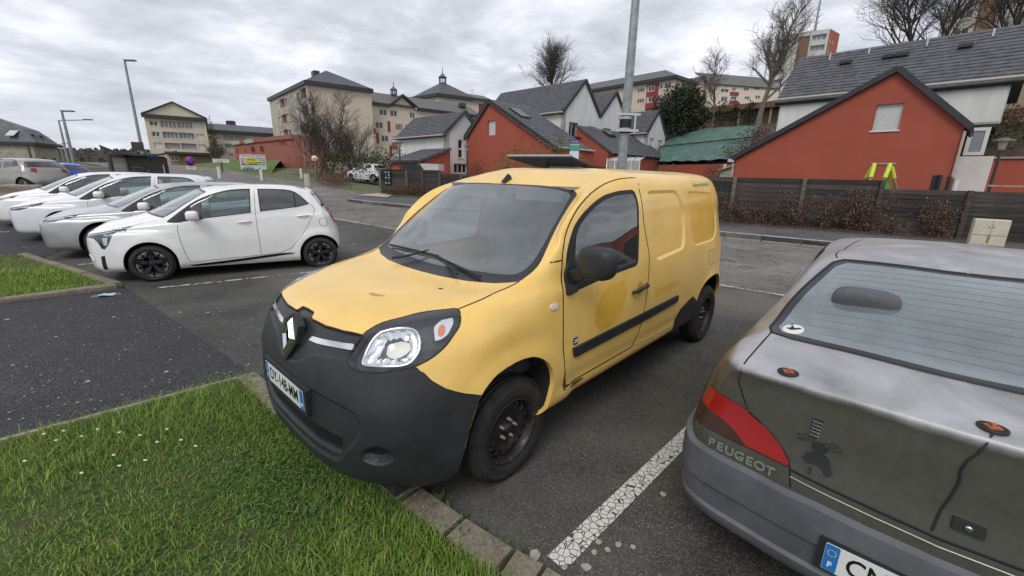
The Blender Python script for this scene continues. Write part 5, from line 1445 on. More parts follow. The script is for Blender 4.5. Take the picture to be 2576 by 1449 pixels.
 # weathered grey saloon in the foreground
SED_L=3.52
SED_RZ=0.837
SED_POS=(1.351+SED_L*math.cos(SED_RZ),1.073+SED_L*math.sin(SED_RZ),0)
def sedan_spec():
 B=-SED_L
 R_=[((.62,.24,.72,1),(.79,.27),(-.38,),(B+.10,.27,.78,0)),((.68,.30,.80,1),(.835,.32),(-.38,),(B+.02,.32,.82,0)),((.70,.44,.82,1),(.845,.46),(-.38,),(B+.015,.47,.835,0)),((.69,.58,.81,1),(.845,.60),(-.39,),(B+.03,.625,.83,0)),((.66,.68,.79,1),(.840,.74),(-.40,),(B+.055,.74,.80,0)),((.55,.76,.70,.25),(.822,.85),(-.42,),(B+.065,.90,.765,.0),.03),((.05,.92,.66,.30),(.79,.925),(-.46,.92),(B+.085,1.005,.70,.10),.03),((-.10,.95,.66,.28),(.775,.955),(-.52,.96),(B+.22,1.030,.69,.06),.02),((-.20,.97,.66,.26),(.755,.985),(-.60,1.0),(B+.42,1.050,.665,.10),.03),((-.55,1.17,.60,.2),([.70,.70,.70,.695,.68,.655],1.16),(-.80,1.16),(B+.82,1.205,.60,.10),.04),((-.92,1.32,.55,.12),([.61,.625,.63,.625,.61,.585],1.30),(-1.05,1.29),(B+1.20,1.335,.55,.10),.045),((-1.05,1.345,.50,.08),([.55,.565,.57,.565,.55,.53],1.335),(-1.2,1.33),(B+1.33,1.362,.49,.06),.025),((-1.2,1.365,.33,.05),([.35]*6,1.372),(-1.35,1.37),(B+1.45,1.375,.33,.04),.008),((-1.35,1.375,0,0),(0,1.382),(-1.45,1.38),(B+1.60,1.380,0,0),0),]
 return dict(rows=R_,low=4,rlow=5,prof=[0,.012,.06,.21,.55,1.0],sx=[-1.0,-1.5,-1.95,-2.3,-2.62],wb=2.58,wr=.29,rim=.18,tw=.185,arch=.34,track=.73,zcowl=.93,xcowl=-.2,xroof=-.92,h=1.38,step=.03,flare=.010)
def sedan_cage():
 C=gen_cage(sedan_spec());B=-SED_L
 low={0:((.44,.22,.12,.10),(.79,.72,.45,0),(.25,)*4),1:((.36,.14,.045,.02),(.835,.775,.47,0),(.30,)*4),2:((.34,.12,.03,.0),(.845,.80,.50,0),(.47,)*4),3:((.34,.13,.045,.015),(.845,.80,.50,0),(.62,)*4),4:((.36,.165,.07,.045),(.838,.775,.49,0),(.745,.75,.76,.76)),5:((.38,.18,.09,.065),(.815,.745,.46,0),(.86,.885,.92,.93))}
 for r,(xs,ys,zs)in low.items():
  for k in range(4):C[r,12+k]=(B+xs[k],ys[k],zs[k])
 cols={6:(.38,.17,.095,.075),7:(.58,.34,.25,.22),8:(.66,.535,.44,.42),9:(.98,.885,.83,.81),10:(1.30,1.24,1.20,1.185),11:(1.46,1.37,1.335,1.33),12:(1.62,1.53,1.48,1.45),13:(1.85,1.75,1.65,1.60)}
 y12={6:(.785,.70,.44,0),7:(.765,.70,.42,0),8:(.73,.650,.38,0),9:(.648,.575,.33,0),10:(.572,.50,.30,0),11:(.52,.44,.26,0),12:(.34,.29,.17,0),13:(0,0,0,0)}
 z12={6:(.935,.978,1.003,1.008),7:(.965,1.008,1.024,1.028),8:(.990,1.035,1.048,1.050),9:(1.165,1.195,1.207,1.210),10:(1.302,1.320,1.333,1.338),11:(1.338,1.352,1.360,1.363),12:(1.366,1.370,1.374,1.376),13:(1.38,1.38,1.38,1.38)}
 for r in cols:
  for k in range(4):C[r,12+k]=(B+cols[r][k],y12[r][k],z12[r][k])
  C[r,11,0]={6:-2.85,7:-2.72,8:-2.68,9:-2.40,10:-2.12,11:-2.0,12:-1.85,13:-1.62}[r]
  C[r,10,0]=min(C[r,10,0],-9)if False else{6:-2.3,7:-2.25,8:-2.2,9:-2.0,10:-1.85,11:-1.78,12:-1.70,13:-1.57}[r]
  if r>=9:
   for k,x in((9,(-1.75,-1.65,-1.62,-1.60,-1.54)),(8,(-1.45,-1.45,-1.45,-1.50,-1.51)),(7,(-1.1,-1.2,-1.3,-1.42,-1.48))):C[r,k,0]=x[min(r-9,4)]
 return C
def build_sedan():
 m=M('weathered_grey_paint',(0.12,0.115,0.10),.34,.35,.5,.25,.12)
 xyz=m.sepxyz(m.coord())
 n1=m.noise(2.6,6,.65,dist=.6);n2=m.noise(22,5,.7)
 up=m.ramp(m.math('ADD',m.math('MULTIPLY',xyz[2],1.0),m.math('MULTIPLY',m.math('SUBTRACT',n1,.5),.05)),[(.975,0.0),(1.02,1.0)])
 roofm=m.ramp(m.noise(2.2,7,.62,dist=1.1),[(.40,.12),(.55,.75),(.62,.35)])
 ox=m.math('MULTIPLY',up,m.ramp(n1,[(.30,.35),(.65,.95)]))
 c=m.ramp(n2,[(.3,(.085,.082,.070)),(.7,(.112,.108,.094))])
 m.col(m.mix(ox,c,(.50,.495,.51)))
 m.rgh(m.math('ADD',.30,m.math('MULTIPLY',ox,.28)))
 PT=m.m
 BUMP=M('grey_bumper_plastic',(0.10,0.105,0.118),.5);BUMP.col(BUMP.ramp(BUMP.noise(5,6,.7),[(.3,(.075,.08,.09)),(.7,(.125,.13,.145))]));BUMP.bump(BUMP.noise(200,2),.1,.002);BUMP=BUMP.m
 t=thing('grey_saloon','weathered grey saloon seen from behind with stickers and two aerial mounts on its boot','car',SED_POS,SED_RZ)
 sh=Shell(sedan_cage(),0.026)
 B=-SED_L;DR=(-1,1,0);RS=(-1,0,.8);RL=(-1,0,1)
 rear=lambda c:c.x<-2.75
 win=[(.05,-.43),(-.07,-.430),(-.33,-.408),(-.470,-.398),(-.510,-.43),(-.582,-.663),(-.632,-.844),(-.655,-1.0),(-.632,-1.055),(-.54,-1.082),(-.337,-1.092),(-.123,-1.106),(.05,-1.11)]
 gl=[(.05,-.46),(-.07,-.459),(-.327,-.440),(-.450,-.434),(-.490,-.475),(-.557,-.716),(-.595,-.866),(-.618,-1.0),(-.595,-1.038),(-.441,-1.053),(-.25,-1.065),(-.047,-1.076),(.05,-1.078)]
 lid=[(.05,-1.40),(-.634,-1.37),(-.642,-1.536),(-.649,-1.637),(-.652,-1.746),(-.59,-1.843),(-.52,-1.873),(-.46,-1.915),(-.425,-1.955),(-.415,-1.977),(-.40,-2.035),(.05,-2.035)]
 light=cr([(1.800,.835),(1.847,.838),(1.948,.835),(2.008,.822),(2.067,.790),(2.117,.751),(2.153,.708),(2.158,.685),(2.032,.686),(1.90,.682),(1.80,.678),(1.76,.70),(1.775,.78)],2,sharp=(7,))
 amber=cr([(1.72,.752),(1.828,.752),(1.923,.747),(1.984,.725),(2.030,.690),(2.02,.66),(1.72,.66)],2,sharp=(0,4,5,6))
 bumper=[(1.30,.64),(1.80,.630),(1.869,.608),(1.977,.605),(2.106,.603),(2.178,.600),(2.247,.602),(2.352,.595),(2.62,.595),(2.62,.05),(1.30,.05)]
 sh.cut(lid,RL,'lid',lambda c:c.x<-2.85 and c.z>.58)
 sh.cut(win,RS,'rfrit',lambda c:c.z>1.0 and c.x<-1.7);sh.cut(gl,RS,'rscreen',lambda c:c.z>1.0 and c.x<-1.7)
 sh.cut(light,DR,'light',rear,only=['body']);sh.cut(amber,DR,'amber',rear,only=['light'])
 sh.recess(bumper,DR,.016,-.022,'bumper','bumper',rear)
 sh.recess([(1.5,.455),(2.62,.455),(2.62,.335),(1.5,.335)],DR,.016,.014,'bumper','bumper',rear,only=['bumper'])
 sh.recess([(-.31,.375),(.05,.375),(.05,.505),(-.31,.505)][::-1],'rear',.012,.010,'bumper','bumper',lambda c:c.x<-3.3)if False else None
 sg=cr([(-.80,.955),(-.90,1.10),(-1.08,1.26),(-1.25,1.30),(-1.9,1.30),(-2.15,1.24),(-2.42,1.05),(-2.50,.985),(-1.6,.965)],2,sharp=(0,7))
 sh.cut(sg,'side','sideglass',lambda c:c.y>.4,only=['body'])
 hz=.30;af=arch_poly(0,hz,.34,.05);ar=arch_poly(-2.58,hz,.34,.05)
 sh.cut(af,'side','hole',lambda c:c.y>.5);sh.cut(ar,'side','hole',lambda c:c.y>.5)
 S=sedan_spec();C=sedan_cage();ws=row_loop(S,C,8,10,'f',(1,0,.8),.015,(.02,.03))
 sh.cut(ws,(1,0,.8),'frit',lambda c:c.z>.9 and c.x>-1.1);sh.cut(offset_poly(ws,.03),(1,0,.8),'screen',lambda c:c.z>.9 and c.x>-1.1)
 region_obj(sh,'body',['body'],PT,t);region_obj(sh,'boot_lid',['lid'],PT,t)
 region_obj(sh,'bumper',['bumper'],BUMP,t)
 REARG=glass_mat('heated_rear_glass',(0.42,0.50,0.50),0.15,rough=.03,film=.30,filmcol=(.42,.50,.53))
 region_obj(sh,'rear_screen',['rscreen'],REARG,t);region_obj(sh,'rear_screen_surround',['rfrit'],FRIT,t)
 region_obj(sh,'windscreen',['screen'],SCREEN,t);region_obj(sh,'windscreen_surround',['frit'],FRIT,t)
 AMB=M('smoked_amber_lens',(.05,.02,.012),.12);AMB.bump(AMB.math('SINE',AMB.math('MULTIPLY',AMB.sepxyz(AMB.coord())[2],700.0)),.5,.002);AMB=AMB.m
 RED=M('ribbed_red_lens',(.33,.008,.010),.10,0,.6,.5);RED.bump(RED.math('SINE',RED.math('MULTIPLY',RED.sepxyz(RED.coord())[2],700.0)),.12,.002);RED=RED.m
 for f_ in(False,True):
  tl=region_obj(sh,'tail_light',['light'],RED,t,False,f_,off=.003)
  o=region_obj(sh,'indicator_lens',['amber'],AMB,tl,False,f_,off=.003)
  region_obj(sh,'side_window',['sideglass'],DARKGLASS,t,False,f_)
 seams(sh,t,[(light,DR,True)],.013,.0015,'lamp_seal',RUBBER)
 seams(sh,t,[(lid[1:11],RL,False),([(-2.254,1.324),(-2.007,1.345),(-1.484,1.36)],'side',False),([(-2.995,.634),(-3.10,.640),(-3.192,.642),(-3.315,.649),(-3.385,.650)],'top',False),([(1.50,.556),(1.87,.558),(2.118,.556),(2.256,.560),(2.48,.552)],DR,False)],.009,.0012)
 seams(sh,t,[([(.413,.676),(.30,.668),(.15,.660),(.0,.655)],'rear',False)],.012,.0016,'lid_moulding_gap',GAP)
 seams(sh,t,[([(.408,.650),(.30,.642),(.15,.634),(.0,.630)],'rear',False)],.006,.003,'lid_moulding',mat('worn_trim',(.35,.34,.30),.3,.5))
 seams(sh,t,[([(-.002,-.431)]+win[1:12]+[(-.002,-1.108)],RS,False)],.016,.004,'rear_screen_rubber',RUBBER)
 hl=MB()
 for k in range(12):
  b=-.50-k*.046
  w=.47+.115*(k/11)
  pts=[]
  for i in range(-8,9):
   q=sh.hit(-abs(w*i/8),b,RS,off=.0);pts.append(Vector((q.x,-math.copysign(q.y,i)if i else 0,q.z)))
  seam_strip(hl,pts,sh,.0022,.0006,sink=.0002)
 hl.build('heater_lines',mat('heater_line',(.10,.07,.05),.6),t)
 c0=sh.hit(-.557,-1.006,RS,off=.0012)
 st=pad(sh,'round_sticker',circle2(-.557,-1.006,.043,24,.036),RS,.0012,mat('sticker_white',(.72,.73,.72),.5),t,False,base=0)
 sk=MB();nn=sh.nrm(c0);fm=frame_mat(c0+nn*.001,(0,-1,0),(.8,0,.6))
 for P in([(-.03,.0),(-.012,.004),(-.006,.022),(.004,.006),(.022,.014),(.036,.010),(.018,.002),(.030,-.006),(.006,-.004),(-.008,-.018),(-.010,-.006)],[(-.030,-.014),(-.012,-.026),(.012,-.027),(.026,-.016),(.012,-.0235),(-.012,-.0225)],[(-.022,.014),(-.010,.026),(.0,.029),(-.008,.022)]):
  sk.prism(P,0,.0005,0,fm)
 sk.build('sticker_drawing',BLACK_INK,st)
 word='PEUGEOT';bmx=bmesh.new()
 for i,ch in enumerate(word):
  a=1.935+i*.0315
  p=sh.hit(a,.634,DR,off=.004);p2=sh.hit(a+.01,.634,DR,off=.004)
  me=text_mesh(ch,.052,.0018,bold=.0014,sx=1.05);me.transform(frame_mat(p,p2-p,(0,0,1)));bmx.from_mesh(me);bpy.data.meshes.remove(me)
 me=bpy.data.meshes.new('name_lettering');bmx.to_mesh(me);bmx.free();obj('name_lettering',me,t,mat('letter_metal',(.62,.62,.58),.35,.8))
 number_plate(t,(B-.026,0,.442),'CN-739-XX','17',facing=-1)
 br=MB();br.box((B-.012,0,.442),(.026,.56,.13));br.build('plate_bracket',BLK_PLASTIC,t)
 DEC=mat('black_decal',(.022,.025,.028),.4)
 dm=MB()
 def onlid(y,z,off=.0015):
  q=sh.hit(abs(y),z,'rear',off=off);return Vector((q.x,math.copysign(q.y,y),q.z))
 def patch(P,m_=DEC):
  tri=geometry.tessellate_polygon([[Vector((y,z,0))for y,z in P]])
  dm.add([onlid(y,z)for y,z in P],[tuple(t_)for t_ in tri])
 patch([(.383,.896),(.383,.858),(.381,.825),(.358,.822),(.353,.858),(.349,.900)])
 patch(circle2(.343,.795,.026,14,.022));patch([(.378,.765),(.352,.776),(.320,.776),(.306,.764),(.300,.742),(.290,.725),(.296,.706),(.312,.703),(.325,.724),(.350,.728),(.372,.722),(.392,.742),(.380,.748)])
 patch([(.362,.716),(.356,.694),(.372,.700),(.366,.692),(.350,.690),(.350,.716)])
 for s_ in(0,1):
  for k in range(3):
   cy=(.372+.017*k)if s_==0 else(.325-.017*k);cz=.815+(.006*(k%2))
   pts=[onlid(cy+.009*math.cos(a),cz+.008*math.sin(a),.002)for a in[q*math.pi/5 for q in range(9)]]
   dm.tube(pts,.0014,4)
  pts=[onlid((.345+.018*k)if s_==0 else(.345-.014*k),.806+.003*math.sin(k*1.5),.002)for k in range(5)];dm.tube(pts,.0015,4)
 dm.build('boot_decal',DEC,t)
 dl=MB()
 for k in range(5):
  z=.886-k*.013;dl.tube([onlid(.380-.0035*q,z+.003*math.sin(q*2.2),.0025)for q in range(9)],.0009,4)
 dl.build('decal_lines',mat('decal_silver',(.45,.45,.43),.4),t)
 RUST=mat('rust_orange',(.38,.11,.045),.75,var=.35,vscale=60)
 for(x,y)in((-3.365,.494),(-3.385,-.045)):
  q=sh.hit(x,abs(y),'top');q=Vector((q.x,y,q.z));nn=sh.nrm(Vector((q.x,abs(y),q.z)))
  a=MB();a.lathe([(.036,-.002),(.036,.006),(.030,.008),(.028,.004),(.001,.004)],22,Matrix.Translation(q));am=a.build('aerial_mount',RUBBER,t)
  b=MB();b.box((q.x,y,q.z+.006),(.030,.034,.006),rz=.5);b.box((q.x,y,q.z+.012),(.014,.012,.010),rz=.3);b.build('rusty_bracket',RUST,am)
 w=MB();pts=[Vector((-3.405,-.05,1.022)),Vector((-3.43,-.040,1.016))]+[onlid(y,z,.006)for y,z in((-.030,.985),(-.022,.955),(-.006,.925),(.0,.89),(-.004,.85),(.003,.80),(.015,.75),(.020,.70),(.022,.672))]
 w.tube(pts,.0035,6);w.build('loose_cable',RUBBER,t)
 lk=MB();P=[(-.012,.742),(-.085,.738),(-.085,.702),(-.014,.704)]
 lk.add([onlid(*p,.001)for p in P]+[onlid(*p,.010)for p in P],[(4,5,6,7),(0,1,5,4),(1,2,6,5),(2,3,7,6),(3,0,4,7)]);lk.build('boot_lock',RUBBER,t)
 lk=MB();lk.lathe([(.009,0),(.009,.004),(.001,.004)],14,frame_mat(onlid(-.048,.722,.011),(0,-1,0),(0,0,1)));lk.build('key_barrel',SATIN,t)
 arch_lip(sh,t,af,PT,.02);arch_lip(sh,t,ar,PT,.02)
 for x in(0.,-2.58):
  for sy in(1,-1):make_wheel(t,(x,sy*.73,.29),.29,.18,.18,'seven',sy)
 u=MB();u.box((-1.4,0,.30),(3.3,1.4,.18));u.box((-3.1,0,.36),(.55,1.35,.2));u.build('underbody',UNDER,t)
 f=MB();f.box((-1.4,0,.45),(2.2,1.35,.05));f.box((-2.78,0,.965),(.60,1.28,.03));f.build('parcel_shelf',INTERIOR,t)
 for sy in(1,-1):make_seat(t,-1.35,sy*.36,.58,.56,.3);make_seat(t,-2.25,sy*.33,.60,.50,.35)
 hd=MB();hd.box((-1.6,0,1.31),(.9,1.0,.015));hd.build('headliner',HEADLINER,t)
 for sy in(-1,):
  o=superellipsoid((-.72,sy*.93,1.0),(.07,.10,.065),(.6,.6),10).build('door_mirror',BLK_PLASTIC,t)
 return t
build_sedan()
# building kit
class Plane:
 def __init__(s,code,x,y,d,ang,off=0.0):
  px,py=zp(code,x,y)if code else(x,y)
  P=at_d(px,py,d);s.d=Vector((math.cos(R(ang)),math.sin(R(ang)),0));s.n=Vector((s.d.y,-s.d.x,0))
  if s.n.dot(Vector((P.x,P.y,0)))>0:s.n=-s.n
  s.o=Vector((P.x,P.y,0))+s.n*off;s.z0=P.z;s.ang=ang
 def q(s,code,x,y):
  px,py=zp(code,x,y)if code else(x,y)
  r=ray_dir(px,py);c=Vector((0,0,CAM_H));t=(s.o-c).dot(s.n)/r.dot(s.n);p=c+r*t
  return((p-s.o).dot(s.d),p.z)
 def P(s,u,z,off=0.0):
  p=s.o+s.d*u+s.n*off;return Vector((p.x,p.y,z))
 def rect(s,code,x0,y0,x1,y1):
  a,b,c,e_=s.q(code,x0,y0),s.q(code,x1,y1),s.q(code,x0,y1),s.q(code,x1,y0)
  u0,u1=(a[0]+c[0])/2,(b[0]+e_[0])/2;z1,z0=(a[1]+e_[1])/2,(b[1]+c[1])/2
  return(min(u0,u1),min(z0,z1),max(u0,u1),max(z0,z1))
 def base(s,u):p=s.P(u,0);return G(p.x,p.y)
def stucco(name,c,dirt=.12,streak=.0,scale=1.0):
 m=M(name,c,.92,0,.25);n=m.noise(.9*scale,6,.65);n2=m.noise(60,3,.6)
 v=m.coord((1.4,1.4,.16));st=m.noise(1.6,5,.6,vec=v)
 a=tuple(q*(1-dirt)for q in c);b=tuple(min(1,q*(1+dirt*.5))for q in c)
 cc=m.ramp(n,[(.3,a),(.65,b)])
 if streak:cc=m.mix(m.math('MULTIPLY',m.ramp(st,[(.48,0.0),(.7,1.0)]),streak),cc,tuple(q*.62+g for q,g in zip(c,(.0,.02,-.01))))
 m.col(cc);m.bump(n2,.25,.01);return m.m
WHITE_R=stucco('white_render',(.70,.695,.67),.07,.40)
RED_R=stucco('red_render',(.37,.092,.062),.09,.12)
BEIGE_R=stucco('beige_precast',(.62,.53,.425),.10,.30)
BEIGE_P=stucco('beige_panel',(.66,.565,.455),.10,.30)
BEIGE_D=stucco('stained_precast',(.50,.45,.375),.15,.5)
YELLOW_R=stucco('pale_yellow_render',(.60,.56,.42),.06,.15)
BRICKRED=stucco('dull_red_render',(.33,.125,.095),.10,.15)
MAROON=stucco('maroon_render',(.27,.055,.065),.08,.1)
OCHRE=stucco('ochre_render',(.36,.27,.17),.08,.2)
BROWNC=stucco('brown_cladding',(.20,.12,.08),.15,.3)
def slate_mat(name,c=(.080,.084,.093),moss=0.15):
 m=M(name,c,.55,0,.45)
 v=m.coord((1,1,1));n=m.noise(2.0,6,.65);t_=m.voro(3.2,out=1,vec=m.coord((1.3,1.3,3)))
 cc=m.ramp(m.sepxyz(t_)[0],[(0.,tuple(q*.72 for q in c)),(1.,tuple(q*1.35 for q in c))])
 cc=m.mix(m.math('MULTIPLY',m.ramp(n,[(.45,0.),(.75,1.)]),moss),cc,(.10,.10,.065))
 m.col(cc);m.bump(m.noise(22,4),.3,.01);return m.m
SLATE=slate_mat('roof_slate');SLATE_OLD=slate_mat('old_roof_slate',(.11,.106,.098),.6)
EDGE=mat('dark_roof_edge',(.028,.03,.034),.5)
WGLASS=M('window_pane',(.025,.03,.033),.08,0,.6);WGLASS=WGLASS.m
CURT=mat('net_curtain_pane',(.28,.29,.29),.25,var=.2,vscale=2)
PVC=mat('white_window_frame',(.66,.66,.65),.4)
SHUT=mat('roller_shutter',(.56,.56,.55),.5,var=.05)
GUTTER=mat('beige_gutter',(.42,.36,.30),.5)
def facade(parent,W,outer,holes=(),m_=None,depth=.30,name='wall',reveal=.16):
 us_=[p[0]for p in outer];zs_=[p[1]for p in outer];hs=[]
 for h in holes:
  h=[max(h[0],min(us_)+.08),max(h[1],min(zs_)+.06),min(h[2],max(us_)-.08),min(h[3],max(zs_)-.06)]
  for g in hs:
   if h[0]<g[2]+.03 and h[2]>g[0]-.03 and h[1]<g[3]and h[3]>g[1]:
    if h[0]+h[2]>g[0]+g[2]:h[0]=g[2]+.03
    else:h[2]=g[0]-.03
  if h[2]-h[0]>.1 and h[3]-h[1]>.1:hs.append(h)
 holes=hs
 loops=[[Vector((u,z,0))for u,z in outer]]+[[Vector((h[0],h[1],0)),Vector((h[0],h[3],0)),Vector((h[2],h[3],0)),Vector((h[2],h[1],0))]for h in holes]
 tri=geometry.tessellate_polygon(loops);flat=[p for l in loops for p in l]
 bmx=bmesh.new();vf=[bmx.verts.new(W.P(p.x,p.y))for p in flat]
 for t_ in tri:
  try:f=bmx.faces.new([vf[i]for i in t_])
  except ValueError:continue
 bmx.normal_update()
 for f in bmx.faces:
  if f.normal.dot(W.n)<0:f.normal_flip()
 k=0
 for li,l in enumerate(loops):
  dp=depth if li==0 else reveal;n=len(l)
  vb=[bmx.verts.new(W.P(p.x,p.y,-dp))for p in l]
  for i in range(n):
   j=(i+1)%n
   try:bmx.faces.new([vf[k+i],vf[k+j],vb[j],vb[i]])
   except ValueError:pass
  k+=n
 me=bpy.data.meshes.new(name);bmx.to_mesh(me);bmx.free()
 return obj(name,me,parent,m_)
def window(parent,W,r,kind='double',rec=.14,fw=.06,pane=None,frame=None,name='window',sill=True):
 u0,z0,u1,z1=r;off=-rec
 fr=MB()
 def bx(a0,b0,a1,b1,o0,o1,mb=fr):
  p=[W.P(a0,b0,o0),W.P(a1,b0,o0),W.P(a1,b0,o1),W.P(a0,b0,o1),W.P(a0,b1,o0),W.P(a1,b1,o0),W.P(a1,b1,o1),W.P(a0,b1,o1)]
  mb.hexa(p)
 if kind in('shutter','panel'):
  n=1 if kind=='panel' else max(4,min(16,int((z1-z0)/.09)))
  h=(z1-z0)/n
  for i in range(n):bx(u0+.01,z0+i*h+.006,u1-.01,z0+(i+1)*h,off-.02,off+(.012 if kind!='panel' else 0))
  o=fr.build('shutter',frame or SHUT,parent)
  return o
 bx(u0,z0,u1,z0+fw,off-.03,off+.03);bx(u0,z1-fw,u1,z1,off-.03,off+.03);bx(u0,z0+fw,u0+fw,z1-fw,off-.03,off+.03);bx(u1-fw,z0+fw,u1,z1-fw,off-.03,off+.03)
 nm={'double':1,'single':0,'triple':2,'quad':3}.get(kind,1)
 for k in range(nm):
  c=u0+(u1-u0)*(k+1)/(nm+1);bx(c-fw*.6,z0+fw,c+fw*.6,z1-fw,off-.03,off+.032)
 if sill:bx(u0-.04,z0-.05,u1+.04,z0,off-.05,.04)
 o=fr.build(name,frame or PVC,parent)
 g=MB();bx(u0+fw*.5,z0+fw*.5,u1-fw*.5,z1-fw*.5,off-.05,off-.015,g);g.build('pane',pane or WGLASS,o)
 return o
def slope(parent,pts,m_,name='roof',courses=0,thick=.14,edge=None,part='slate_course'):
 a,b,c,d=[Vector(p)for p in pts]
 n=(b-a).cross(d-a).normalized()
 if n.z<0:n=-n
 mb=MB();lo=[p-n*thick for p in(a,b,c,d)]
 mb.hexa(lo+[a,b,c,d])if(b-a).cross(d-a).z>0 else mb.hexa([lo[1],lo[0],lo[3],lo[2],b,a,d,c])
 o=mb.build(name,edge or m_,parent)
 if courses:
  me=None
  for k in range(courses):
   t0=k/courses;t1=min(1,(k+1.08)/courses)
   p=[a.lerp(d,t0),b.lerp(c,t0),b.lerp(c,t1),a.lerp(d,t1)]
   up0,up1=.034,.006
   q=[p[0]+n*up0,p[1]+n*up0,p[2]+n*up1,p[3]+n*up1];l=[v_+n*.001 for v_ in p]
   cm=MB();cm.hexa(l+q)if(b-a).cross(d-a).z>0 else cm.hexa([l[1],l[0],l[3],l[2],q[1],q[0],q[3],q[2]])
   cm.build(part,m_,o)
 return o
def gable_roof(parent,W,u0,u1,ze,half,zr,m_,courses=14,over=.25,back=True,hip0=0,hip1=0,thick=.14):
 sl=(zr-ze)/half;zo=ze-over*sl
 f=[W.P(u0-over,zo,over),W.P(u1+over,zo,over),W.P(u1+over-hip1,zr,-half),W.P(u0-over+hip0,zr,-half)]
 o=slope(parent,f,m_,courses=courses,thick=thick,edge=EDGE)
 if back:slope(parent,[W.P(u1+over,zo,-2*half-over),W.P(u0-over,zo,-2*half-over),f[3],f[2]],m_,thick=thick,edge=EDGE)
 return o
def verge(parent,a,b,w=.16,h=.20,name='verge_board',m_=None):
 mb=MB();mb.bar(a,b,w,h);return mb.build(name,m_ or EDGE,parent)
def side_wall(parent,W,u,z0,z1,depth,m_,name='side_wall',apex=None,half=None):
 a=W.P(u,z0);b=W.P(u,z0,-depth);pts=[a,b,W.P(u,z1,-depth)]+([W.P(u,apex,-depth/2)]if apex else[])+[W.P(u,z1)]
 nrm=W.d*.02;n=len(pts);mb=MB()
 mb.add([p+nrm for p in pts]+[p-nrm for p in pts],[tuple(range(n)),tuple(range(n,2*n))[::-1]]+[(i,i+n,(i+1)%n+n,(i+1)%n)for i in range(n)])
 return mb.build(name,m_,parent)
def pipe(parent,a,b,r=.05,m_=None,name='downpipe'):
 mb=MB();mb.tube([a,b],r,8);return mb.build(name,m_ or GUTTER,parent)
def panels(parent,W,poly,m_,nu,nz,zlo,zhi,skip=(),name='wall_panel'):
 us=[p[0]for p in poly];u0,u1=min(us),max(us);du=(u1-u0)/nu;dz=(zhi-zlo)/nz;g=.035
 mb=MB();mb.hexa([W.P(g,g,0),W.P(du-g,g,0),W.P(du-g,g,.03),W.P(g,g,.03),W.P(g,dz-g,0),W.P(du-g,dz-g,0),W.P(du-g,dz-g,.03),W.P(g,dz-g,.03)])
 o0=W.P(0,0);me=mb.mesh(name);me.transform(Matrix.Translation(-o0));me.materials.append(m_);bmx=bmesh.new();bmx.from_mesh(me);bmesh.ops.recalc_face_normals(bmx,faces=bmx.faces);bmx.to_mesh(me);bmx.free()
 for i in range(nu):
  for j in range(nz):
   a,b=u0+i*du,zlo+j*dz
   if not inpoly(a+du/2,b+dz/2,poly):continue
   if any(a<s_[2]and a+du>s_[0]and b<s_[3]and b+dz>s_[1]for s_ in skip):continue
   o=bpy.data.objects.new(name,me);COL.objects.link(o);o.parent=parent;o.location=W.P(a,b)
def prn(n,*a):pass
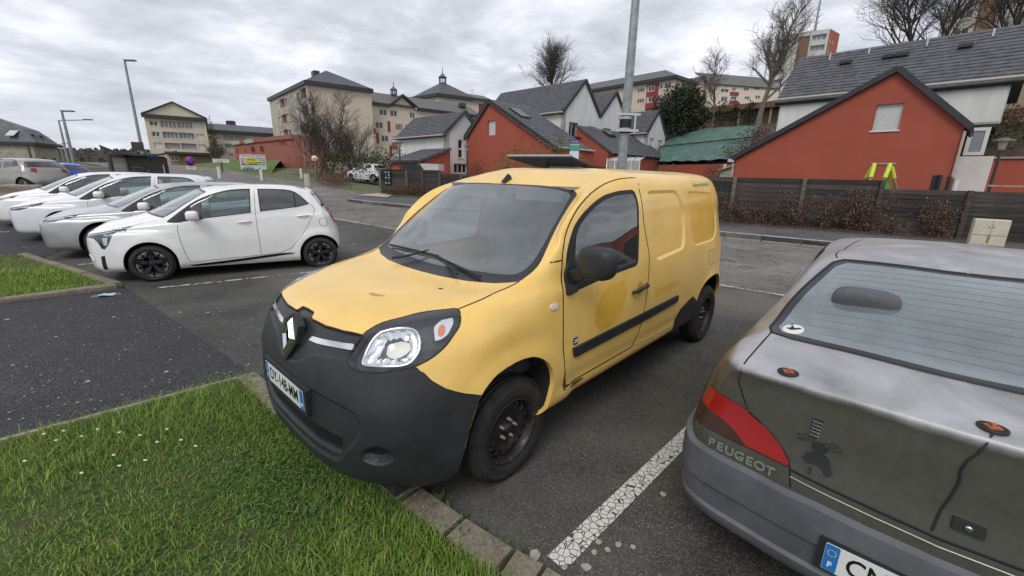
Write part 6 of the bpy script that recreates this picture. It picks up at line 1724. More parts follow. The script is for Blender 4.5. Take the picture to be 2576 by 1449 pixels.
# right-hand house: red gable before a white slate-roofed block
def house_right():
 t=thing('gabled_house','white slate-roofed house with a large red gable behind the plank fence on the right','house')
 W=Plane('z6',285,905,27,-46)
 L=W.q('z6',288,903);A=W.q('z6',1213,405);Rr=W.q('z6',1590,718);zb=.2
 prn('house R',L,A,Rr)
 sh_=W.rect('z6',1075,594,1230,743)
 facade(t,W,[(L[0],zb),(L[0],L[1]),(A[0],A[1]),(Rr[0],Rr[1]),(Rr[0],zb)],[sh_],RED_R,name='red_gable_wall')
 window(t,W,sh_,'shutter');s_=MB();s_.hexa([W.P(sh_[0]-.05,sh_[1]-.06,-.05),W.P(sh_[2]+.05,sh_[1]-.06,-.05),W.P(sh_[2]+.05,sh_[1]-.06,.05),W.P(sh_[0]-.05,sh_[1]-.06,.05)]+[W.P(sh_[0]-.05,sh_[1],-.05),W.P(sh_[2]+.05,sh_[1],-.05),W.P(sh_[2]+.05,sh_[1],.05),W.P(sh_[0]-.05,sh_[1],.05)]);s_.build('window_sill',PVC,t)
 o=.18
 verge(t,W.P(L[0]-.25,L[1]-.05,.12),W.P(A[0],A[1]+.10,.12),.16,.22);verge(t,W.P(A[0],A[1]+.10,.12),W.P(Rr[0]+.22,Rr[1]-.08,.12),.16,.22)
 dp=3.4
 slope(t,[W.P(L[0]-.3,L[1]-.1,0),W.P(L[0]-.3,L[1]-.1,-dp),W.P(A[0],A[1]+.12,-dp),W.P(A[0],A[1]+.12,0)],SLATE,courses=0)
 slope(t,[W.P(Rr[0]+.3,Rr[1]-.12,-dp),W.P(Rr[0]+.3,Rr[1]-.12,0),W.P(A[0],A[1]+.12,0),W.P(A[0],A[1]+.12,-dp)],SLATE,courses=0)
 side_wall(t,W,L[0],zb,L[1],dp,RED_R);side_wall(t,W,Rr[0],zb,Rr[1],dp,RED_R)
 pipe(t,W.P(Rr[0]+.06,Rr[1]-.2,.08),W.P(Rr[0]+.06,zb,.08),.05);pipe(t,W.P(L[0]-.08,L[1]-.25,.08),W.P(L[0]-.08,zb,.08),.05)
 b=MB();b.box((0,0,0),(.24,.24,.16),M4=Matrix.Translation(W.P(L[0]-.22,L[1]-.12,.1)));b.build('gutter_end',PVC,t)
 V=Plane(None,1965.4,249,30.4,-46)
 e0=V.q('z6',547,566);e1=V.q('z6',1868,442);lo=V.q('z6',1790,705);ze=(e0[1]+e1[1])/2;prn('white R',e0,e1,lo)
 zl=lo[1]
 gl=V.rect('z6',1600,728,1722,885);lb=V.rect('z6',1535,900,1715,1070)
 facade(t,V,[(e0[0],zb),(e0[0],ze),(e1[0],ze),(e1[0],zl),(gl[0]-.3,zl),(gl[0]-.3,zb)],[],WHITE_R,name='white_wall')
 rd0=V.q('z6',612,335)
 gable_roof(t,V,e0[0],e1[0]+.25,ze,3.1,ze+2.75,SLATE,courses=16)
 side_wall(t,V,e0[0],zb,ze,6.2,WHITE_R,apex=ze+2.7);side_wall(t,V,e1[0],zl,ze,6.2,WHITE_R,apex=ze+2.7)
 g_=MB();g_.tube([V.P(e0[0]-.3,ze-.05,.34),V.P(e1[0]+.5,ze-.05,.34)],.07,8);g_.build('gutter',GUTTER,t)
 for(x,y)in((700,360),(928,330),(1270,285),(1663,232)):
  uu=V.q('z6',x,y)[0];b=MB();b.box((0,0,0),(.05,.05,.34),M4=Matrix.Translation(V.P(uu+.4,ze+2.45,-2.5)));b.build('roof_hook',SATIN,t)
 for(x,y)in((810,352),(1050,368),(1140,310),(1513,258)):
  uu=V.q('z6',x,y)[0]+.4;b=MB();b.box((0,0,0),(.5,.4,.16),M4=Matrix.Translation(V.P(uu,ze+1.95,-2.1))@Matrix.Rotation(R(-46),4,'Z'));b.build('roof_vent',EDGE,t)
 window(t,V,gl,'single',rec=.05,fw=.14,pane=mat('grey_glazing',(.22,.25,.27),.15),sill=False)
 facade(t,V,[(gl[0]-.3,zb),(gl[0]-.3,gl[1]-.05),(lb[2]+.1,gl[1]-.05),(lb[2]+.1,zb)],[],WHITE_R,name='lower_wall',depth=.4)
 f2=MB();f2 .hexa([V.P(gl[0]-.3,zl-.0,-1.5),V.P(e1[0],zl,-1.5),V.P(e1[0],zl,0),V.P(gl[0]-.3,zl,0),V.P(gl[0]-.3,zl+.1,-1.5),V.P(e1[0],zl+.1,-1.5),V.P(e1[0],zl+.1,0),V.P(gl[0]-.3,zl+.1,0)]);f2 .build('soffit',WHITE_R,t)
 t2=thing('red_boundary_wall','long low red boundary wall right of the white house with a grey coping','wall')
 X=Plane('z6',1745,910,29.5,-46);a=X.q('z6',1742,906)
 facade(t2,X,[(a[0],zb),(a[0],a[1]),(a[0]+14,a[1]),(a[0]+14,zb)],[],RED_R,name='wall',depth=.25)
 c=MB();c.bar(X.P(a[0]-.05,a[1]+.04,-.1),X.P(a[0]+14,a[1]+.04,-.1),.36,.08);c.build('coping',KERB_P,t2)
 return W,V
WR,VR=house_right()
# middle houses
def house_mid():
 t=thing('gabled_house','house with a red gable, skylight and two tall white gables beside the lamp post','house')
 W=Plane('z5',100,748,34,136);zb=.3
 L=W.q('z5',100,748);A=W.q('z5',331,392);Rr=W.q('z5',998,852);prn('mid red',L,A,Rr)
 if L[0]>Rr[0]:pass
 sh_=W.rect('z5',308,576,388,728)
 facade(t,W,[(L[0],zb),(L[0],L[1]),A,(Rr[0],Rr[1]),(Rr[0],zb)],[sh_],RED_R,name='red_gable_wall');window(t,W,sh_,'shutter')
 verge(t,W.P(L[0]+(.25 if L[0]>A[0]else-.25),L[1]-.1,.12),W.P(A[0],A[1]+.12,.12));verge(t,W.P(A[0],A[1]+.12,.12),W.P(Rr[0]-.2,Rr[1]-.05,.12))
 E1=W.P(Rr[0],Rr[1]);E2=at_z(*zp('z5',1438,888),Rr[1]);prn('E',E1,E2);ln=(E2-E1).length;dr=-W.n
 E2=E1+dr*ln
 AP1=W.P(A[0],A[1]+.12);AP2=AP1+dr*ln
 slope(t,[E1+W.n*.2,E2,AP2,AP1+W.n*.2],SLATE,courses=18)
 slope(t,[W.P(L[0],L[1],0)+dr*ln,W.P(L[0],L[1],.2),AP1+W.n*.2,AP2],SLATE)
 sw=MB();q=[E1,E2];sw.hexa([Vector((E1 .x,E1 .y,zb)),Vector((E2 .x,E2 .y,zb)),Vector((E2 .x,E2 .y,zb))+W.d*.2,Vector((E1 .x,E1 .y,zb))+W.d*.2,E1-Vector((0,0,.1)),E2-Vector((0,0,.1)),E2+W.d*.2-Vector((0,0,.1)),E1+W.d*.2-Vector((0,0,.1))]);sw.build('side_wall',RED_R,t)
 g_=MB();g_.tube([E1+W.d*(-.1),E2+W.d*(-.1)],.07,8);g_.build('gutter',GUTTER,t)
 s0=AP1 .lerp(E1,.16)+dr*ln*.22;s1=AP1 .lerp(E1,.36)+dr*ln*.22;nn=(E1-AP1).cross(dr).normalized();nn=nn if nn.z>0 else-nn
 k=MB();k.hexa([s0+nn*.05,s1+nn*.05,s1+dr*1.0+nn*.05,s0+dr*1.0+nn*.05,s0+nn*.12,s1+nn*.12,s1+dr*1.0+nn*.12,s0+dr*1.0+nn*.12]);k.build('skylight',WGLASS,t)
 V=Plane('z5',1085,470,38,136);H=Plane('z5',1085,470,38,46)
 ze=V.z0;el=V.q('z5',720,512);
 facade(t,V,[(0,zb),(0,ze),(10.5,ze),(10.5,zb)],[],WHITE_R,name='white_wall')
 ap=H.q('z5',1300,178);va=H.q('z5',1446,548);a2=H.q('z5',1613,300);prn('mid white',(0,ze),ap,va,a2)
 w1=H.rect('z5',1133,598,1225,752);w2=H.rect('z5',1313,640,1403,850);w3=H.rect('z5',1472,657,1552,912)
 r2=(2*a2[0]-va[0],va[1])
 facade(t,H,[(0,zb),(0,ze),ap,va,a2,r2,(r2[0],zb)],[w1,w2,w3],WHITE_R,name='white_gable_wall')
 window(t,H,w1,'double',rec=.25);window(t,H,w2,'shutter',rec=.22);window(t,H,w3,'shutter',rec=.22)
 for a_,b_ in(((-.15,ze-.15),ap),(ap,va),(va,a2),(a2,(r2[0]+.15,r2[1]-.15))):
  verge(t,H.P(a_[0],a_[1]+.06,.06),H.P(b_[0],b_[1]+.06,.06),.2,.24)
 bk=-H.n
 def sl(ue,zee,ur,zrr,cs,ln=10.5):
  a,b=H.P(ue,zee,.15),H.P(ur,zrr,.15);slope(t,[a+bk*ln,a,b,b+bk*ln]if True else 0,SLATE,courses=cs)
 sl(-.25,ze-.2,ap[0],ap[1]+.15,18);sl(va[0],va[1]+.1,ap[0],ap[1]+.15,0);sl(va[0],va[1]+.1,a2[0],a2[1]+.15,14,8);sl(r2[0]+.1,r2[1],a2[0],a2[1]+.15,0,8)
 g_=MB();g_.tube([H.P(-.34,ze-.2,.1),H.P(-.34,ze-.2,-10.5)],.07,8);g_.build('gutter',GUTTER,t)
 k=MB();a,b=H.q('z5',1085,752),H.q('z5',1285,778);k.bar(H.P(a[0],a[1],.5),H.P(b[0],a[1],.5),1.1,.12);k.build('canopy',EDGE,t)
house_mid()
def house_far_white():
 t=thing('gabled_house','small white gabled house beyond the lamp post, next to the green slope','house')
 V=Plane('z5',1930,693,45,136);H=Plane('z5',1930,693,45,46);zb=.5;ze=V.z0
 facade(t,V,[(0,zb),(0,ze),(9,ze),(9,zb)],[],WHITE_R,name='white_wall')
 ap=H.q('z5',2047,484);rr=H.q('z5',2113,733);prn('far white',(0,ze),ap,rr)
 w1=H.rect('z5',1950,757,1992,860);w2=H.rect('z5',2037,778,2080,900)
 facade(t,H,[(0,zb),(0,ze),ap,rr,(rr[0],zb)],[w1,w2],WHITE_R,name='white_gable_wall')
 window(t,H,(w1[0],w1[1]+(w1[3]-w1[1])*.35,w1[2],w1[3]),'shutter');window(t,H,(w1[0],w1[1],w1[2],w1[1]+(w1[3]-w1[1])*.33),'single');window(t,H,w2,'shutter')
 verge(t,H.P(-.1,ze,.05),H.P(ap[0],ap[1]+.1,.05),.2,.24);verge(t,H.P(ap[0],ap[1]+.1,.05),H.P(rr[0],rr[1]+.05,.05),.2,.24)
 bk=-H.n
 for ue,zee,c in((-.25,ze-.15,16),(rr[0],rr[1],0)):
  a,b=H.P(ue,zee,.15),H.P(ap[0],ap[1]+.12,.15);slope(t,[a+bk*9,a,b,b+bk*9],SLATE,courses=c)
 g_=MB();g_.tube([H.P(-.32,ze-.15,.1),H.P(-.32,ze-.15,-9)],.07,8);g_.build('gutter',GUTTER,t)
 u=thing('low_wing','low slate-roofed wing on red walls right of the lamp post','outbuilding')
 Lw=Plane('z5',1716,918,38.5,46);e0=Lw.q('z5',1716,918);e1=Lw.q('z5',2132,962);f0=Lw.q('z5',1568,915)
 ue=e1[0];us=f0[0];zt=e0[1]+2.3
 facade(u,Lw,[(us,zb),(us,e0[1]),(ue,e0[1]),(ue,zb)],[],RED_R,name='red_wall')
 slope(u,[Lw.P(us-.1,e0[1]-.06,.25),Lw.P(ue,e0[1]-.06,.25),Lw.P(ue-.5,zt,-3.6),Lw.P(us-.1,zt,-3.6)],SLATE,courses=12)
 sg=MB();a,b,c,d_=Lw.P(us,zb),Lw.P(us,zb,-3.6),Lw.P(us,zt-.1,-3.6),Lw.P(us,e0[1]-.1);sg.add([a,b,c,d_],[(0,1,2,3)]);sg.build('side_wall',RED_R,u)
 k=MB();s0=Lw.P(us+3.6,e0[1]+1.75,-2.6);k.box((0,0,0),(1.1,.9,.12),M4=Matrix.Translation(s0+Vector((0,0,.1)))@Matrix.Rotation(R(46),4,'Z')@Matrix.Rotation(R(31),4,'X'));k.build('skylight',WGLASS,u)
house_far_white()
def house_small():
 t=thing('gabled_house','small white slate-roofed house with a tall narrow window, behind the fence corner','house')
 V=Plane('z4',1685,716,33,136);H=Plane('z4',1685,716,33,46);zb=.4;ze=V.z0
 el=V.q('z4',1262,756);ap=H.q('z4',1850,545);prn('small',el,ap)
 facade(t,V,[(0,zb),(0,ze),(el[0],ze),(el[0],zb)],[],WHITE_R,name='white_wall')
 wa=H.rect('z4',1793,780,1838,942);wb=H.rect('z4',1755,990,1872,1075)
 rr=(2*ap[0],ze)
 facade(t,H,[(0,zb),(0,ze),ap,rr,(rr[0],zb)],[wa,wb],WHITE_R,name='white_gable_wall')
 zm=(wa[1]+wa[3])/2
 window(t,H,(wa[0],wa[1],wa[2],zm),'single',fw=.07);window(t,H,(wa[0],zm,wa[2],wa[3]),'single',fw=.07,sill=False);window(t,H,wb,'triple')
 verge(t,H.P(-.15,ze-.05,.05),H.P(ap[0],ap[1]+.1,.05),.18,.2);verge(t,H.P(ap[0],ap[1]+.1,.05),H.P(rr[0]+.15,ze-.05,.05),.18,.2)
 bk=-H.n;ln=el[0]+.3
 for ue,c in((-.3,15),(rr[0]+.3,0)):
  a,b=H.P(ue,ze-.2,.15),H.P(ap[0],ap[1]+.12,.15);slope(t,[a+bk*ln,a,b,b+bk*ln],SLATE,courses=c)
 g_=MB();g_.tube([H.P(-.38,ze-.2,.1),H.P(-.38,ze-.2,-ln)],.06,8);g_.build('gutter',GUTTER,t)
 pipe(t,V.P(.15,ze-.1,.08),V.P(.15,zb,.08),.05)
 u=thing('red_lean_to','red lean-to with a slate roof against the small white house','outbuilding')
 X=Plane('z4',1460,952,30.5,136);a0=X.q('z4',1212,960);zz=X.z0
 facade(u,X,[(0,zb),(0,zz),(a0[0],zz),(a0[0],zb)],[],RED_R,name='red_wall')
 hi=Plane('z4',1635,858,32.9,136);zt=hi.z0;dpt=(X.o-hi.o).dot(X.n);prn('lean',(zz,zt),(dpt,a0[0]))
 slope(u,[X.P(-.15,zz-.08,.25),X.P(a0[0]+.2,zz-.08,.25),X.P(a0[0]-.3,zt,-dpt),X.P(-.15,zt,-dpt)],SLATE,courses=9)
 sg=MB();sg.add([X.P(0,zb),X.P(0,zb,-dpt),X.P(0,zt-.1,-dpt),X.P(0,zz-.05)],[(0,1,2,3)]);sg.build('side_wall',RED_R,u)
 pipe(u,X.P(.1,zz-.05,.06),X.P(.1,zb,.06),.05)
house_small()
# apartment blocks
def block_main():
 t=thing('apartment_block','five-storey beige panel block with a dark hipped roof and red recessed balconies','apartment building')
 Wl=Plane('e4',625,268,85,131.5);Wr_=Plane('e4',625,268,85,36)
 ze=Wl.z0;u1=Wl.q('e4',82,530)[0];rr=Wr_.q('e4',1598,398)[0];zb=1.0;prn('block',(ze,u1),(rr,0))
 H=[];wins=[]
 for r_,k in(((185,548,235,652),'s'),((232,492,303,630),'r'),((306,484,354,588),'w'),((402,437,430,600),'d'),((487,397,545,523),'w'),((548,330,640,490),'r'),((213,765,258,876),'s'),((259,727,333,856),'r'),((336,717,383,830),'s'),((515,642,566,748),'s'),((577,595,668,745),'r'),((242,985,285,1060),'s'),((291,952,357,1075),'r'),((368,950,408,1050),'w'),((547,885,600,1010),'w'),((607,852,700,995),'r')):
  q=Wl.rect('e4',*r_)
  if q[2]-q[0]<.3:continue
  H.append(q);wins.append((q,k))
 facade(t,Wl,[(0,zb),(0,ze),(u1,ze),(u1,zb)],H,BEIGE_D,name='balcony_wall',reveal=.5,depth=.4)
 for q,k in wins:
  if k=='r':
   b=MB();u0,z0,u1_,z1=q;b.hexa([Wl.P(u0-.1,z0-.1,-.56),Wl.P(u1_+.1,z0-.1,-.56),Wl.P(u1_+.1,z0-.1,-.5),Wl.P(u0-.1,z0-.1,-.5),Wl.P(u0-.1,z1+.1,-.56),Wl.P(u1_+.1,z1+.1,-.56),Wl.P(u1_+.1,z1+.1,-.5),Wl.P(u0-.1,z1+.1,-.5)]);b.build('recessed_balcony',MAROON,t)
  elif k=='s':window(t,Wl,q,'shutter')
  elif k=='d':window(t,Wl,q,'panel',rec=.2,frame=BEIGE_D)
  else:window(t,Wl,q,'double')
 facade(t,Wr_,[(0,zb),(0,ze),(rr,ze),(rr,zb)],[],BEIGE_R,name='panel_wall',depth=.4)
 zj=Wr_.q('e4',1200,560)[1];zk=Wr_.q('e4',1250,1350)[1]
 panels(t,Wr_,[(0,zk),(rr,zk),(rr,zj),(0,zj)],BEIGE_P,17,15,zk,zj)
 panels(t,Wr_,[(0,zj),(rr,zj),(rr,ze-.3),(0,ze-.3)],BEIGE_P,4,7,zj,ze-.3)
 pl=MB();pl.bar(Wr_.P(0,zk-.4,.05),Wr_.P(rr,zk-.4,.05),.2,.8);pl.build('red_plinth',BRICKRED,t)
 c0,cl,cr_=Wl.P(0,ze),Wl.P(u1,ze),Wr_.P(rr,ze);far=cl+(cr_-c0);ov=.6
 def outw(p,s_=1.0):c=(c0+far)/2;v=(p-c);v.z=0;return p+v.normalized()*ov*s_
 E0,EL,ER,EF=outw(c0),outw(cl),outw(cr_),outw(far)
 for a,b in((E0,EL),(E0,ER),(ER,EF),(EL,EF)):
  k=MB();k.bar(a+Vector((0,0,.22)),b+Vector((0,0,.22)),.25,.62);k.build('eaves_band',EDGE,t)
 w2=(cr_-c0)/2;dl=(cl-c0).normalized()
 ap0=c0+w2+dl*(w2 .length*.75);ap0=at_d(*zp('e4',930,66),math.hypot(ap0 .x,ap0 .y));ap1=c0+w2+dl*((cl-c0).length-w2 .length*.75);ap1 .z=ap0 .z
 up=Vector((0,0,.5))
 for P in((E0+up,ER+up,ap0),(EL+up,E0+up,ap0,ap1),(ER+up,EF+up,ap1,ap0),(EF+up,EL+up,ap1)):
  k=MB();k.add(list(P),[tuple(range(len(P)))]);k.build('roof',SLATE,t)
 d_=at_d(*zp('e4',770,110),math.hypot(ap0 .x,ap0 .y)+3);k=MB();k.box((0,0,-.3),(1.7,1.0,1.1),M4=Matrix.Translation(d_+Vector((0,0,-.2)))@Matrix.Rotation(R(131),4,'Z'));k.build('roof_dormer',EDGE,t)
 for a,b in((cl,far),(cr_,far)):
  k=MB();k.bar(Vector((a.x,a.y,(zb+ze)/2)),Vector((b.x,b.y,(zb+ze)/2)),.3,ze-zb);k.build('wall',BEIGE_R,t)
 return Wr_,rr
WB,RB=block_main()
def cupola(parent,c,h=3.4,r=1.1):
 mb=MB()
 for k in range(8):
  a=2*math.pi*k/8;mb.tube([(c.x+r*math.cos(a),c.y+r*math.sin(a),c.z),(c.x+r*math.cos(a),c.y+r*math.sin(a),c.z+h*.5)],.09,5)
 mb.lathe([(r*1.05,0),(r*1.05,.15),(r*.9,.2)],12,Matrix.Translation(c));mb.lathe([(r*1.3,h*.5),(r*.75,h*.66),(r*.35,h*.78),(.1,h*.86),(.05,h*1.35)],12,Matrix.Translation(c))
 return mb.build('cupola',mat('cupola_zinc',(.10,.12,.14),.5),parent)
def block_wing():
 t=thing('apartment_wing','long beige apartment wing with a small gable and a cupola, right of the panel block','apartment building')
 W=Plane('z4',1035,472,90,39);ze=W.z0;zb=1.5;L=W.q('z4',1990,590)[0];prn('wing',(ze,L))
 g0=W.q('z4',1190,490)[0];g1=W.q('z4',1422,500)[0];ga=W.q('z4',1300,400)
 holes=[];W_=[]
 for r_,k in(((1101,515,1168,568),'double'),((1197,523,1258,577),'double'),((1368,543,1415,592),'double'),((1440,553,1500,578),'shutter'),((1068,626,1133,682),'double'),((1245,645,1305,697),'triple'),((1118,745,1182,797),'double'),((1082,857,1150,900),'shutter'),((1212,753,1258,800),'shutter'),((1215,862,1262,915),'shutter'),((1330,650,1380,700),'double')):
  q=W.rect('z4',*r_);holes.append(q);W_.append((q,k))
 facade(t,W,[(-.5,zb),(-.5,ze),(g0,ze),(ga[0],ga[1]),(g1,ze),(L,ze),(L,zb)],holes,BEIGE_R,name='wall')
 for q,k in W_:window(t,W,q,k,fw=.09)
 for r_ in((1173,617,1196,712),(1074,718,1097,812),(1190,832,1212,935),(1053,680,1067,726)):
  q=W.rect('z4',*r_);b=MB();b.hexa([W.P(q[0],q[1],.01),W.P(q[2],q[1],.01),W.P(q[2],q[1],.06),W.P(q[0],q[1],.06),W.P(q[0],q[3],.01),W.P(q[2],q[3],.01),W.P(q[2],q[3],.06),W.P(q[0],q[3],.06)]);b.build('red_panel',MAROON,t)
 q=W.rect('z4',1212,806,1260,850);b=MB();b.hexa([W.P(q[0],q[1],0),W.P(q[2],q[1],0),W.P(q[2],q[1],.8),W.P(q[0],q[1],.8),W.P(q[0],q[3],0),W.P(q[2],q[3],0),W.P(q[2],q[3],.8),W.P(q[0],q[3],.8)]);b.build('balcony',BRICKRED,t)
 zr=W.q('z4',1100,365)[1];hd=6.0
 rz=at_d(*zp('z4',1150,370),math.hypot(*(W.P(3,0,-hd)[:2]))).z;prn('wing ridge',(ze,rz,zr))
 for a_,b_ in((-.5,g0),(g1,L)):
  k=MB();k.bar(W.P(a_,ze+.2,.4),W.P(b_,ze+.2,.4),.25,.5);k.build('eaves_band',EDGE,t)
 slope(t,[W.P(-.5,ze+.45,.5),W.P(L,ze+.45,.5),W.P(L,rz,-hd),W.P(-.5,rz,-hd)],SLATE_OLD,thick=.2)
 for a_,b_ in(((g0,ze+.2),ga),(ga,(g1,ze+.2))):verge(t,W.P(a_[0],a_[1]+.15,.3),W.P(b_[0],b_[1]+.25,.3),.8,.3)
 for s_ in((g0,ga[0]),(ga[0],g1)):
  e_,r_=(s_[0],s_[1])if s_[0]==g0 else(s_[1],s_[0])
  a,b=W.P(e_,ze,.3),W.P(r_,ga[1],.3);slope(t,[a-W.n*7,a,b,b-W.n*7],SLATE_OLD,thick=.1)
 c=at_d(*zp('z4',1228,388),97);cupola(t,c,1.9,.6)
 k=MB();k.box((0,0,0),(1.6,1.2,.8),M4=Matrix.Translation(at_d(*zp('z4',1828,478),103)));k.build('roof_box',EDGE,t)
block_wing()
def block_pyramid():
 t=thing('pyramid_roof_block','beige block with a steep pyramid slate roof carrying an open cupola','apartment building')
 A=at_d(*zp('z4',1615,400),110);Wl=Plane('z4',1615,400,110,140);Wr_=Plane('z4',1615,400,110,33);ze=A.z;zb=4
 ul=Wl.q('z4',1468,418)[0];ur=Wr_.q('z4',2112,460)[0];prn('pyr',(ze,ul,ur))
 facade(t,Wl,[(0,zb),(0,ze),(ul,ze),(ul,zb)],[],BEIGE_R,name='wall')
 H=[]
 for r_ in((1658,426,1705,455),(1718,434,1762,462),(1815,448,1850,478),(1865,455,1905,485),(1980,478,2008,512)):H.append(Wr_.rect('z4',*r_))
 facade(t,Wr_,[(0,zb),(0,ze),(ur,ze),(ur,zb)],H,BEIGE_R,name='wall')
 for q in H:window(t,Wr_,q,'shutter')
 q=Wr_.rect('z4',1972,468,2040,540);b=MB();b.hexa([Wr_.P(q[0],q[1],.02),Wr_.P(q[2],q[1],.02),Wr_.P(q[2],q[1],.06),Wr_.P(q[0],q[1],.06),Wr_.P(q[0],q[3],.02),Wr_.P(q[2],q[3],.02),Wr_.P(q[2],q[3],.06),Wr_.P(q[0],q[3],.06)]);b.build('red_panel',MAROON,t)
 sz=11.0;c0=Wl.P(-.5,ze+.3,.5);cl=Wl.P(max(ul,sz),ze+.3,.5);cr_=Wr_.P(sz,ze+.3,.5);far=cl+cr_-c0;mid=(c0+far)/2
 ap=at_d(*zp('z4',1656,272),math.hypot(mid.x,mid.y));prn('apex',ap,mid)
 for P in((c0,cr_,ap),(cl,c0,ap),(cr_,far,ap),(far,cl,ap)):
  k=MB();k.add(list(P),[(0,1,2)]);k.build('roof',SLATE,t)
 cupola(t,ap+Vector((0,0,-.5)),2.9,.85)
 for a,b in((c0,cl),(c0,Wr_.P(ur,ze+.3,.5))):
  k=MB();k.bar(a,b,.3,.7);k.build('eaves_band',EDGE,t)
 hz_=at_d(*zp('z4',1900,365),118).z
 slope(t,[Wr_.P(5,ze+.4,.5),Wr_.P(ur,ze+.4,.5),Wr_.P(ur,hz_,-6),Wr_.P(5,hz_,-6)],SLATE_OLD,thick=.2)
 for(x,y,d)in((1915,345,118),):
  p=at_d(*zp('z4',x,y),d);k=MB();k.tube([p+Vector((0,0,-2.5)),p+Vector((0,0,.3))],.08,5);k.bar(p+Vector((-.7,0,0)),p+Vector((.7,0,0)),.1,.1);k.build('aerial',SATIN,t)
block_pyramid()
def block_left():
 t=thing('pedimented_block','pale block with a wide pediment and rows of glazed loggias, left of the notice board','apartment building')
 W=Plane('e3',122,372,105,35);zb=-1;ze=W.q('e3',650,400)[1];ul,ur=W.q('e3',122,372)[0],W.q('e3',1236,452)[0];prn('left block',(ze,ul,ur))
 H=[];K=[]
 for r_,k in(((218,442,376,533),'double'),((416,446,706,566),'quad'),((722,462,1004,576),'quad'),((1031,486,1188,583),'shutter'),((263,638,414,728),'double'),((462,644,745,762),'quad'),((760,660,1038,770),'quad'),((1068,680,1213,770),'shutter'),((303,837,464,934),'shutter'),((504,843,780,948),'panel'),((800,852,1076,956),'panel'),((1106,870,1250,950),'shutter'),((622,1068,760,1165),'double')):
  q=W.rect('e3',*r_);H.append(q);K.append((q,k))
 zm=W.q('e3',700,600)[1]
 facade(t,W,[(ul,zb),(ul,ze),(ur,ze),(ur,zb)],H,BEIGE_R,name='wall',reveal=.6)
 for q,k in K:window(t,W,q,k,rec=.55 if k in('quad','panel')else .2,fw=.12,pane=CURT if k=='quad' else None,frame=mat('loggia_glass',(.36,.37,.37),.3)if k=='panel' else None)
 panels(t,W,[(ul,zb+4),(ur,zb+4),(ur,ze-3.4),(ul,ze-3.4)],BEIGE_P,12,8,W.q('e3',700,1000)[1],zm,skip=[(q[0]-.2,q[1]-.2,q[2]+.2,q[3]+.2)for q in H])
 k=MB();k.bar(W.P(ul-.3,ze+.15,.3),W.P(ur+.3,ze+.15,.3),.6,.6);k.build('eaves_band',EDGE,t)
 pa=W.q('e3',632,100);p0=W.q('e3',145,325);p1=W.q('e3',1205,398)
 facade(t,W,[(ul,ze+.45),(pa[0],pa[1]-.1),(ur,ze+.45)],[],YELLOW_R,name='pediment',depth=.3)
 verge(t,W.P(ul-.3,ze+.45,.2),W.P(pa[0],pa[1],.2),.4,.2);verge(t,W.P(pa[0],pa[1],.2),W.P(ur+.3,ze+.45,.2),.4,.2)
 for e_ in(ul-.4,ur+.4):
  a,b=W.P(e_,ze+.4,.2),W.P(pa[0],pa[1],.2);slope(t,[a-W.n*12,a,b,b-W.n*12],SLATE,thick=.1)
 for u in(ul,ur):
  k=MB();k.add([W.P(u,zb),W.P(u,zb,-12),W.P(u,ze+1,-12),W.P(u,ze+1)],[(0,1,2,3)]);k.build('side_wall',BEIGE_R,t)
 lo=MB();a,b=W.q('e3',527,1025),W.q('e3',1390,1060);lo.bar(W.P(a[0],a[1],2),W.P(b[0],a[1],2),4,.4);lo.build('low_roof',EDGE,t)
 lw=MB();lw.bar(W.P(a[0]+.5,a[1]-2.2,1.2),W.P(b[0],a[1]-2.2,1.2),2.0,4.0);lw.build('shopfront_wall',OCHRE,t)
 q=W.rect('e3',622,1068,760,1165);f_=Plane('e3',622,1068,104,35);window(t,W,(q[0],q[1],q[2],q[3]),'double',rec=-2.3,fw=.12)
 u=thing('apartment_wing','long three-storey beige wing under a plain slate roof between the two big blocks','apartment building')
 X=Plane('e3',1275,658,112,37);ze=X.z0;L=X.q('e3',2490,728)[0]+8;prn('left wing',(ze,L));H=[];K=[]
 for r_,k in(((1425,717,1530,782),'double'),((1558,712,1752,795),'panel'),((1773,724,1962,800),'panel'),((1982,745,2085,800),'shutter'),((1445,860,1552,916),'double'),((1585,858,1745,935),'quad'),((1770,862,1940,935),'quad'),((1655,1030,1740,1080),'double')):
  q=X.rect('e3',*r_);H.append(q);K.append((q,k))
 facade(u,X,[(-1,zb),(-1,ze),(L,ze),(L,zb)],H,stucco('pinkish_precast',(.66,.55,.46),.08,.2),name='wall',reveal=.6)
 for q,k in K:window(u,X,q,k,rec=.5 if k in('quad','panel')else .2,fw=.12,frame=mat('loggia_glass',(.36,.37,.37),.3)if k=='panel' else None)
 rz=at_d(*zp('e3',1300,485),math.hypot(*X.P(3,0,-6)[:2])).z
 k=MB();k.bar(X.P(-1,ze+.25,.4),X.P(L,ze+.25,.4),.3,.6);k.build('eaves_band',EDGE,u)
 slope(u,[X.P(-1,ze+.7,.5),X.P(L,ze+.7,.5),X.P(L,rz,-6),X.P(-1,rz,-6)],SLATE,thick=.2)
 ch=at_d(*zp('e3',1700,505),121);k=MB();k.box((0,0,0),(1.6,1,1.5),M4=Matrix.Translation(ch));k.build('chimney',EDGE,u)
 v=at_d(*zp('e3',2170,600),119);k=MB();k.box((0,0,0),(2.4,1.2,.9),M4=Matrix.Translation(v));k.build('roof_vent',EDGE,u)
block_left()
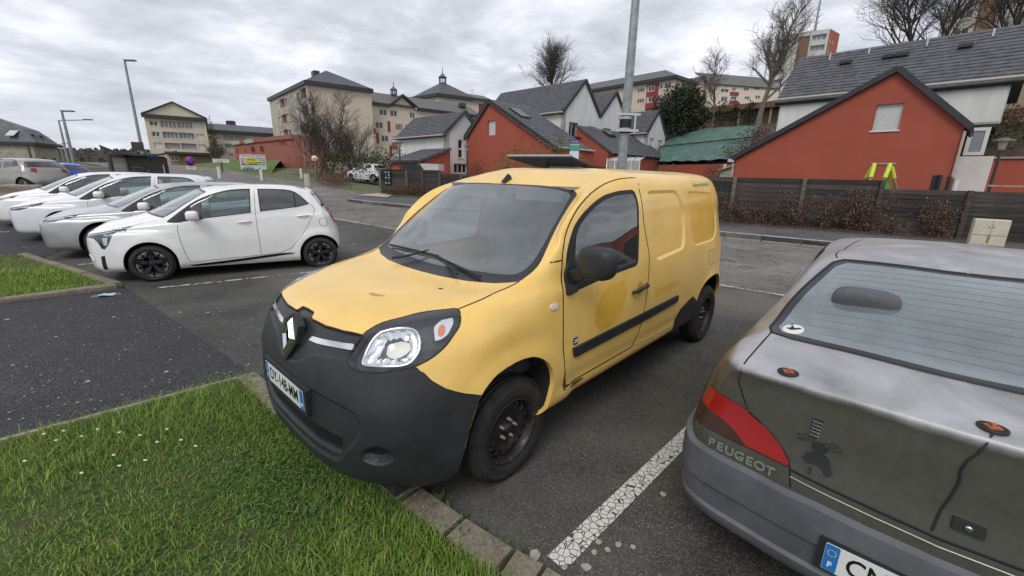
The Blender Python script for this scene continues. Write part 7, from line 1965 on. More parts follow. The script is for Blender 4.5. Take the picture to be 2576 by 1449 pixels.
def low_red():
 t=thing('low_red_building','low dull-red flat-roofed building with a parapet on top of the grass bank','building')
 Wl=Plane('e4',440,1032,68,138);Wr_=Plane('e4',440,1032,68,30);ze=Wl.z0;ul=Wl.q('e3',1742,842)[0];ur=Wr_.q('e4',726,1030)[0];prn('lowred',(ze,ul,ur));zb=2.0
 H=[Wl.rect('e4',*r_)for r_ in((231,1132,247,1182),(264,1130,284,1176),(303,1127,321,1172),(428,1117,440,1200))]
 H=[q for q in H if q[2]-q[0]>.15]
 H+=[Wl.rect('e3',*r_)for r_ in((1808,956,1830,1012),(1957,945,1978,1002))]
 facade(t,Wl,[(0,zb),(0,ze),(ul,ze),(ul,zb)],H,BRICKRED,name='wall')
 for q in H:window(t,Wl,q,'single',fw=.05,frame=MAROON)
 facade(t,Wr_,[(0,zb),(0,ze),(max(ur,4),ze),(max(ur,4),zb)],[],BRICKRED,name='wall')
 zc=Wl.q('e4',200,1132)[1]
 k=MB();k.bar(Wl.P(0,(ze+zc)/2+.1,.12),Wl.P(ul,(ze+zc)/2+.1,.12),.22,ze-zc-.1);k.build('parapet_band',BRICKRED,t)
 for r_ in((1742,838,1888,900),(1975,800,2135,870)):
  q=Wl.rect('e3',*r_);k=MB();k.hexa([Wl.P(q[0],zc+.1,.20),Wl.P(q[2],zc+.1,.20),Wl.P(q[2],zc+.1,.28),Wl.P(q[0],zc+.1,.28),Wl.P(q[0],ze,.20),Wl.P(q[2],ze,.20),Wl.P(q[2],ze,.28),Wl.P(q[0],ze,.28)]);k.build('grey_parapet_panel',mat('pale_grey_panel',(.36,.38,.38),.6,var=.15),t)
 rf=MB();a,b,c=Wl.P(0,ze-.4),Wl.P(ul,ze-.4),Wr_.P(max(ur,4),ze-.4);rf.add([a,b,b+c-a,c],[(0,1,2,3)]);rf.build('flat_roof',EDGE,t)
 for(x,y)in((2120,960),(2282,945)):
  q=Wl.q('e3',x,y);k=MB();k.box((0,0,0),(.3,.5,.8),M4=Matrix.Translation(Wl.P(q[0],q[1],.2))@Matrix.Rotation(R(138),4,'Z'));k.build('wall_vent',MAROON,t)
low_red()
def mansard_left():
 t=thing('mansard_house','stone apartment house with a dark mansard slate roof at the far left','apartment building')
 Wl=Plane('e1',455,456,62,8);Wr_=Plane('e1',455,456,62,118);ze=Wl.z0;ur=abs(Wr_.q('e1',596,486)[0]);sr=1 if Wr_.q('e1',596,486)[0]>0 else-1;ul=-14;prn('mansard',(ze,ur));zb=-1
 ST=concrete('pale_stone_wall',(.40,.36,.29),.15,.3)
 H=[Wl.rect('e1',410,728,458,750)]
 facade(t,Wl,[(ul,zb),(ul,ze),(0,ze),(0,zb)],H,ST,name='stone_wall');
 for q in H:window(t,Wl,q,'single')
 ur=5.2
 us=[(1.2,2.2),(3.3,4.3)]
 H2=[(min(sr*a,sr*b),z0,max(sr*a,sr*b),z0+1.4)for a,b in us for z0 in(ze-2.6,ze-5.4)]
 facade(t,Wr_,[(0,zb),(0,ze),(sr*ur,ze),(sr*ur,zb)],H2,ST,name='stone_wall')
 for q in H2:window(t,Wr_,q,'double')
 pipe(t,Wl.P(-.3,ze,.1),Wl.P(-.3,zb,.1),.09,mat('dark_pipe',(.1,.1,.1)))
 zt=at_d(*zp('e1',345,228),62.6).z;prn('mansard top',(zt,))
 c0,cl,cr_=Wl.P(.3,ze),Wl.P(ul,ze),Wr_.P(sr*(ur+.3),ze);inl=Wl.n*-1.1+Wr_.n*-1.1
 t0=Wl.P(0,zt)+inl;tl=Wl.P(ul,zt,-1.1);tr=Wr_.P(sr*ur,zt,-1.1)
 c0=c0+Wl.n*.3+Wr_.n*.3;cl=cl+Wl.n*.3;cr_=cr_+Wr_.n*.3
 for P in((cl,c0,t0,tl),(c0,cr_,tr,t0)):
  k=MB();k.add(list(P),[(0,1,2,3)]);k.build('mansard_slope',SLATE,t)
 rg=t0+(tr-t0)*.5+Wl.d*-5+Vector((0,0,1.9));rl=rg+Wl.d*-9
 for P in((tl,t0,rg,rl),(t0,tr,rg)):
  k=MB();k.add(list(P),[tuple(range(len(P)))]);k.build('upper_roof',SLATE_OLD,t)
 for a,b in((c0,cl),(c0,cr_)):
  k=MB();k.bar(a,b,.2,.25);k.build('gutter',EDGE,t)
 q=Wl.rect('e1',85,258,205,340);k=MB();k.hexa([Wl.P(q[0],q[1],.1),Wl.P(q[2],q[1],.1),Wl.P(q[2],q[1],.2),Wl.P(q[0],q[1],.2),Wl.P(q[0],q[3],-.55),Wl.P(q[2],q[3],-.55),Wl.P(q[2],q[3],-.45),Wl.P(q[0],q[3],-.45)]);k.build('roof_window',mat('pale_pane',(.5,.52,.53),.2),t)
 for a in(1.2,3.2):
  z0,z1=ze+.9,zt-.5;k=MB();k.hexa([Wr_.P(sr*a,z0,.05),Wr_.P(sr*(a+.9),z0,.05),Wr_.P(sr*(a+.9),z0,.15),Wr_.P(sr*a,z0,.15),Wr_.P(sr*a,z1,-.7),Wr_.P(sr*(a+.9),z1,-.7),Wr_.P(sr*(a+.9),z1,-.6),Wr_.P(sr*a,z1,-.6)]);k.build('roof_window',mat('pale_pane',(.5,.52,.53),.2),t)
mansard_left()
def block_hill():
 t=thing('hill_apartment_block','beige block with a maroon window bay and slate roof on the hill','apartment building')
 Wl=Plane('e6',360,182,95,131);Wr_=Plane('e6',360,182,95,40);ze=Wl.z0;zb=8;prn('hill block',(ze,))
 H=[];K=[]
 for r_,k in(((38,272,110,335),'double'),((176,245,210,310),'single'),((236,230,314,300),'double'),((36,406,110,470),'double'),((146,392,177,453),'single'),((222,378,305,446),'shutter'),((-95,300,-10,350),'triple'),((-100,430,-15,480),'triple')):
  q=Wl.rect('e6',*r_);H.append(q);K.append((q,k))
 facade(t,Wl,[(0,zb),(0,ze),(30,ze),(30,zb)],H,BEIGE_R,name='wall')
 for q,k in K:window(t,Wl,q,k,fw=.1)
 q=Wl.rect('e6',14,232,157,560)
 for(a,b)in((q[0],K[0][0][0]-.15),(K[0][0][2]+.15,q[2])):
  if b>a:
   b_=MB();b_.hexa([Wl.P(a,q[1],.01),Wl.P(b,q[1],.01),Wl.P(b,q[1],.07),Wl.P(a,q[1],.07),Wl.P(a,ze-.3,.01),Wl.P(b,ze-.3,.01),Wl.P(b,ze-.3,.07),Wl.P(a,ze-.3,.07)]);b_.build('maroon_panel',MAROON,t)
 x0,x1=K[0][0][0]-.15,K[0][0][2]+.15
 for z0,z1 in((K[0][0][3]+.1,ze-.3),(K[3][0][3]+.1,K[0][0][1]-.1),(q[1],K[3][0][1]-.1)):
  b_=MB();b_.hexa([Wl.P(x0,z0,.01),Wl.P(x1,z0,.01),Wl.P(x1,z0,.07),Wl.P(x0,z0,.07),Wl.P(x0,z1,.01),Wl.P(x1,z1,.01),Wl.P(x1,z1,.07),Wl.P(x0,z1,.07)]);b_.build('maroon_panel',MAROON,t)
 H=[];K=[]
 for r_,k in(((450,252,533,335),'double'),((555,287,595,355),'single'),((437,397,520,475),'double'),((535,420,573,485),'single')):
  q=Wr_.rect('e6',*r_);H.append(q);K.append((q,k))
 ur=Wr_.q('e6',612,245)[0]
 facade(t,Wr_,[(0,zb),(0,ze),(ur,ze),(ur,zb)],H,BEIGE_R,name='wall')
 for q,k in K:window(t,Wr_,q,k,fw=.1,pane=CURT)
 for r_ in((345,358,398,487),(406,374,424,497)):
  q=Wr_.rect('e6',*r_);b_=MB();b_.hexa([Wr_.P(q[0]if q[0]>0 else 0.05,q[1],.01),Wr_.P(q[2],q[1],.01),Wr_.P(q[2],q[1],.07),Wr_.P(max(q[0],.05),q[1],.07),Wr_.P(max(q[0],.05),q[3],.01),Wr_.P(q[2],q[3],.01),Wr_.P(q[2],q[3],.07),Wr_.P(max(q[0],.05),q[3],.07)]);b_.build('maroon_panel',MAROON,t)
 c0,cl,cr_=Wl.P(-.5,ze+.3,.5),Wl.P(30,ze+.3,.5),Wr_.P(ur+.5,ze+.3,.5);w2=(cr_-c0)/2;dl=(cl-c0).normalized()
 a0=c0+w2+dl*w2 .length*.9;a0=at_d(*zp('e6',250,78),math.hypot(a0 .x,a0 .y));a1=a0+dl*30;far=cl+cr_-c0
 for P in((c0,cr_,a0),(cl,c0,a0,a1),(cr_,far,a1,a0)):
  k=MB();k.add(list(P),[tuple(range(len(P)))]);k.build('roof',SLATE_OLD,t)
 for a,b in((c0,cl),(c0,cr_)):
  k=MB();k.bar(a+Vector((0,0,-.1)),b+Vector((0,0,-.1)),.4,.6);k.build('eaves_band',EDGE,t)
 u=thing('hill_apartment_wing','beige gabled wing stepping back beyond the maroon bay block on the hill','apartment building')
 X=Plane('e6',612,250,102,40);g=[X.q('e6',612,250),X.q('e6',694,155),X.q('e6',748,262)];H=[X.rect('e6',608,310,640,365),X.rect('e6',705,340,735,395),X.rect('e6',612,440,650,500)]
 facade(u,X,[(g[0][0],zb),g[0],g[1],g[2],(g[2][0],zb)],H,BEIGE_R,name='gable_wall')
 for q in H:window(u,X,q,'single',fw=.1)
 for a_,b_ in((g[0],g[1]),(g[1],g[2])):verge(u,X.P(a_[0],a_[1],.2),X.P(b_[0],b_[1]+.1,.2),.6,.3)
 a,b=X.P(*g[0],.2),X.P(*g[1],.2);slope(u,[a-X.n*10,a,b,b-X.n*10],SLATE_OLD)
 Y=Plane('e6',760,290,105,12);L0,L1=Y.q('e6',750,300)[0],Y.q('e6',1640,235)[0];zy=Y.q('e6',1000,262)[1]
 v=thing('hill_apartment_row','long pale block with a maroon panel behind bare branches on the hill','apartment building')
 H=[Y.rect('e6',*r_)for r_ in((920,308,1020,350),(1055,295,1105,335),(1042,398,1110,445),(925,402,1000,460),(1200,290,1260,330),(1210,400,1270,440),(1330,280,1390,320),(1340,390,1400,430))]
 facade(v,Y,[(L0,zb),(L0,zy),(L1,zy),(L1,zb)],H,stucco('cream_render',(.66,.58,.47),.06,.15),name='wall')
 for q in H:window(v,Y,q,'double',fw=.1)
 q=Y.rect('e6',1030,345,1135,392);q2=Y.rect('e6',1020,450,1128,500)
 for r_ in(q,q2):
  b_=MB();b_.hexa([Y.P(r_[0],r_[1],.01),Y.P(r_[2],r_[1],.01),Y.P(r_[2],r_[1],.07),Y.P(r_[0],r_[1],.07),Y.P(r_[0],r_[3],.01),Y.P(r_[2],r_[3],.01),Y.P(r_[2],r_[3],.07),Y.P(r_[0],r_[3],.07)]);b_.build('maroon_panel',MAROON,v)
 slope(v,[Y.P(L0,zy,.4),Y.P(L1,zy,.4),Y.P(L1,zy+3.2,-5),Y.P(L0,zy+3.2,-5)],SLATE_OLD)
block_hill()
def terrace_building():
 t=thing('terrace_building','single-storey brown building with a rusty metal fascia and slim posts on the hill terrace','building')
 W=Plane('z6',100,612,58,-47);z1=W.q('z6',330,592)[1];z0=W.q('z6',330,625)[1];L=W.q('z6',560,565)[0];zb=W.q('z6',300,720)[1];prn('terrace',(z1,z0,zb,L))
 CU=M('rusty_fascia',(.16,.075,.045),.6);CU.col(CU.ramp(CU.noise(3,5),[(.3,(.11,.055,.04)),(.7,(.20,.10,.06))]));CU=CU.m
 n=22
 for k in range(n):
  a,b=-.8+(L+.8+2)*k/n,-.8+(L+.8+2)*(k+1)/n-.03;m_=MB();m_.hexa([W.P(a,z0,0),W.P(b,z0,0),W.P(b,z0,.06),W.P(a,z0,.06),W.P(a,z1,0),W.P(b,z1,0),W.P(b,z1,.06),W.P(a,z1,.06)]);m_.build('fascia_panel',CU,t)
 r_=MB();r_.hexa([W.P(-.8,z0,-6),W.P(L+2,z0,-6),W.P(L+2,z0,-.01),W.P(-.8,z0,-.01),W.P(-.8,z1-.05,-6),W.P(L+2,z1-.05,-6),W.P(L+2,z1-.05,-.01),W.P(-.8,z1-.05,-.01)]);r_.build('flat_roof',EDGE,t)
 B_=Plane('z6',100,612,58,-47,-2.0);B_.z0=0
 H=[(L*.60,zb+.2,L*.60+.8,zb+2.0),(L*.93,zb+.2,L*.93+1.2,zb+2.2)]
 facade(t,B_,[(-.8,zb-1),(-.8,z0),(L+2,z0),(L+2,zb-1)],H,OCHRE,name='wall')
 for q in H:window(t,B_,q,'single',pane=mat('blue_pane',(.12,.2,.26),.15))
 for(x,y)in((303,620),(487,600)):
  u=W.q('z6',x,y)[0];p=MB();p.tube([W.P(u,zb-1,-.3),W.P(u,z0,-.3)],.11,10);p.build('post',mat('timber_post',(.33,.27,.2),.8),t)
 f=thing('slatted_fence','short slatted timber fence at the left end of the hill terrace','fence');F=Plane('z6',50,695,55,-47);a,b=F.q('z6',45,692),F.q('z6',146,742)
 for k in range(16):
  u=a[0]+(b[0]-a[0])*k/16;m_=MB();m_.hexa([F.P(u,b[1]-.4,0),F.P(u+.13,b[1]-.4,0),F.P(u+.13,b[1]-.4,.03),F.P(u,b[1]-.4,.03),F.P(u,a[1],0),F.P(u+.13,a[1],0),F.P(u+.13,a[1],.03),F.P(u,a[1],.03)]);m_.build('slat',mat('weathered_slat',(.20,.12,.08),.8,var=.3),f)
 for zz in(b[1],a[1]-.3):
  m_=MB();m_.bar(F.P(a[0],zz,-.05),F.P(b[0],zz,-.05),.05,.1);m_.build('rail',mat('weathered_slat',(.20,.12,.08),.8),f)
terrace_building()
def towers():
 t=thing('tower_block','distant white tower block with a brick-red end wall and a roof mast','tower block')
 Wl=Plane('z6',825,163,170,147);Wr_=Plane('z6',825,163,170,36);ze=Wl.z0;zb=18;ul=Wl.q('z6',598,190)[0];ur=Wr_.q('z6',880,192)[0];prn('tower',(ze,ul,ur))
 WT=stucco('tower_white',(.52,.53,.50),.06,.2);H=[]
 for k in range(8):
  z1=ze-1.2-2.9*k
  if z1-1.5<zb:break
  for a,b in((.6,4.2),(4.8,7.6),(10.2,13.4)):
   if b<ul+4:H.append((a,z1-1.5,b,z1))
 facade(t,Wl,[(0,zb),(0,ze),(ul+4,ze),(ul+4,zb)],H,WT,name='balcony_wall',reveal=.8)
 for q in H:window(t,Wl,q,'triple',rec=.7,fw=.12,pane=CURT)
 q=Wl.rect('z6',640,200,702,320);b_=MB();b_.hexa([Wl.P(q[0],zb,.02),Wl.P(q[2],zb,.02),Wl.P(q[2],zb,.5),Wl.P(q[0],zb,.5),Wl.P(q[0],ze-1.5,.02),Wl.P(q[2],ze-1.5,.02),Wl.P(q[2],ze-1.5,.5),Wl.P(q[0],ze-1.5,.5)]);b_.build('brown_bay',BROWNC,t)
 H=[]
 for k in range(7):
  z1=ze-2.2-2.9*k
  for a in(1.2,3.4):H.append((a,z1-1.3,a+.9,z1))
 facade(t,Wr_,[(0,zb),(0,ze),(max(ur,6),ze),(max(ur,6),zb)],H,stucco('brick_red_end',(.36,.12,.07),.1,.1),name='end_wall')
 for q in H:window(t,Wr_,q,'single',fw=.1,pane=CURT)
 p=at_d(*zp('z6',745,130),175);m_=MB();m_.tube([p+Vector((0,0,-9)),p,p+Vector((.0,0,14))],[.5,.35,.12],6)
 for k in range(7):m_.bar(p+Vector((-.9+.1*k,0,1.8*k)),p+Vector((.9-.1*k,0,1.8*k)),.12,.12)
 m_.build('radio_mast',mat('mast_grey',(.3,.3,.3),.6),t)
 t2=thing('tower_block','tall block with a brown bay half hidden by bare branches at the top right','tower block')
 X=Plane('z6',1510,90,120,-20);a,b=X.q('z6',1480,60),X.q('z6',1960,20);zt=max(a[1],b[1])+1;H=[]
 for k in range(5):
  z1=zt-1.2-2.9*k
  for u in range(int(a[0])+1,int(b[0])-2,4):H.append((u,z1-1.4,u+2.4,z1))
 facade(t2,X,[(a[0],10),(a[0],zt),(b[0]+12,zt),(b[0]+12,10)],H,stucco('tower_cream',(.42,.40,.33),.1,.3),name='wall')
 for q in H:window(t2,X,q,'double',fw=.12)
 q=X.rect('z6',1660,30,1765,185);b_=MB();b_.hexa([X.P(q[0],12,.02),X.P(q[2],12,.02),X.P(q[2],12,.6),X.P(q[0],12,.6),X.P(q[0],zt,.02),X.P(q[2],zt,.02),X.P(q[2],zt,.6),X.P(q[0],zt,.6)]);b_.build('brown_bay',BROWNC,t2)
 t3=thing('ochre_building','plain ochre-brown building wall on the bank at the right edge','building')
 X=Plane('z6',1870,330,38,-46);a=X.q('z6',1872,330);c=X.q('z6',1815,625)
 facade(t3,X,[(a[0],c[1]),(a[0],a[1]),(a[0]+12,a[1]),(a[0]+12,c[1])],[],OCHRE,name='wall');k=MB();k.bar(X.P(a[0],a[1]+.05,-.1),X.P(a[0]+12,a[1]+.05,-.1),.5,.12);k.build('coping',EDGE,t3)
towers()
# hillside behind the houses
def loft(name,lines,m_,sub=6,rough=0.0,seed=1,parent=None,kind='structure',tag_=None):
 rng=random.Random(seed);rows=[]
 N=24
 for ln in lines:
  ln=[Vector(p)for p in ln];d=[0]
  for a,b in zip(ln[:-1],ln[1:]):d.append(d[-1]+(b-a).length)
  r_=[]
  for k in range(N+1):
   t=d[-1]*k/N;i=max(j for j in range(len(d))if d[j]<=t+1e-9);i=min(i,len(ln)-2)
   f=(t-d[i])/max(1e-9,d[i+1]-d[i]);r_.append(ln[i].lerp(ln[i+1],f))
  rows.append(r_)
 R_=[]
 for a,b in zip(rows[:-1],rows[1:]):
  for s_ in range(sub):R_.append([p.lerp(q,s_/sub)for p,q in zip(a,b)])
 R_.append(rows[-1])
 vs=[p+Vector((0,0,rng.uniform(-rough,rough)))for r_ in R_ for p in r_]
 mb=MB();n=N+1
 mb.add(vs,[(i*n+j,i*n+j+1,(i+1)*n+j+1,(i+1)*n+j)for i in range(len(R_)-1)for j in range(N)],0,True)
 o=mb.build(name,m_,parent)
 if kind:o['kind']=kind
 return o
EARTH=M('brown_bank_earth',(.10,.07,.05),.95);EARTH.col(EARTH.ramp(EARTH.noise(2.5,8,.75),[(.3,(.045,.035,.025)),(.5,(.10,.07,.055)),(.6,(.12,.10,.06)),(.75,(.07,.085,.03))]));EARTH.bump(EARTH.noise(9,8,.7),1,.12);EARTH=EARTH.m
def Z6(x,y,d):return at_d(*zp('z6',x,y),d)
foot=[Z6(-700,965,60),Z6(-350,960,52),Z6(0,936,41),Z6(330,925,37),Z6(900,900,35),Z6(1500,860,34),Z6(1930,900,33),Z6(2500,930,31)]
mid=[Z6(-700,760,74),Z6(-350,800,63),Z6(0,752,52),Z6(420,726,46),Z6(900,700,42),Z6(1500,660,40),Z6(1930,628,38),Z6(2500,610,36)]
top=[Z6(-700,740,90),Z6(-350,740,75),Z6(0,735,64),Z6(420,712,60),Z6(900,640,60),Z6(1500,560,60),Z6(1930,520,60),Z6(2500,500,60)]
far=[p+Vector((p.x*.9,p.y*1.0,7))for p in top]
far2=[p+Vector((p.x*1.5,p.y*1.5,9))for p in far]
base=[Vector((p.x,p.y,G(p.x,p.y)-.3))for p in foot]
loft('hillside',[base,foot,mid,top,far,far2],EARTH,sub=5,rough=.10)
TARP=M('green_sheet',(.12,.22,.18),.7);TARP.col(TARP.ramp(TARP.noise(1.3,5,.6,vec=TARP.coord((1,1,.4))),[(.3,(.075,.155,.125)),(.6,(.12,.215,.18)),(.75,(.17,.27,.235))]));TARP.bump(TARP.noise(1.1,6,.65,dist=1.5),1,.5);TARP=TARP.m
def tarp():
 nu,nv=40,16;mb=MB();vs=[];rng=random.Random(4)
 c=[Z6(-150,940,42.5),Z6(330,924,36.4),Z6(418,728,45.2),Z6(-150,770,54)]
 for j in range(nv+1):
  for i in range(nu+1):
   a=c[0].lerp(c[1],i/nu);b=c[3].lerp(c[2],i/nu);p=a.lerp(b,j/nv)
   p=p+Vector((0,0,.25+.035*math.sin(i*.9+j*.5)+.03*math.sin(j*2.1+i*.23)));vs.append(p)
 n=nu+1;mb.add(vs,[(j*n+i,j*n+i+1,(j+1)*n+i+1,(j+1)*n+i)for j in range(nv)for i in range(nu)],0,True)
 o=mb.build('green_tarpaulin',TARP);tag(o,'large green sheet pinned over the bank behind the houses','tarpaulin')
 s_=MB();s_.tube([c[0].lerp(c[3],.42)+Vector((0,0,.40)),c[1].lerp(c[2],.52)+Vector((0,0,.42))],.05,5);s_.build('sheet_seam',GAP,o)
tarp()
def retaining():
 t=thing('retaining_wall','low red retaining wall at the foot of the green sheet','wall')
 a,b=Z6(-150,945,42.0),Z6(345,931,36.0)
 zt=(a.z+b.z)/2
 mb=MB();mb.bar(Vector((a.x,a.y,zt-1.6)),Vector((b.x,b.y,zt-1.6)),.25,3.2);mb.build('wall',RED_R,t)
 k=MB();p=Z6(222,950,36.9);k.box((p.x,p.y,zt-1.5),(.12,.3,3));k.build('white_pipe',PVC,t)
retaining()
def E3(x,y,d):return at_d(*zp('e3',x,y),d)
fl=[E3(x,y,44)for x,y in((300,1470),(560,1440),(1000,1400),(1600,1370),(2100,1345),(2420,1330))]
fl=[Vector((p.x,p.y,min(p.z,G(p.x,p.y))))for p in fl]
b1=[E3(300,1430,52),E3(560,1380,54),E3(1000,1320,55),E3(1600,1280,54),E3(2100,1250,53),E3(2500,1270,50)]
b2=[E3(300,1350,62),E3(560,1310,62),E3(1000,1230,64),E3(1600,1165,64),E3(2100,1135,63),E3(2600,1160,60)]
b3=[p+Vector((p.x*.8,p.y*.8,.4))for p in b2]
loft('grass_bank',[[Vector((p.x,p.y,p.z-.1))for p in fl],b1,b2,b3],TURF,sub=5,rough=.05)
# distant wooded hill on the left
WOOD=M('far_woodland',(.06,.06,.05),.95);WOOD.col(WOOD.ramp(WOOD.noise(.05,8,.75),[(.3,(.055,.06,.05)),(.5,(.085,.080,.065)),(.7,(.115,.10,.08))]));WOOD=WOOD.m
def E1(x,y,d):return at_d(*zp('e1',x,y),d)
h0=[E1(-900,1000,300),E1(400,950,300),E1(1300,950,290),E1(2200,960,280),E1(3500,960,270),E1(6000,930,260)]
h1=[E1(-900,900,330),E1(400,860,330),E1(1300,830,330),E1(2200,860,320),E1(3500,870,310),E1(6000,860,300)]
h2=[E1(-900,700,420),E1(400,690,420),E1(700,660,420),E1(1300,650,420),E1(2200,660,410),E1(3500,700,400),E1(6000,700,400)]
h3=[p+Vector((p.x*.3,p.y*.3,-5))for p in h2]
loft('distant_hill',[h0,h1,h2,h3],SCRUB,sub=4,rough=.5)
def woods():
 rng=random.Random(9);mb=MB()
 for k in range(3600):
  t=rng.random();i=min(int(t*6),5);f=t*6-i;s_=rng.random()**.7
  lo=h1[min(i,5)].lerp(h1[min(i+1,5)],f if i<5 else 0);hi=h2[min(i,6)].lerp(h2[min(i+1,6)],f)
  p=lo.lerp(hi,s_);h=rng.uniform(3,6.5);r_=rng.uniform(1.2,2.6)
  mi=rng.choice((0,0,1,2));vs=[]
  n=7
  for j,(rr,zz)in enumerate(((.4,-.2),(1,.25),(.85,.6),(.35,.95))):
   for q in range(n):a=6.283*q/n+j;w=rng.uniform(.65,1.25);vs.append((p.x+r_*rr*w*math.cos(a),p.y+r_*rr*w*math.sin(a),p.z+h*zz*rng.uniform(.9,1.1)))
  vs.append((p.x,p.y,p.z+h*1.05));fs=[(j*n+q,j*n+(q+1)%n,(j+1)*n+(q+1)%n,(j+1)*n+q)for j in range(3)for q in range(n)]+[(3*n+q,3*n+(q+1)%n,4*n)for q in range(n)]
  mb.add(vs,fs,mi)
 o=mb.build('woodland',[mat('far_wood_brown',(.075,.065,.055),.95,var=.35,vscale=.6),mat('far_wood_grey',(.095,.088,.078),.95,var=.35,vscale=.6),mat('far_wood_green',(.035,.048,.028),.95,var=.35,vscale=.6)])
 tag(o,'brown winter woodland on the distant hill','woodland',kind='stuff')
woods()
# plank fences
def plank_mat(name,c):
 m=M(name,c,.85,0,.25);oi=m.n('ShaderNodeObjectInfo')
 v=m.coord((.5,6,9));n=m.noise(2.2,8,.7,vec=v);n2=m.noise(14,5,.65,vec=m.coord((.35,4,5)))
 cc=m.ramp(n,[(.28,tuple(q*.45 for q in c)),(.5,c),(.72,tuple(min(1,q*1.9)for q in c))])
 cc=m.mix(m.ramp(m.noise(1.1,5),[(.5,0.),(.72,.5)]),cc,(.10,.095,.08))
 var=m.ramp(oi.outputs['Random'],[(0,.62),(1,1.45)]);cc=m.mix(1.0,cc,var,'MULTIPLY')
 m.col(cc);m.bump(n2,.8,.01);return m.m
PLANK=plank_mat('dark_weathered_plank',(.055,.046,.042));POSTM=plank_mat('weathered_post',(.115,.10,.082))
def fence(label,a,b,posts,tops,zb0,nplank=10,group=None,capdark=False):
 t=thing('plank_fence',label,'fence',group=group);A=Vector((*a,0));B=Vector((*b,0));d=(B-A).normalized();n=Vector((-d.y,d.x,0));n=n if n.dot(A)<0 else-n
 yaw=math.atan2(d.y,d.x)
 for i,(s0,s1)in enumerate(zip(posts[:-1],posts[1:])):
  p0=A+d*s0;p1=A+d*s1;L=s1-s0;zg=(G(p0 .x,p0 .y)+G(p1 .x,p1 .y))/2+zb0;H=tops[i];k=max(3,int(round(H/(H/nplank))));hh=H/k
  for j in range(k):
   mb=MB();w=L-.04;h=hh+.012;x=random.uniform(-.004,.004)
   mb.hexa([(-w/2,-.026,0),(w/2,-.026,0),(w/2,.014,0),(-w/2,.014,0),(-w/2,-.006,h),(w/2,-.006,h+x),(w/2,.0,h+x),(-w/2,.0,h)])
   c=(p0+p1)/2;o=mb.build('plank',PLANK,t);o.location=(c.x+n.x*random.uniform(-.006,.006),c.y+n.y*random.uniform(-.006,.006),zg+j*hh);o.rotation_euler=(0,random.uniform(-.0015,.0015),yaw)
 for i,s_ in enumerate(posts):
  p=A+d*s_+n*.05;H=max(tops[min(i,len(tops)-1)],tops[max(0,i-1)])+.03;zg=G(p.x,p.y)+zb0
  mb=MB();mb.box((0,0,H/2-.1),(.12,.10,H+.2));o=mb.build('post',POSTM,t);o.location=(p.x,p.y,zg);o.rotation_euler=(0,0,yaw)
 return t,A,d,n
FA=fence_pt(-8.5);
def along(px,py,h):
 r=ray_dir(px,py);c=Vector((0,0,CAM_H));o=fence_pt(0);nn=Vector((-FDIR.y,FDIR.x,0));t=(o-c).dot(nn)/r.dot(nn);p=c+r*t
 return(p-o).dot(FDIR),p.z
prn('fence posts',*[along(*q,0)for q in((1850,450),(2026,451.6),(2223,453),(2224,474),(2443,478),(2576,481),(957,428),(1067,430),(1190,437),(1119,436))])
s4=along(2443,478,0)[0];s3=along(2223,453,0);s2=along(2026,451.6,0)[0];s1=along(1850,450,0)[0];s3l=along(2224,474,0)[1]
hR=s3[1]-.15-G(10,15);hL=s3l-.15-G(12,14)
o0=fence_pt(0)
fence('dark weathered plank fence with dead climbers, running along the street behind the van',tuple((fence_pt(s4-7.2))[:2]),tuple((fence_pt(s1+30))[:2]),[0,3.6,7.2,7.2+(s3[0]-s4),7.2+(s2-s4),7.2+(s1-s4),7.2+(s1-s4)+2.6,7.2+(s1-s4)+5.2,7.2+(s1-s4)+7.8,7.2+(s1-s4)+10.4],[hL,hL,hL,hR,hR,hR,hR,hR,hR],.13)
cap=MB();cap.bar(fence_pt(s4-7.2)+Vector((0,0,hL+.19+.15)),fence_pt(s4-.3)+Vector((0,0,hL+.19+.15)),.20,.04);o=cap.build('fence_capping',KERB_P);tag(o,'pale flat coping strip on the right end of the plank fence','coping')
c4=at_g(958,489,.1);d4=(Vector((1.5,20.9,0))-Vector((c4 .x,c4 .y,0))).normalized()
pl_=Plane('e8',850,130,math.hypot(c4 .x,c4 .y),math.degrees(math.atan2(d4 .y,d4 .x)))
sg=1
pu=[pl_.q('e8',x,y)[0]for x,y in((850,130),(1300,130),(1568,130),(1860,130),(2225,180))];pz=pl_.q('e8',850,130)[1];pz2=pl_.q('e8',2100,182)[1];prn('left fence',tuple(pu),(pz,pz2))
o4=pl_.P(pu[0],0);zg4=G(o4 .x,o4 .y)+.1
e4_=pl_.P(pu[-1]+4.0*(1 if pu[-1]>pu[0]else-1),0)
posts=[abs(u-pu[0])for u in pu];posts+=[posts[-1]+2.4,posts[-1]+4.8,posts[-1]+7.2]
ft,fA,fd,fn=fence('dark plank fence corner carrying a big number 4 and a panel of letter boxes',(o4 .x,o4 .y),(e4_.x,e4_.y),posts,[pz-zg4,pz-zg4,pz-zg4,pz2-zg4,pz2-zg4,pz2-zg4,pz2-zg4],.1,12)
ex=MB();ex.box((0,0,0),(.16,.06,pz-zg4+.04),M4=Matrix.Translation(o4+Vector((0,0,zg4+(pz-zg4)/2))));ex.build('end_post',EDGE,ft)
cpb=MB();cpb.bar(o4+Vector((0,0,pz+.03))-fd*.25,o4+fd*posts[3]+Vector((0,0,pz+.03)),.10,.05);cpb.build('top_rail',PLANK,ft)
fm4=frame_mat(pl_.P(pl_.q('e8',893,240)[0],pl_.q('e8',893,240)[1],.07),pl_.d*(1 if pu[-1]>pu[0]else-1),(0,0,1))
put_text('number','4',.62,fm4,mat('number_black',(.012,.012,.012),.6),ft,.012,bold=.004)
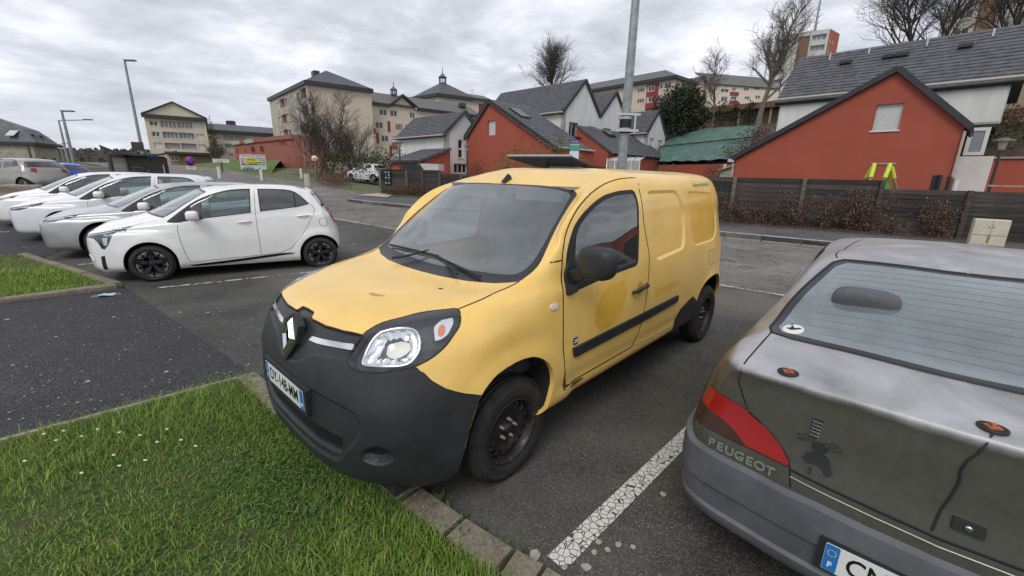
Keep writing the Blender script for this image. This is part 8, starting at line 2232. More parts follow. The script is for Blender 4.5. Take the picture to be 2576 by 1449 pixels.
def letterboxes():
 t=thing('letterbox_panel','dark green panel of letter boxes fixed to the corner of the plank fence','letter boxes')
 q=pl_.rect('e8',938,140,1040,368);ux=1 if pu[-1]>pu[0]else-1;o_=.10
 b=MB();b.hexa([pl_.P(q[0],q[1],0),pl_.P(q[2],q[1],0),pl_.P(q[2],q[1],o_),pl_.P(q[0],q[1],o_),pl_.P(q[0],q[3],0),pl_.P(q[2],q[3],0),pl_.P(q[2],q[3],o_),pl_.P(q[0],q[3],o_)]);b.build('box_body',mat('box_green',(.012,.035,.033),.4),t)
 w=(q[2]-q[0])/2;h=(q[3]-q[1])/5
 for i in range(2):
  for j in range(5):
   a,c=q[0]+i*w,q[1]+j*h;b=MB();g=.025
   b.hexa([pl_.P(a+g,c+g,o_),pl_.P(a+w-g,c+g,o_),pl_.P(a+w-g,c+g,o_+.015),pl_.P(a+g,c+g,o_+.015),pl_.P(a+g,c+h-g,o_),pl_.P(a+w-g,c+h-g,o_),pl_.P(a+w-g,c+h-g,o_+.015),pl_.P(a+g,c+h-g,o_+.015)]);dr=b.build('letterbox_door',mat('box_green',(.012,.035,.033),.4),t)
   if(i,j)in((0,4),(0,2),(0,0),(1,4),(1,2),(1,3),(1,0)):
    b=MB();b.hexa([pl_.P(a+w*.3,c+h*.35,o_+.015),pl_.P(a+w*.7,c+h*.35,o_+.015),pl_.P(a+w*.7,c+h*.35,o_+.02),pl_.P(a+w*.3,c+h*.35,o_+.02),pl_.P(a+w*.3,c+h*.6,o_+.015),pl_.P(a+w*.7,c+h*.6,o_+.015),pl_.P(a+w*.7,c+h*.6,o_+.02),pl_.P(a+w*.3,c+h*.6,o_+.02)]);b.build('name_label',WHITE_INK,dr)
letterboxes()
slab=[tuple(at_g(*zp('e8',x,y),.1)[:2])for x,y in((470,570),(850,528),(1065,560),(960,608))]
sheet('concrete_slab',slab,concrete('pale_slab',(.46,.41,.34),.05),.16,2)
# electricity cabinet
def cabinet():
 p=at_g(*zp('e7',2260,725),.15);q=at_g(*zp('e7',2260,725),.15);
 A=Plane('e7',2140,660,17.2,-38);a,b=A.q('e7',2160,487),A.q('e7',2478,495);w=abs(b[0]-a[0]);z1=(a[1]+b[1])/2;c=A.P((a[0]+b[0])/2,0);prn('cabinet',(w,z1))
 yaw=R(-38);t=thing('electricity_cabinet','cream street electricity cabinet with two doors in front of the plank fence','cabinet',(c.x,c.y,.14),yaw)
 CR=mat('cream_cabinet',(.56,.52,.40),.6,var=.10,vscale=5,bump=.2);h=z1-.14
 s_=-1 if A.n.dot(Vector((-math.sin(yaw),math.cos(yaw),0)))<0 else 1
 o=MB();o.box((0,s_*-.16,h*.5),(w,.32,h));bevel(o.build('cabinet_body',CR,t),.012)
 f=.012*s_
 for i in(-1,1):
  d_=MB();d_.box((i*w/4,s_*.006,h*.70),(w/2-.03,.02,h*.56));dr=bevel(d_.build('cabinet_door',CR,t),.006)
  k=MB();k.box((i*w/4-i*w*.19,s_*.02,h*.72),(.02,.01,.03));k.build('lock',BLACK_INK,dr)
  l_=MB();l_.box((i*w/4,s_*.004,h*.22),(w/2-.03,.016,h*.34));l_.build('lower_panel',CR,t)
 st=MB();st.box((0,s_*.013,h*.28),(.05,.002,h*.3));st.build('moss_streak',mat('moss_streak',(.20,.21,.07),.9,var=.4,vscale=20),t)
cabinet()
# lamp columns and signs
GALV=M('galvanised_steel',(.30,.32,.32),.5,.55);GALV.col(GALV.ramp(GALV.noise(7,6,.65),[(.3,(.20,.225,.225)),(.6,(.32,.345,.345)),(.75,(.40,.41,.40))]));GALV=GALV.m
def centre_pole():
 d=13.1;p=at_d(1563,430,d);t=thing('lamp_column','thick galvanised lamp column with a strapped black box, standing behind the van','lamp post',(p.x,p.y,G(p.x,p.y)))
 z=p.z;b=MB();b.tube([(0,0,0),(0,0,4),(0,0,9.5)],[.145,.125,.085],8,sm=False);b.build('column',GALV,t)
 zb=at_d(1563,318,d).z;zt=at_d(1568,303,d).z;zl=at_d(1563,343,d).z
 k=MB();k.tube([(0,0,zl),(0,0,zt+.06)],.165,10);k.build('black_wrap',RUBBER,t)
 for zz in(zl+.10,zb+.10,zt-.02,zb+.19):
  k=MB();k.tube([(0,0,zz),(0,0,zz+.03)],.172,12);k.build('steel_strap',SATIN,t)
 u=(_r.x,_r.y,0)
 for zz,a,b2 in((zt+.06,-.36,.36),(zl+.06,-.30,.34)):
  k=MB();k.bar(Vector((u[0]*a-.1*u[1]*0,u[1]*a-.17,zz)),Vector((u[0]*b2,u[1]*b2-.17,zz)),.05,.06);k.build('bracket',SATIN,t)
 k=MB();k.bar(Vector((.22,-.17,zl)),Vector((.22,-.17,zt+.06)),.05,.05);k.build('bracket_rail',SATIN,t)
centre_pole()
def street_lamp(label,base_px,top_px,d,arm=None,r=(.10,.05),head=.6,back=None,group='tall street lamps at the far left'):
 f=at_d(*base_px,d);tp=at_d(*top_px,d);H=tp.z-G(f.x,f.y)
 t=thing('street_lamp',label,'street lamp',(f.x,f.y,G(f.x,f.y)),0,group)
 b=MB();b.tube([(0,0,0),(0,0,H*.5),(0,0,H)],[r[0],(r[0]+r[1])/2,r[1]],8);b.build('column',GALV,t)
 s_=arm or .5;u=Vector((_r.x,_r.y,0));sgn=1 if s_>0 else-1
 a=MB();a.tube([(0,0,H),tuple(u*s_+Vector((0,0,H+.08)))],r[1]*.7,6);a.build('arm',GALV,t)
 h=MB();e=u*s_+Vector((0,0,H+.10));h.bar(e-u*.05*sgn,e+u*head*sgn,.20,.07);h.build('lamp_head',mat('lamp_head_grey',(.10,.105,.11),.4),t)
 return t
street_lamp('tall slim street lamp rising behind the bus shelter roof, left of the pedimented block',(352,352),(310,156),36,.05,(.10,.055),.60)
street_lamp('nearer of the two crossing street lamps, its head on a short arm',(200,470),(146,283),38,.05,(.10,.055),.65)
street_lamp('slimmer crossing street lamp with the long arm to the right',(186,465),(146,303),46,1.9,(.09,.045),.5)
street_lamp('small far street lamp left of the crossing pair',(170,445),(147,363),75,.4,(.11,.06),.8)
def curved_lamp():
 f=at_d(*zp('e4',615,1440),52);t=thing('street_lamp','street lamp with a curved swan neck in front of the panel block','street lamp',(f.x,f.y,G(f.x,f.y)))
 zt=at_d(*zp('e4',700,512),52).z-G(f.x,f.y);z1=at_d(*zp('e4',560,800),52).z-G(f.x,f.y);u=Vector((_r.x,_r.y,0))
 pts=[Vector((0,0,0)),Vector((0,0,z1))]+[Vector((0,0,z1))+u*(1.15*(1-math.cos(a)))+Vector((0,0,(zt-z1)*math.sin(a)))for a in[k*math.pi/16 for k in range(1,9)]]
 b=MB();b.tube(pts,[.10]+[.055]*(len(pts)-1),8);b.build('column',GALV,t);e=pts[-1];h=MB();h.bar(e-u*.1,e+u*.55+Vector((0,0,-.05)),.22,.09);h.build('lamp_head',mat('lamp_head_grey',(.10,.105,.11),.4),t)
curved_lamp()
def garden_lamp(label,base,top,d):
 f=at_d(*base,d);tp=at_d(*top,d);zg=G(f.x,f.y);H=tp.z-zg;t=thing('garden_lamp',label,'lamp',(f.x,f.y,zg),0,'short garden-path lamps')
 b=MB();b.tube([(0,0,0),(0,0,H-.42)],.045,8);b.build('column',EDGE,t)
 c=MB();c.lathe([(.05,H-.42),(.09,H-.40),(.13,H-.12),(.13,H-.10)],12);c.build('lantern',mat('milky_lantern',(.5,.5,.48),.3),t)
 k=MB();k.lathe([(.30,H-.12),(.29,H-.08),(.06,H),(.001,H)],16);k.build('lamp_cap',mat('lamp_head_grey',(.10,.105,.11),.4),t)
garden_lamp('short path lamp in front of the small white house',zp('z4',1285,1060),zp('z4',1268,790),29)
garden_lamp('short path lamp at the left edge of the red gable',zp('z4',1872,1070),zp('z4',1860,822),32)
garden_lamp('short pale-headed path lamp beside the red boundary wall',zp('z6',1735,1068),zp('z6',1815,787),24)
def round_sign(label,foot,top,d,r,kind,plate=True,name='no_parking_sign'):
 f=at_d(*foot,d);c=at_d(*top,d);zg=min(G(f.x,f.y),f.z);H=c.z-zg;t=thing(name,label,'road sign',(f.x,f.y,zg))
 b=MB();b.tube([(0,0,0),(0,0,H+r*.6)],.035,8);b.build('post',GALV,t)
 v=Vector((f.x,f.y,0)).normalized();fm=frame_mat(Vector((0,0,H))-v*.045,Vector((-v.y,v.x,0))*-1,(0,0,1))
 RED_S=mat('sign_red',(.50,.02,.025),.4);BLUE_S=mat('sign_blue',(.02,.05,.32),.4);WH=mat('sign_white',(.72,.72,.72),.4)
 def disc(nm,r_,z0,m_):
  k=MB();k.lathe([(r_,z0),(r_,z0+.006),(.001,z0+.006)],28,fm);return k.build(nm,m_,t)
 disc('sign_rim',r,0,RED_S if kind!='noway' else RED_S)
 if kind=='nopark':
  disc('sign_face',r*.80,.007,BLUE_S)
  for a in((45,)if True else(45,135)):
   k=MB();k.box((0,0,0),(r*1.62,r*.17,.004),M4=fm@Matrix.Translation((0,0,.017))@Matrix.Rotation(R(-a),4,'Z'));k.build('sign_bar',RED_S,t)
 else:
  disc('sign_face',r*.78,.007,WH);k=MB()
  for j in(-1,1):k.box((0,0,0),(r*.9,r*.14,.004),M4=fm@Matrix.Translation((0,j*r*.16,.016)))
  k.build('sign_print',BLACK_INK,t)
 if plate:
  k=MB();k.box((0,0,0),(r*1.7,r*.55,.01),M4=fm@Matrix.Translation((0,-r*1.42,0)));k.build('sub_plate',WH,t)
  k=MB();k.box((0,0,0),(r*1.1,r*.12,.004),M4=fm@Matrix.Translation((0,-r*1.42,.008)));k.build('sub_plate_print',BLACK_INK,t)
 k=MB();k.lathe([(r*.98,-.004),(.001,-.004)],24,fm);k.build('sign_back',SATIN,t)
round_sign('blue and red no-parking sign with a white plate, left of the white arrow sign',zp('e3',1015,1500),zp('e3',982,1172),40,.33,'nopark')
round_sign('white round sign with a red rim beside the bare tree',zp('e8',0,0)if False else(799,480),zp('z4',529,946),37,.27,'ring',False,'round_road_sign')
round_sign('small no-parking sign by the bushes left of the white hatchback across the street',(877,462),zp('z4',823,1062),40,.32,'nopark')
def arrow_sign():
 d=42;f=at_d(*zp('e3',1580,1560),d);c=at_d(*zp('e3',1590,1165),d);zg=G(f.x,f.y);H=c.z-zg;t=thing('direction_sign','white arrow-shaped direction sign on a dark post at the foot of the grass bank','direction sign',(f.x,f.y,zg))
 b=MB();b.tube([(0,0,0),(0,0,H)],.05,8);b.build('post',EDGE,t);v=Vector((f.x,f.y,0)).normalized();fm=frame_mat(Vector((0,0,H))-v*.07,Vector((v.y,-v.x,0)),(0,0,1))
 for nm,s_,z0,m_ in(('sign_border',1.0,0,BLACK_INK),('sign_panel',.93,.012,mat('sign_white',(.72,.72,.72),.4))):
  k=MB();k.prism([(-.60*s_,-.14*s_),(.50*s_,-.14*s_),(.64*s_,0),(.50*s_,.14*s_),(-.60*s_,.14*s_)],z0,z0+.012,0,fm);k.build(nm,m_,t)
 put_text('sign_lettering','Maison pour tous',.12,fm@Matrix.Translation((-.02,.05,.026)),BLACK_INK,t,.002);put_text('sign_lettering','La Fontaine',.10,fm@Matrix.Translation((-.12,-.065,.026)),BLACK_INK,t,.002)
arrow_sign()
def billboard():
 W=Plane('e3',1840,1050,47,20);
 v=at_d(*zp('e3',2090,1180),47);u_=Vector((-v.y,v.x,0)).normalized()*-1;W.d=u_;W.n=Vector((-v.x,-v.y,0)).normalized();W.o=Vector((v.x,v.y,0))
 a=W.q('e3',1840,1035);b=W.q('e3',2350,1325);u0,z1,u1,z0=a[0],a[1],b[0],b[1];t=thing('billboard','white and blue notice board with a red heading and yellow stickers','notice board',(v.x,v.y,G(v.x,v.y)))
 t.location=(0,0,0)
 def sh_(nm,x0,y0,x1,y1,o,m_,rot=0):
  cx,cy=u0+(u1-u0)*(x0+x1)/2,z0+(z1-z0)*(y0+y1)/2;w,h=(u1-u0)*(x1-x0),(z1-z0)*(y1-y0);fm=frame_mat(W.P(cx,cy,o),u_,(0,0,1))@Matrix.Rotation(R(rot),4,'Z');k=MB();k.box((0,0,0),(w,h,.02),M4=fm);return k.build(nm,m_,t),fm
 sh_('board',0,0,1,1,0,mat('board_pale',(.60,.63,.68),.5));_,f1=sh_('heading',0,.88,.96,1.0,.02,mat('board_red',(.62,.06,.06),.5));_,f2=sh_('subheading',.03,.74,.97,.86,.02,mat('board_white',(.72,.73,.75),.5))
 sh_('blue_line',.05,.70,.97,.73,.02,mat('board_blue',(.06,.18,.45),.5));_,f3=sh_('yellow_sticker',.17,.55,.66,.73,.04,mat('board_yellow',(.72,.68,.05),.6),-3);_,f4=sh_('yellow_sticker',.20,.36,.88,.54,.05,mat('board_yellow',(.72,.68,.05),.6),3)
 sh_('red_box',.05,.27,.25,.38,.02,mat('board_red',(.62,.06,.06),.5));sh_('photo',.30,.30,.66,.42,.02,BLACK_INK);sh_('blue_block',.72,.28,.97,.66,.02,mat('board_grey_blue',(.42,.50,.62),.5));sh_('blue_footer',.08,.03,.50,.10,.02,mat('board_blue',(.06,.18,.45),.5));sh_('flag',.70,.05,.76,.11,.02,mat('flag_blue',(.01,.03,.2),.5));sh_('logo',.18,.13,.45,.24,.02,mat('board_grey_blue',(.42,.50,.62),.5))
 for k_ in range(5):sh_('text_line',.05,.62-k_*.055,.15,.635-k_*.055,.02,mat('print_grey',(.2,.22,.3),.5));sh_('text_line',.75,.60-k_*.06,.94,.615-k_*.06,.035,mat('print_grey',(.2,.22,.3),.5))
 s_=(u1-u0)/5.0
 off=Matrix.Translation((0,0,.014))
 put_text('lettering','PLAN ENERGIE-CLIMAT 2020',.36*s_,f1@off,WHITE_INK,t,.004,bold=.006);put_text('lettering','Economies travaux pour tous',.32*s_,f2@off,mat('print_grey',(.2,.22,.3),.5),t,.004)
 put_text('lettering','La Fantasia',.42*s_,f3@off,BLACK_INK,t,.004,bold=.006);put_text('lettering','Travaux terminés',.40*s_,f4@off,BLACK_INK,t,.004,bold=.006)
 for f_ in(.25,.62):
  p=W.P(u0+(u1-u0)*f_,0,-.05);k=MB();k.bar(Vector((p.x,p.y,z0-1.6)),Vector((p.x,p.y,z0+.2)),.09,.09);k.build('support',EDGE,t)
 for x in(637,875):
  p=at_d(*zp('e3',540+0,0),46)if False else at_d(((800+x/3.623)*.63889),(500+705/3.623)*.63889,45)
  q=thing('concrete_ballast','pale concrete foot block with a dark hole below the %s end of the notice board'%('left' if x<700 else 'right'),'concrete block',(p.x,p.y,p.z-.25),.3);k=MB();k.box((0,0,.25),(.85,.6,.55));bevel(k.build('block',KERB_P,q),.04);k=MB();k.lathe([(.14,-.01),(.13,.01),(.001,.012)],14,Matrix.Translation((.05,-.305,.22))@Matrix.Rotation(R(90),4,'X'));k.build('hole',GAP,q)
billboard()
for i,(x,y,lb)in enumerate(((838,770,'white bollard at the foot of the grass bank below the notice board'),(1402,735,'white bollard left of the brown shrubs by the side street'),(1478,850,'square pale bollard in front of the brown shrub bed'),(1500,850,'thin pale post just right of the square bollard'),(237,740,'short white bollard behind the roof of the estate car'))):
 p=at_g(((800+x/3.623)*.63889),(500+y/3.623)*.63889);s_=1.0
 b=MB();b.box((0,0,.38),(.22,.22,.8)if i in(2,3)else(.16,.16,.76));o=bevel(b.build('bollard',PVC if i not in(2,3)else mat('cream_bollard',(.52,.48,.38),.7)),.02);o.location=p;o.rotation_euler=(0,0,.5);tag(o,lb,'bollard','bollards across the street')
 # bus shelters
BRONZE=mat('bronze_frame',(.055,.045,.040),.45)
def shelter_left():
 d=29.0;pc=at_d(*zp('e2',1160,1280),d);F=Plane('e2',1160,1280,d,42);Sd=Plane('e2',1160,1280,d,118)
 t=thing('bus_shelter','dark bronze bus shelter with glass side, curved roof fins and an advert panel, left','bus shelter')
 zg=G(pc.x,pc.y);zt=F.q('e2',1040,570)[1];zr=F.q('e2',1000,400)[1];prn('shelter',(zg,zt,zr));ur=F.q('e2',2300,660)[0];ul=Sd.q('e2',440,650)[0]
 for P in((F,0.0),(F,ur),(Sd,ul)):
  k=MB();p=P[0].P(P[1],0);k.bar(Vector((p.x,p.y,zg-.3)),Vector((p.x,p.y,zt)),.12,.12);k.build('frame_post',BRONZE,t)
 for P,u in((F,ur),(Sd,ul)):
  for zz in(zt,zg+.25):k=MB();k.bar(P.P(0,zz),P.P(u,zz),.10,.14);k.build('frame_rail',BRONZE,t)
 g=MB();g.add([Sd.P(0,zg+.3),Sd.P(ul,zg+.3),Sd.P(ul,zt),Sd.P(0,zt)],[(0,1,2,3)]);g.build('glass_side',glass_mat('shelter_glass',(.75,.82,.80),.12,film=.35,filmcol=(.62,.65,.62)),t)
 AD=M('advert_print',(.05,.04,.035),.3);AD.col(AD.ramp(AD.noise(3.5,6,.7,vec=AD.coord((1,1,3))),[(.35,(.015,.012,.012)),(.55,(.06,.045,.035)),(.7,(.20,.15,.11))]));AD=AD.m
 q=F.rect('e2',1150,690,2240,1275);fm=lambda x,y,o:F.P(q[0]+(q[2]-q[0])*x,q[1]+(q[3]-q[1])*y,o)
 def pp(nm,P,o,m_):k=MB();k.add([fm(x,y,o)for x,y in P],[tuple(range(len(P)))]);return k.build(nm,m_,t)
 pp('advert_poster',[(0,0),(1,0),(1,1),(0,1)],.05,AD);pp('poster_coat',[(.36,0),(.68,0),(.66,.35),(.58,.66),(.44,.66),(.34,.3)],.055,mat('poster_navy',(.02,.026,.035),.4));pp('poster_face',circle2(.50,.82,.055,12,.10),.06,mat('poster_skin',(.38,.22,.16),.5));pp('poster_cap',[(.43,.86),(.58,.87),(.56,.98),(.46,1.0),(.42,.93)],.065,mat('poster_cap',(.05,.03,.025),.5));pp('poster_hand',circle2(.53,.42,.035,8,.06),.065,mat('poster_skin',(.38,.22,.16),.5))
 for y in(.58,.80):pp('poster_shelf',[(.02,y),(.34,y-.03),(.34,y),(.02,y+.03)],.058,mat('poster_shelf',(.28,.25,.22),.5))
 k=MB();k.bar(F.P(0,zt-.18,.03),F.P(ur,zt-.18,.03),.1,.34);k.build('advert_header',BRONZE,t)
 b=F.rect('e2',1690,460,1990,610);k=MB();k.hexa([F.P(b[0],b[1],.0),F.P(b[2],b[1],.0),F.P(b[2],b[1],.06),F.P(b[0],b[1],.06),F.P(b[0],b[3],.0),F.P(b[2],b[3],.0),F.P(b[2],b[3],.06),F.P(b[0],b[3],.06)]);sc=k.build('blue_screen',mat('screen_blue',(.02,.32,.75),.3),t)
 cx,cz=(b[0]+b[2])/2,(b[1]+b[3])/2;k=MB();k.bar(F.P(b[0]+.1,cz,.07),F.P(b[2]-.1,cz,.07),.01,.10);k.build('screen_line',mat('screen_cyan',(.25,.6,.8),.4),sc)
 sg_=1 if ur>0 else-1
 pr=[(-.9,.42),(-.3,.12),(.3,.05),(1.2,.10),(abs(ur)+.5,.30)]
 for o0,o1,nm in((.7,-.05,'roof'),(-.1,-1.7,'roof')):
  vs=[]
  for x,z in pr:
   for o_ in(o0,o1):vs+=[F.P(sg_*x,zr-.25+z,o_),F.P(sg_*x,zr-.17+z,o_)]
  k=MB();n=len(pr)
  for i in range(n-1):
   a=i*4;b_=a+4;k.add([vs[a],vs[a+2],vs[b_+2],vs[b_],vs[a+1],vs[a+3],vs[b_+3],vs[b_+1]],[(0,3,2,1),(4,5,6,7),(0,1,5,4),(1,2,6,5),(2,3,7,6),(3,0,4,7)])
  k.build(nm,BRONZE,t)
 k=MB();q=F.rect('e2',1175,80,1590,375);k.hexa([F.P(q[0],q[1],-.1),F.P(q[2],q[1],-.1),F.P(q[2],q[1],.05),F.P(q[0],q[1],.05),F.P(q[0],q[3],-.1),F.P(q[2],q[3],-.1),F.P(q[2],q[3],.05),F.P(q[0],q[3],.05)]);k.build('roof_box',BRONZE,t)
shelter_left()
def shelter_mid():
 d=13.6;F=Plane('z5',510,962,d,-37);F2=F.q('z5',1160,935);zt=F.z0;t=thing('bus_shelter','dark bus shelter of which only the thin upswept roof shows above the van','bus shelter');p1=at_d(*zp('z5',1160,938),12.2);p0=at_d(*zp('z5',512,964),13.0);pr=at_d(*zp('z5',1315,990),12.6);pb=at_d(*zp('z5',700,1030),12.0);prn('shelter2',p0,p1)
 z=max(p0 .z,p1 .z);dd=(p1-p0);dd.z=0;bk=Vector((-dd.y,dd.x,0)).normalized();bk=bk if bk.dot(p0)>0 else-bk
 a,b=Vector((p0 .x,p0 .y,z)),Vector((p1 .x,p1 .y,z));k=MB()
 c,e=b+bk*1.5+dd.normalized()*.55-Vector((0,0,.26)),a+bk*1.5+dd.normalized()*.8-Vector((0,0,.26));m1,m2=b+bk*.75+dd.normalized()*.35-Vector((0,0,.22)),a+bk*.75+dd.normalized()*.5-Vector((0,0,.22))
 th=Vector((0,0,.05));k.hexa([a-th,b-th,m1-th,m2-th,a,b,m1,m2]);k.hexa([m2-th,m1-th,c-th,e-th,m2,m1,c,e]);k.build('roof',BRONZE,t)
 k=MB();k.bar(a+Vector((0,0,.015)),b+Vector((0,0,.015)),.06,.05);k.build('roof_edge',mat('pale_edge_trim',(.45,.46,.46),.4),t)
 for f_ in(.25,.9):
  p=m2 .lerp(m1,f_);q=MB();q.bar(Vector((p.x,p.y,0)),p,.1,.1);q.build('frame_post',BRONZE,t)
 q=MB();g0,g1=m2 .lerp(m1,.25),m2 .lerp(m1,.9);q.add([Vector((g0 .x,g0 .y,.3)),Vector((g1 .x,g1 .y,.3)),g1-th,g0-th],[(0,1,2,3)]);q.build('glass_back',glass_mat('shelter_glass',(.75,.82,.80),.12,film=.35),t)
 q=MB();s0,s1=m2 .lerp(m1,.35),m2 .lerp(m1,.70);q.bar(s0+Vector((0,0,-.12))-bk*.1,s1+Vector((0,0,-.12))-bk*.1,.03,.12);q.build('stop_name_panel',mat('print_panel',(.30,.30,.30),.5),t)
 d=14.6;c=at_d(*zp('z5',1190,875),d);f=thing('bus_stop_flag','white bus stop flag with a purple top beside the shelter roof','bus stop sign',(c.x,c.y,G(c.x,c.y)));H=c.z-G(c.x,c.y)
 q=MB();q.tube([(0,0,0),(0,0,H-.3)],.03,8);q.build('post',GALV,f);v=Vector((c.x,c.y,0)).normalized();fm=frame_mat(Vector((0,0,H))-v*.03,Vector((v.y,-v.x,0)),(0,0,1))
 for nm,y0,y1,m_ in(('flag_panel',-.32,.32,mat('sign_white',(.72,.72,.72),.4)),):q=MB();q.box((0,0,0),(.30,y1-y0,.03),M4=fm@Matrix.Translation((0,(y0+y1)/2,0)));q.build(nm,m_,f)
 for nm,y0,y1,m_ in(('purple_band',.18,.32,mat('flag_purple',(.13,.03,.14),.4)),('teal_band',-.04,.10,mat('flag_teal',(.05,.30,.33),.4)),('green_band',.10,.16,mat('flag_green',(.12,.38,.10),.4))):q=MB();q.box((0,0,0),(.30,y1-y0,.004),M4=fm@Matrix.Translation((0,(y0+y1)/2,.018)));q.build(nm,m_,f)
 put_text('flag_lettering','Europe',.07,fm@Matrix.Translation((0,.25,.021)),WHITE_INK,f,.001)
shelter_mid()
# garden things over the fences
def swing():
 d=21.5;F=Plane('z6',1130,940,d,-46);t=thing('garden_swing','timber garden swing frame with yellow-green brackets and a green canvas','swing');LOG=mat('round_timber',(.26,.18,.11),.8,var=.2,vscale=9);YG=mat('acid_plastic',(.55,.62,.04),.4);GR=mat('green_canvas',(.08,.50,.07),.6)
 tl,tr=F.q('z6',1078,936),F.q('z6',1168,939);z=(tl[1]+tr[1])/2
 for u,fe in((tl[0],(F.q('z6',1000,1018)[0],F.q('z6',1060,1022)[0])),(tr[0],(F.q('z6',1205,1075)[0],F.q('z6',1120,1070)[0]))):
  for i,x in enumerate(fe):
   k=MB();e=F.P(u+(x-u)*2.4,0.1,1.2 if i else-.6);k.tube([F.P(u,z,0),e],.05,8);k.build('timber_leg',LOG,t);k=MB();k.tube([F.P(u,z+.02,0),F.P(u,z+.02,0).lerp(e,.22)],.075,8);k.build('bracket',YG,t)
 k=MB();k.tube([F.P(tl[0]-.1,z,0),F.P(tr[0]+.15,z,0)],.055,8);k.build('top_beam',LOG,t)
 a,b,c=F.q('z6',1150,955),F.q('z6',1085,1070),F.q('z6',1190,1072);k=MB();k.add([F.P(a[0],a[1],-.2),F.P(b[0]-.1,b[1]-1.0,-.3),F.P(c[0]+.1,c[1]-1.0,-.3)],[(0,1,2)]);k.build('green_canvas',GR,t)
swing()
def trellis_bits():
 F=Plane('z6',1420,1010,21,-46);t=thing('garden_gate','dark posts and a small brown gate panel below the right edge of the red gable','gate')
 for x,y in((1425,1000),(1455,998),(1508,1008),(1545,1025)):
  q=F.q('z6',x,y);k=MB();k.bar(F.P(q[0],0),F.P(q[0],q[1]),.10,.10);k.build('post',EDGE if x<1540 else PVC,t)
 a,b=F.q('z6',1455,1015),F.q('z6',1535,1020);k=MB();k.bar(F.P(a[0],a[1]-.6),F.P(b[0],a[1]-.6),.04,1.2);k.build('gate_panel',mat('brown_timber',(.20,.07,.035),.7),t)
 sh_=thing('garden_shed','small beige clapboard shed against the left end of the red gable wall','shed');P=Plane('z6',240,960,30,-46);u0,u1=P.q('z6',195,1000)[0],P.q('z6',283,1000)[0];z0=P.q('z6',195,972)[1];z1=P.q('z6',283,940)[1]
 n=9
 for i in range(n):
  za,zb_=.3+(z0-.3)*i/n,.3+(z0-.3)*(i+1)/n;k=MB();k.hexa([P.P(u0,za,.03),P.P(u1,za,.03),P.P(u1,za,-.02),P.P(u0,za,-.02)][::-1]+[P.P(u0,zb_,.0),P.P(u1,zb_,.0),P.P(u1,zb_,-.02),P.P(u0,zb_,-.02)][::-1]);k.build('clapboard',mat('beige_clapboard',(.36,.32,.26),.7),sh_)
 k=MB();k.add([P.P(u0,z0,0),P.P(u1,z0,0),P.P(u1,z1,0)],[(0,1,2)]);k.build('gable_board',mat('beige_clapboard',(.36,.32,.26),.7),sh_);k=MB();k.bar(P.P(u0-.15,z0-.02,.05),P.P(u1,z1,.05),.3,.06);k.build('roof_board',mat('shed_roof',(.42,.38,.32),.6),sh_)
 g=thing('greenhouse','small translucent garden greenhouse behind the lamp column','greenhouse');P=Plane('z5',1560,1040,21,-40);a=[P.q('z5',*q_)for q_ in((1552,1030),(1580,948),(1855,948),(1878,1060))];GP=glass_mat('poly_sheet',(.8,.82,.8),.15,film=.45,filmcol=(.6,.62,.6),rough=.2)
 k=MB();k.add([P.P(a[0][0],.3,.3),P.P(a[3][0],.3,.3),P.P(a[3][0],a[3][1]+.3,.3),P.P(a[2][0],a[2][1],-.5),P.P(a[1][0],a[1][1],-.5),P.P(a[0][0],a[0][1]+.2,.3)],[(0,1,2,5),(5,2,3,4)]);k.build('poly_sheets',GP,g)
 for f_ in(0,.25,.5,.75,1):
  u=a[0][0]+(a[3][0]-a[0][0])*f_;u2=a[1][0]+(a[2][0]-a[1][0])*f_;k=MB();k.tube([P.P(u,.3,.32),P.P(u,a[0][1]+.25,.32),P.P(u2,a[1][1],-.48)],.025,6);k.build('frame_bar',SATIN,g)
 c=thing('covered_trailer','dark trailer hood with a white netted side behind the number 4 fence','trailer');P=Plane('e8',1350,100,29,150);q=[P.q('e8',*q_)for q_ in((1310,130),(1350,28),(1560,28),(1630,130))];k=MB();k.prism([(u_,z_)for u_,z_ in q],-.6,.6,0,frame_mat(P.o,P.d,(0,0,1))if P.d.cross(Vector((0,0,1))).dot(P.n)>0 else frame_mat(P.o,P.d,(0,0,1)));k.build('hood',mat('dark_hood',(.012,.02,.02),.5),c)
 q=[P.q('e8',*q_)for q_ in((1565,28),(1600,18),(1890,30),(1890,140),(1640,130))];k=MB();k.prism([(u_,z_)for u_,z_ in q],-.3,.2,0,frame_mat(P.o,P.d,(0,0,1)));k.build('net_cover',mat('white_netting',(.50,.50,.50),.8,var=.25,vscale=9),c)
trellis_bits()
def stones():
 ST=concrete('rough_granite',(.34,.29,.23),.15,1.0)
 p=at_g(35,538);t=MB();bmx=bmesh.new();bmesh.ops.create_cube(bmx,size=1);bmesh.ops.subdivide_edges(bmx,edges=bmx.edges[:],cuts=3,use_grid_fill=True)
 rng=random.Random(3)
 for v in bmx.verts:
  v.co.x*=1.35;v.co.y*=.9;v.co.z=(v.co.z+.5)*.82;f=1-.12*v.co.z;v.co.x*=f;v.co+=Vector((rng.uniform(-.03,.03),rng.uniform(-.03,.03),rng.uniform(-.02,.02)))
 me=bpy.data.meshes.new('granite_block');bmx.to_mesh(me);bmx.free();o=obj('granite_block',me,None,ST);o.location=(p.x-.2,p.y+.3,G(p.x,p.y));o.rotation_euler=(0,0,.75);bevel(o,.04,2);tag(o,'big rough granite block at the far left edge behind the verge','stone block')
 a,b=at_d(92,493,17.5),at_d(212,490,17.5);k=MB();k.bar(Vector((a.x,a.y,a.z-.0)),Vector((b.x,b.y,a.z-.0)),.38,.36);o=bevel(k.build('stone_beam',ST),.04,2);tag(o,'long low pinkish stone beam behind the noses of the parked cars','stone beam')
stones()
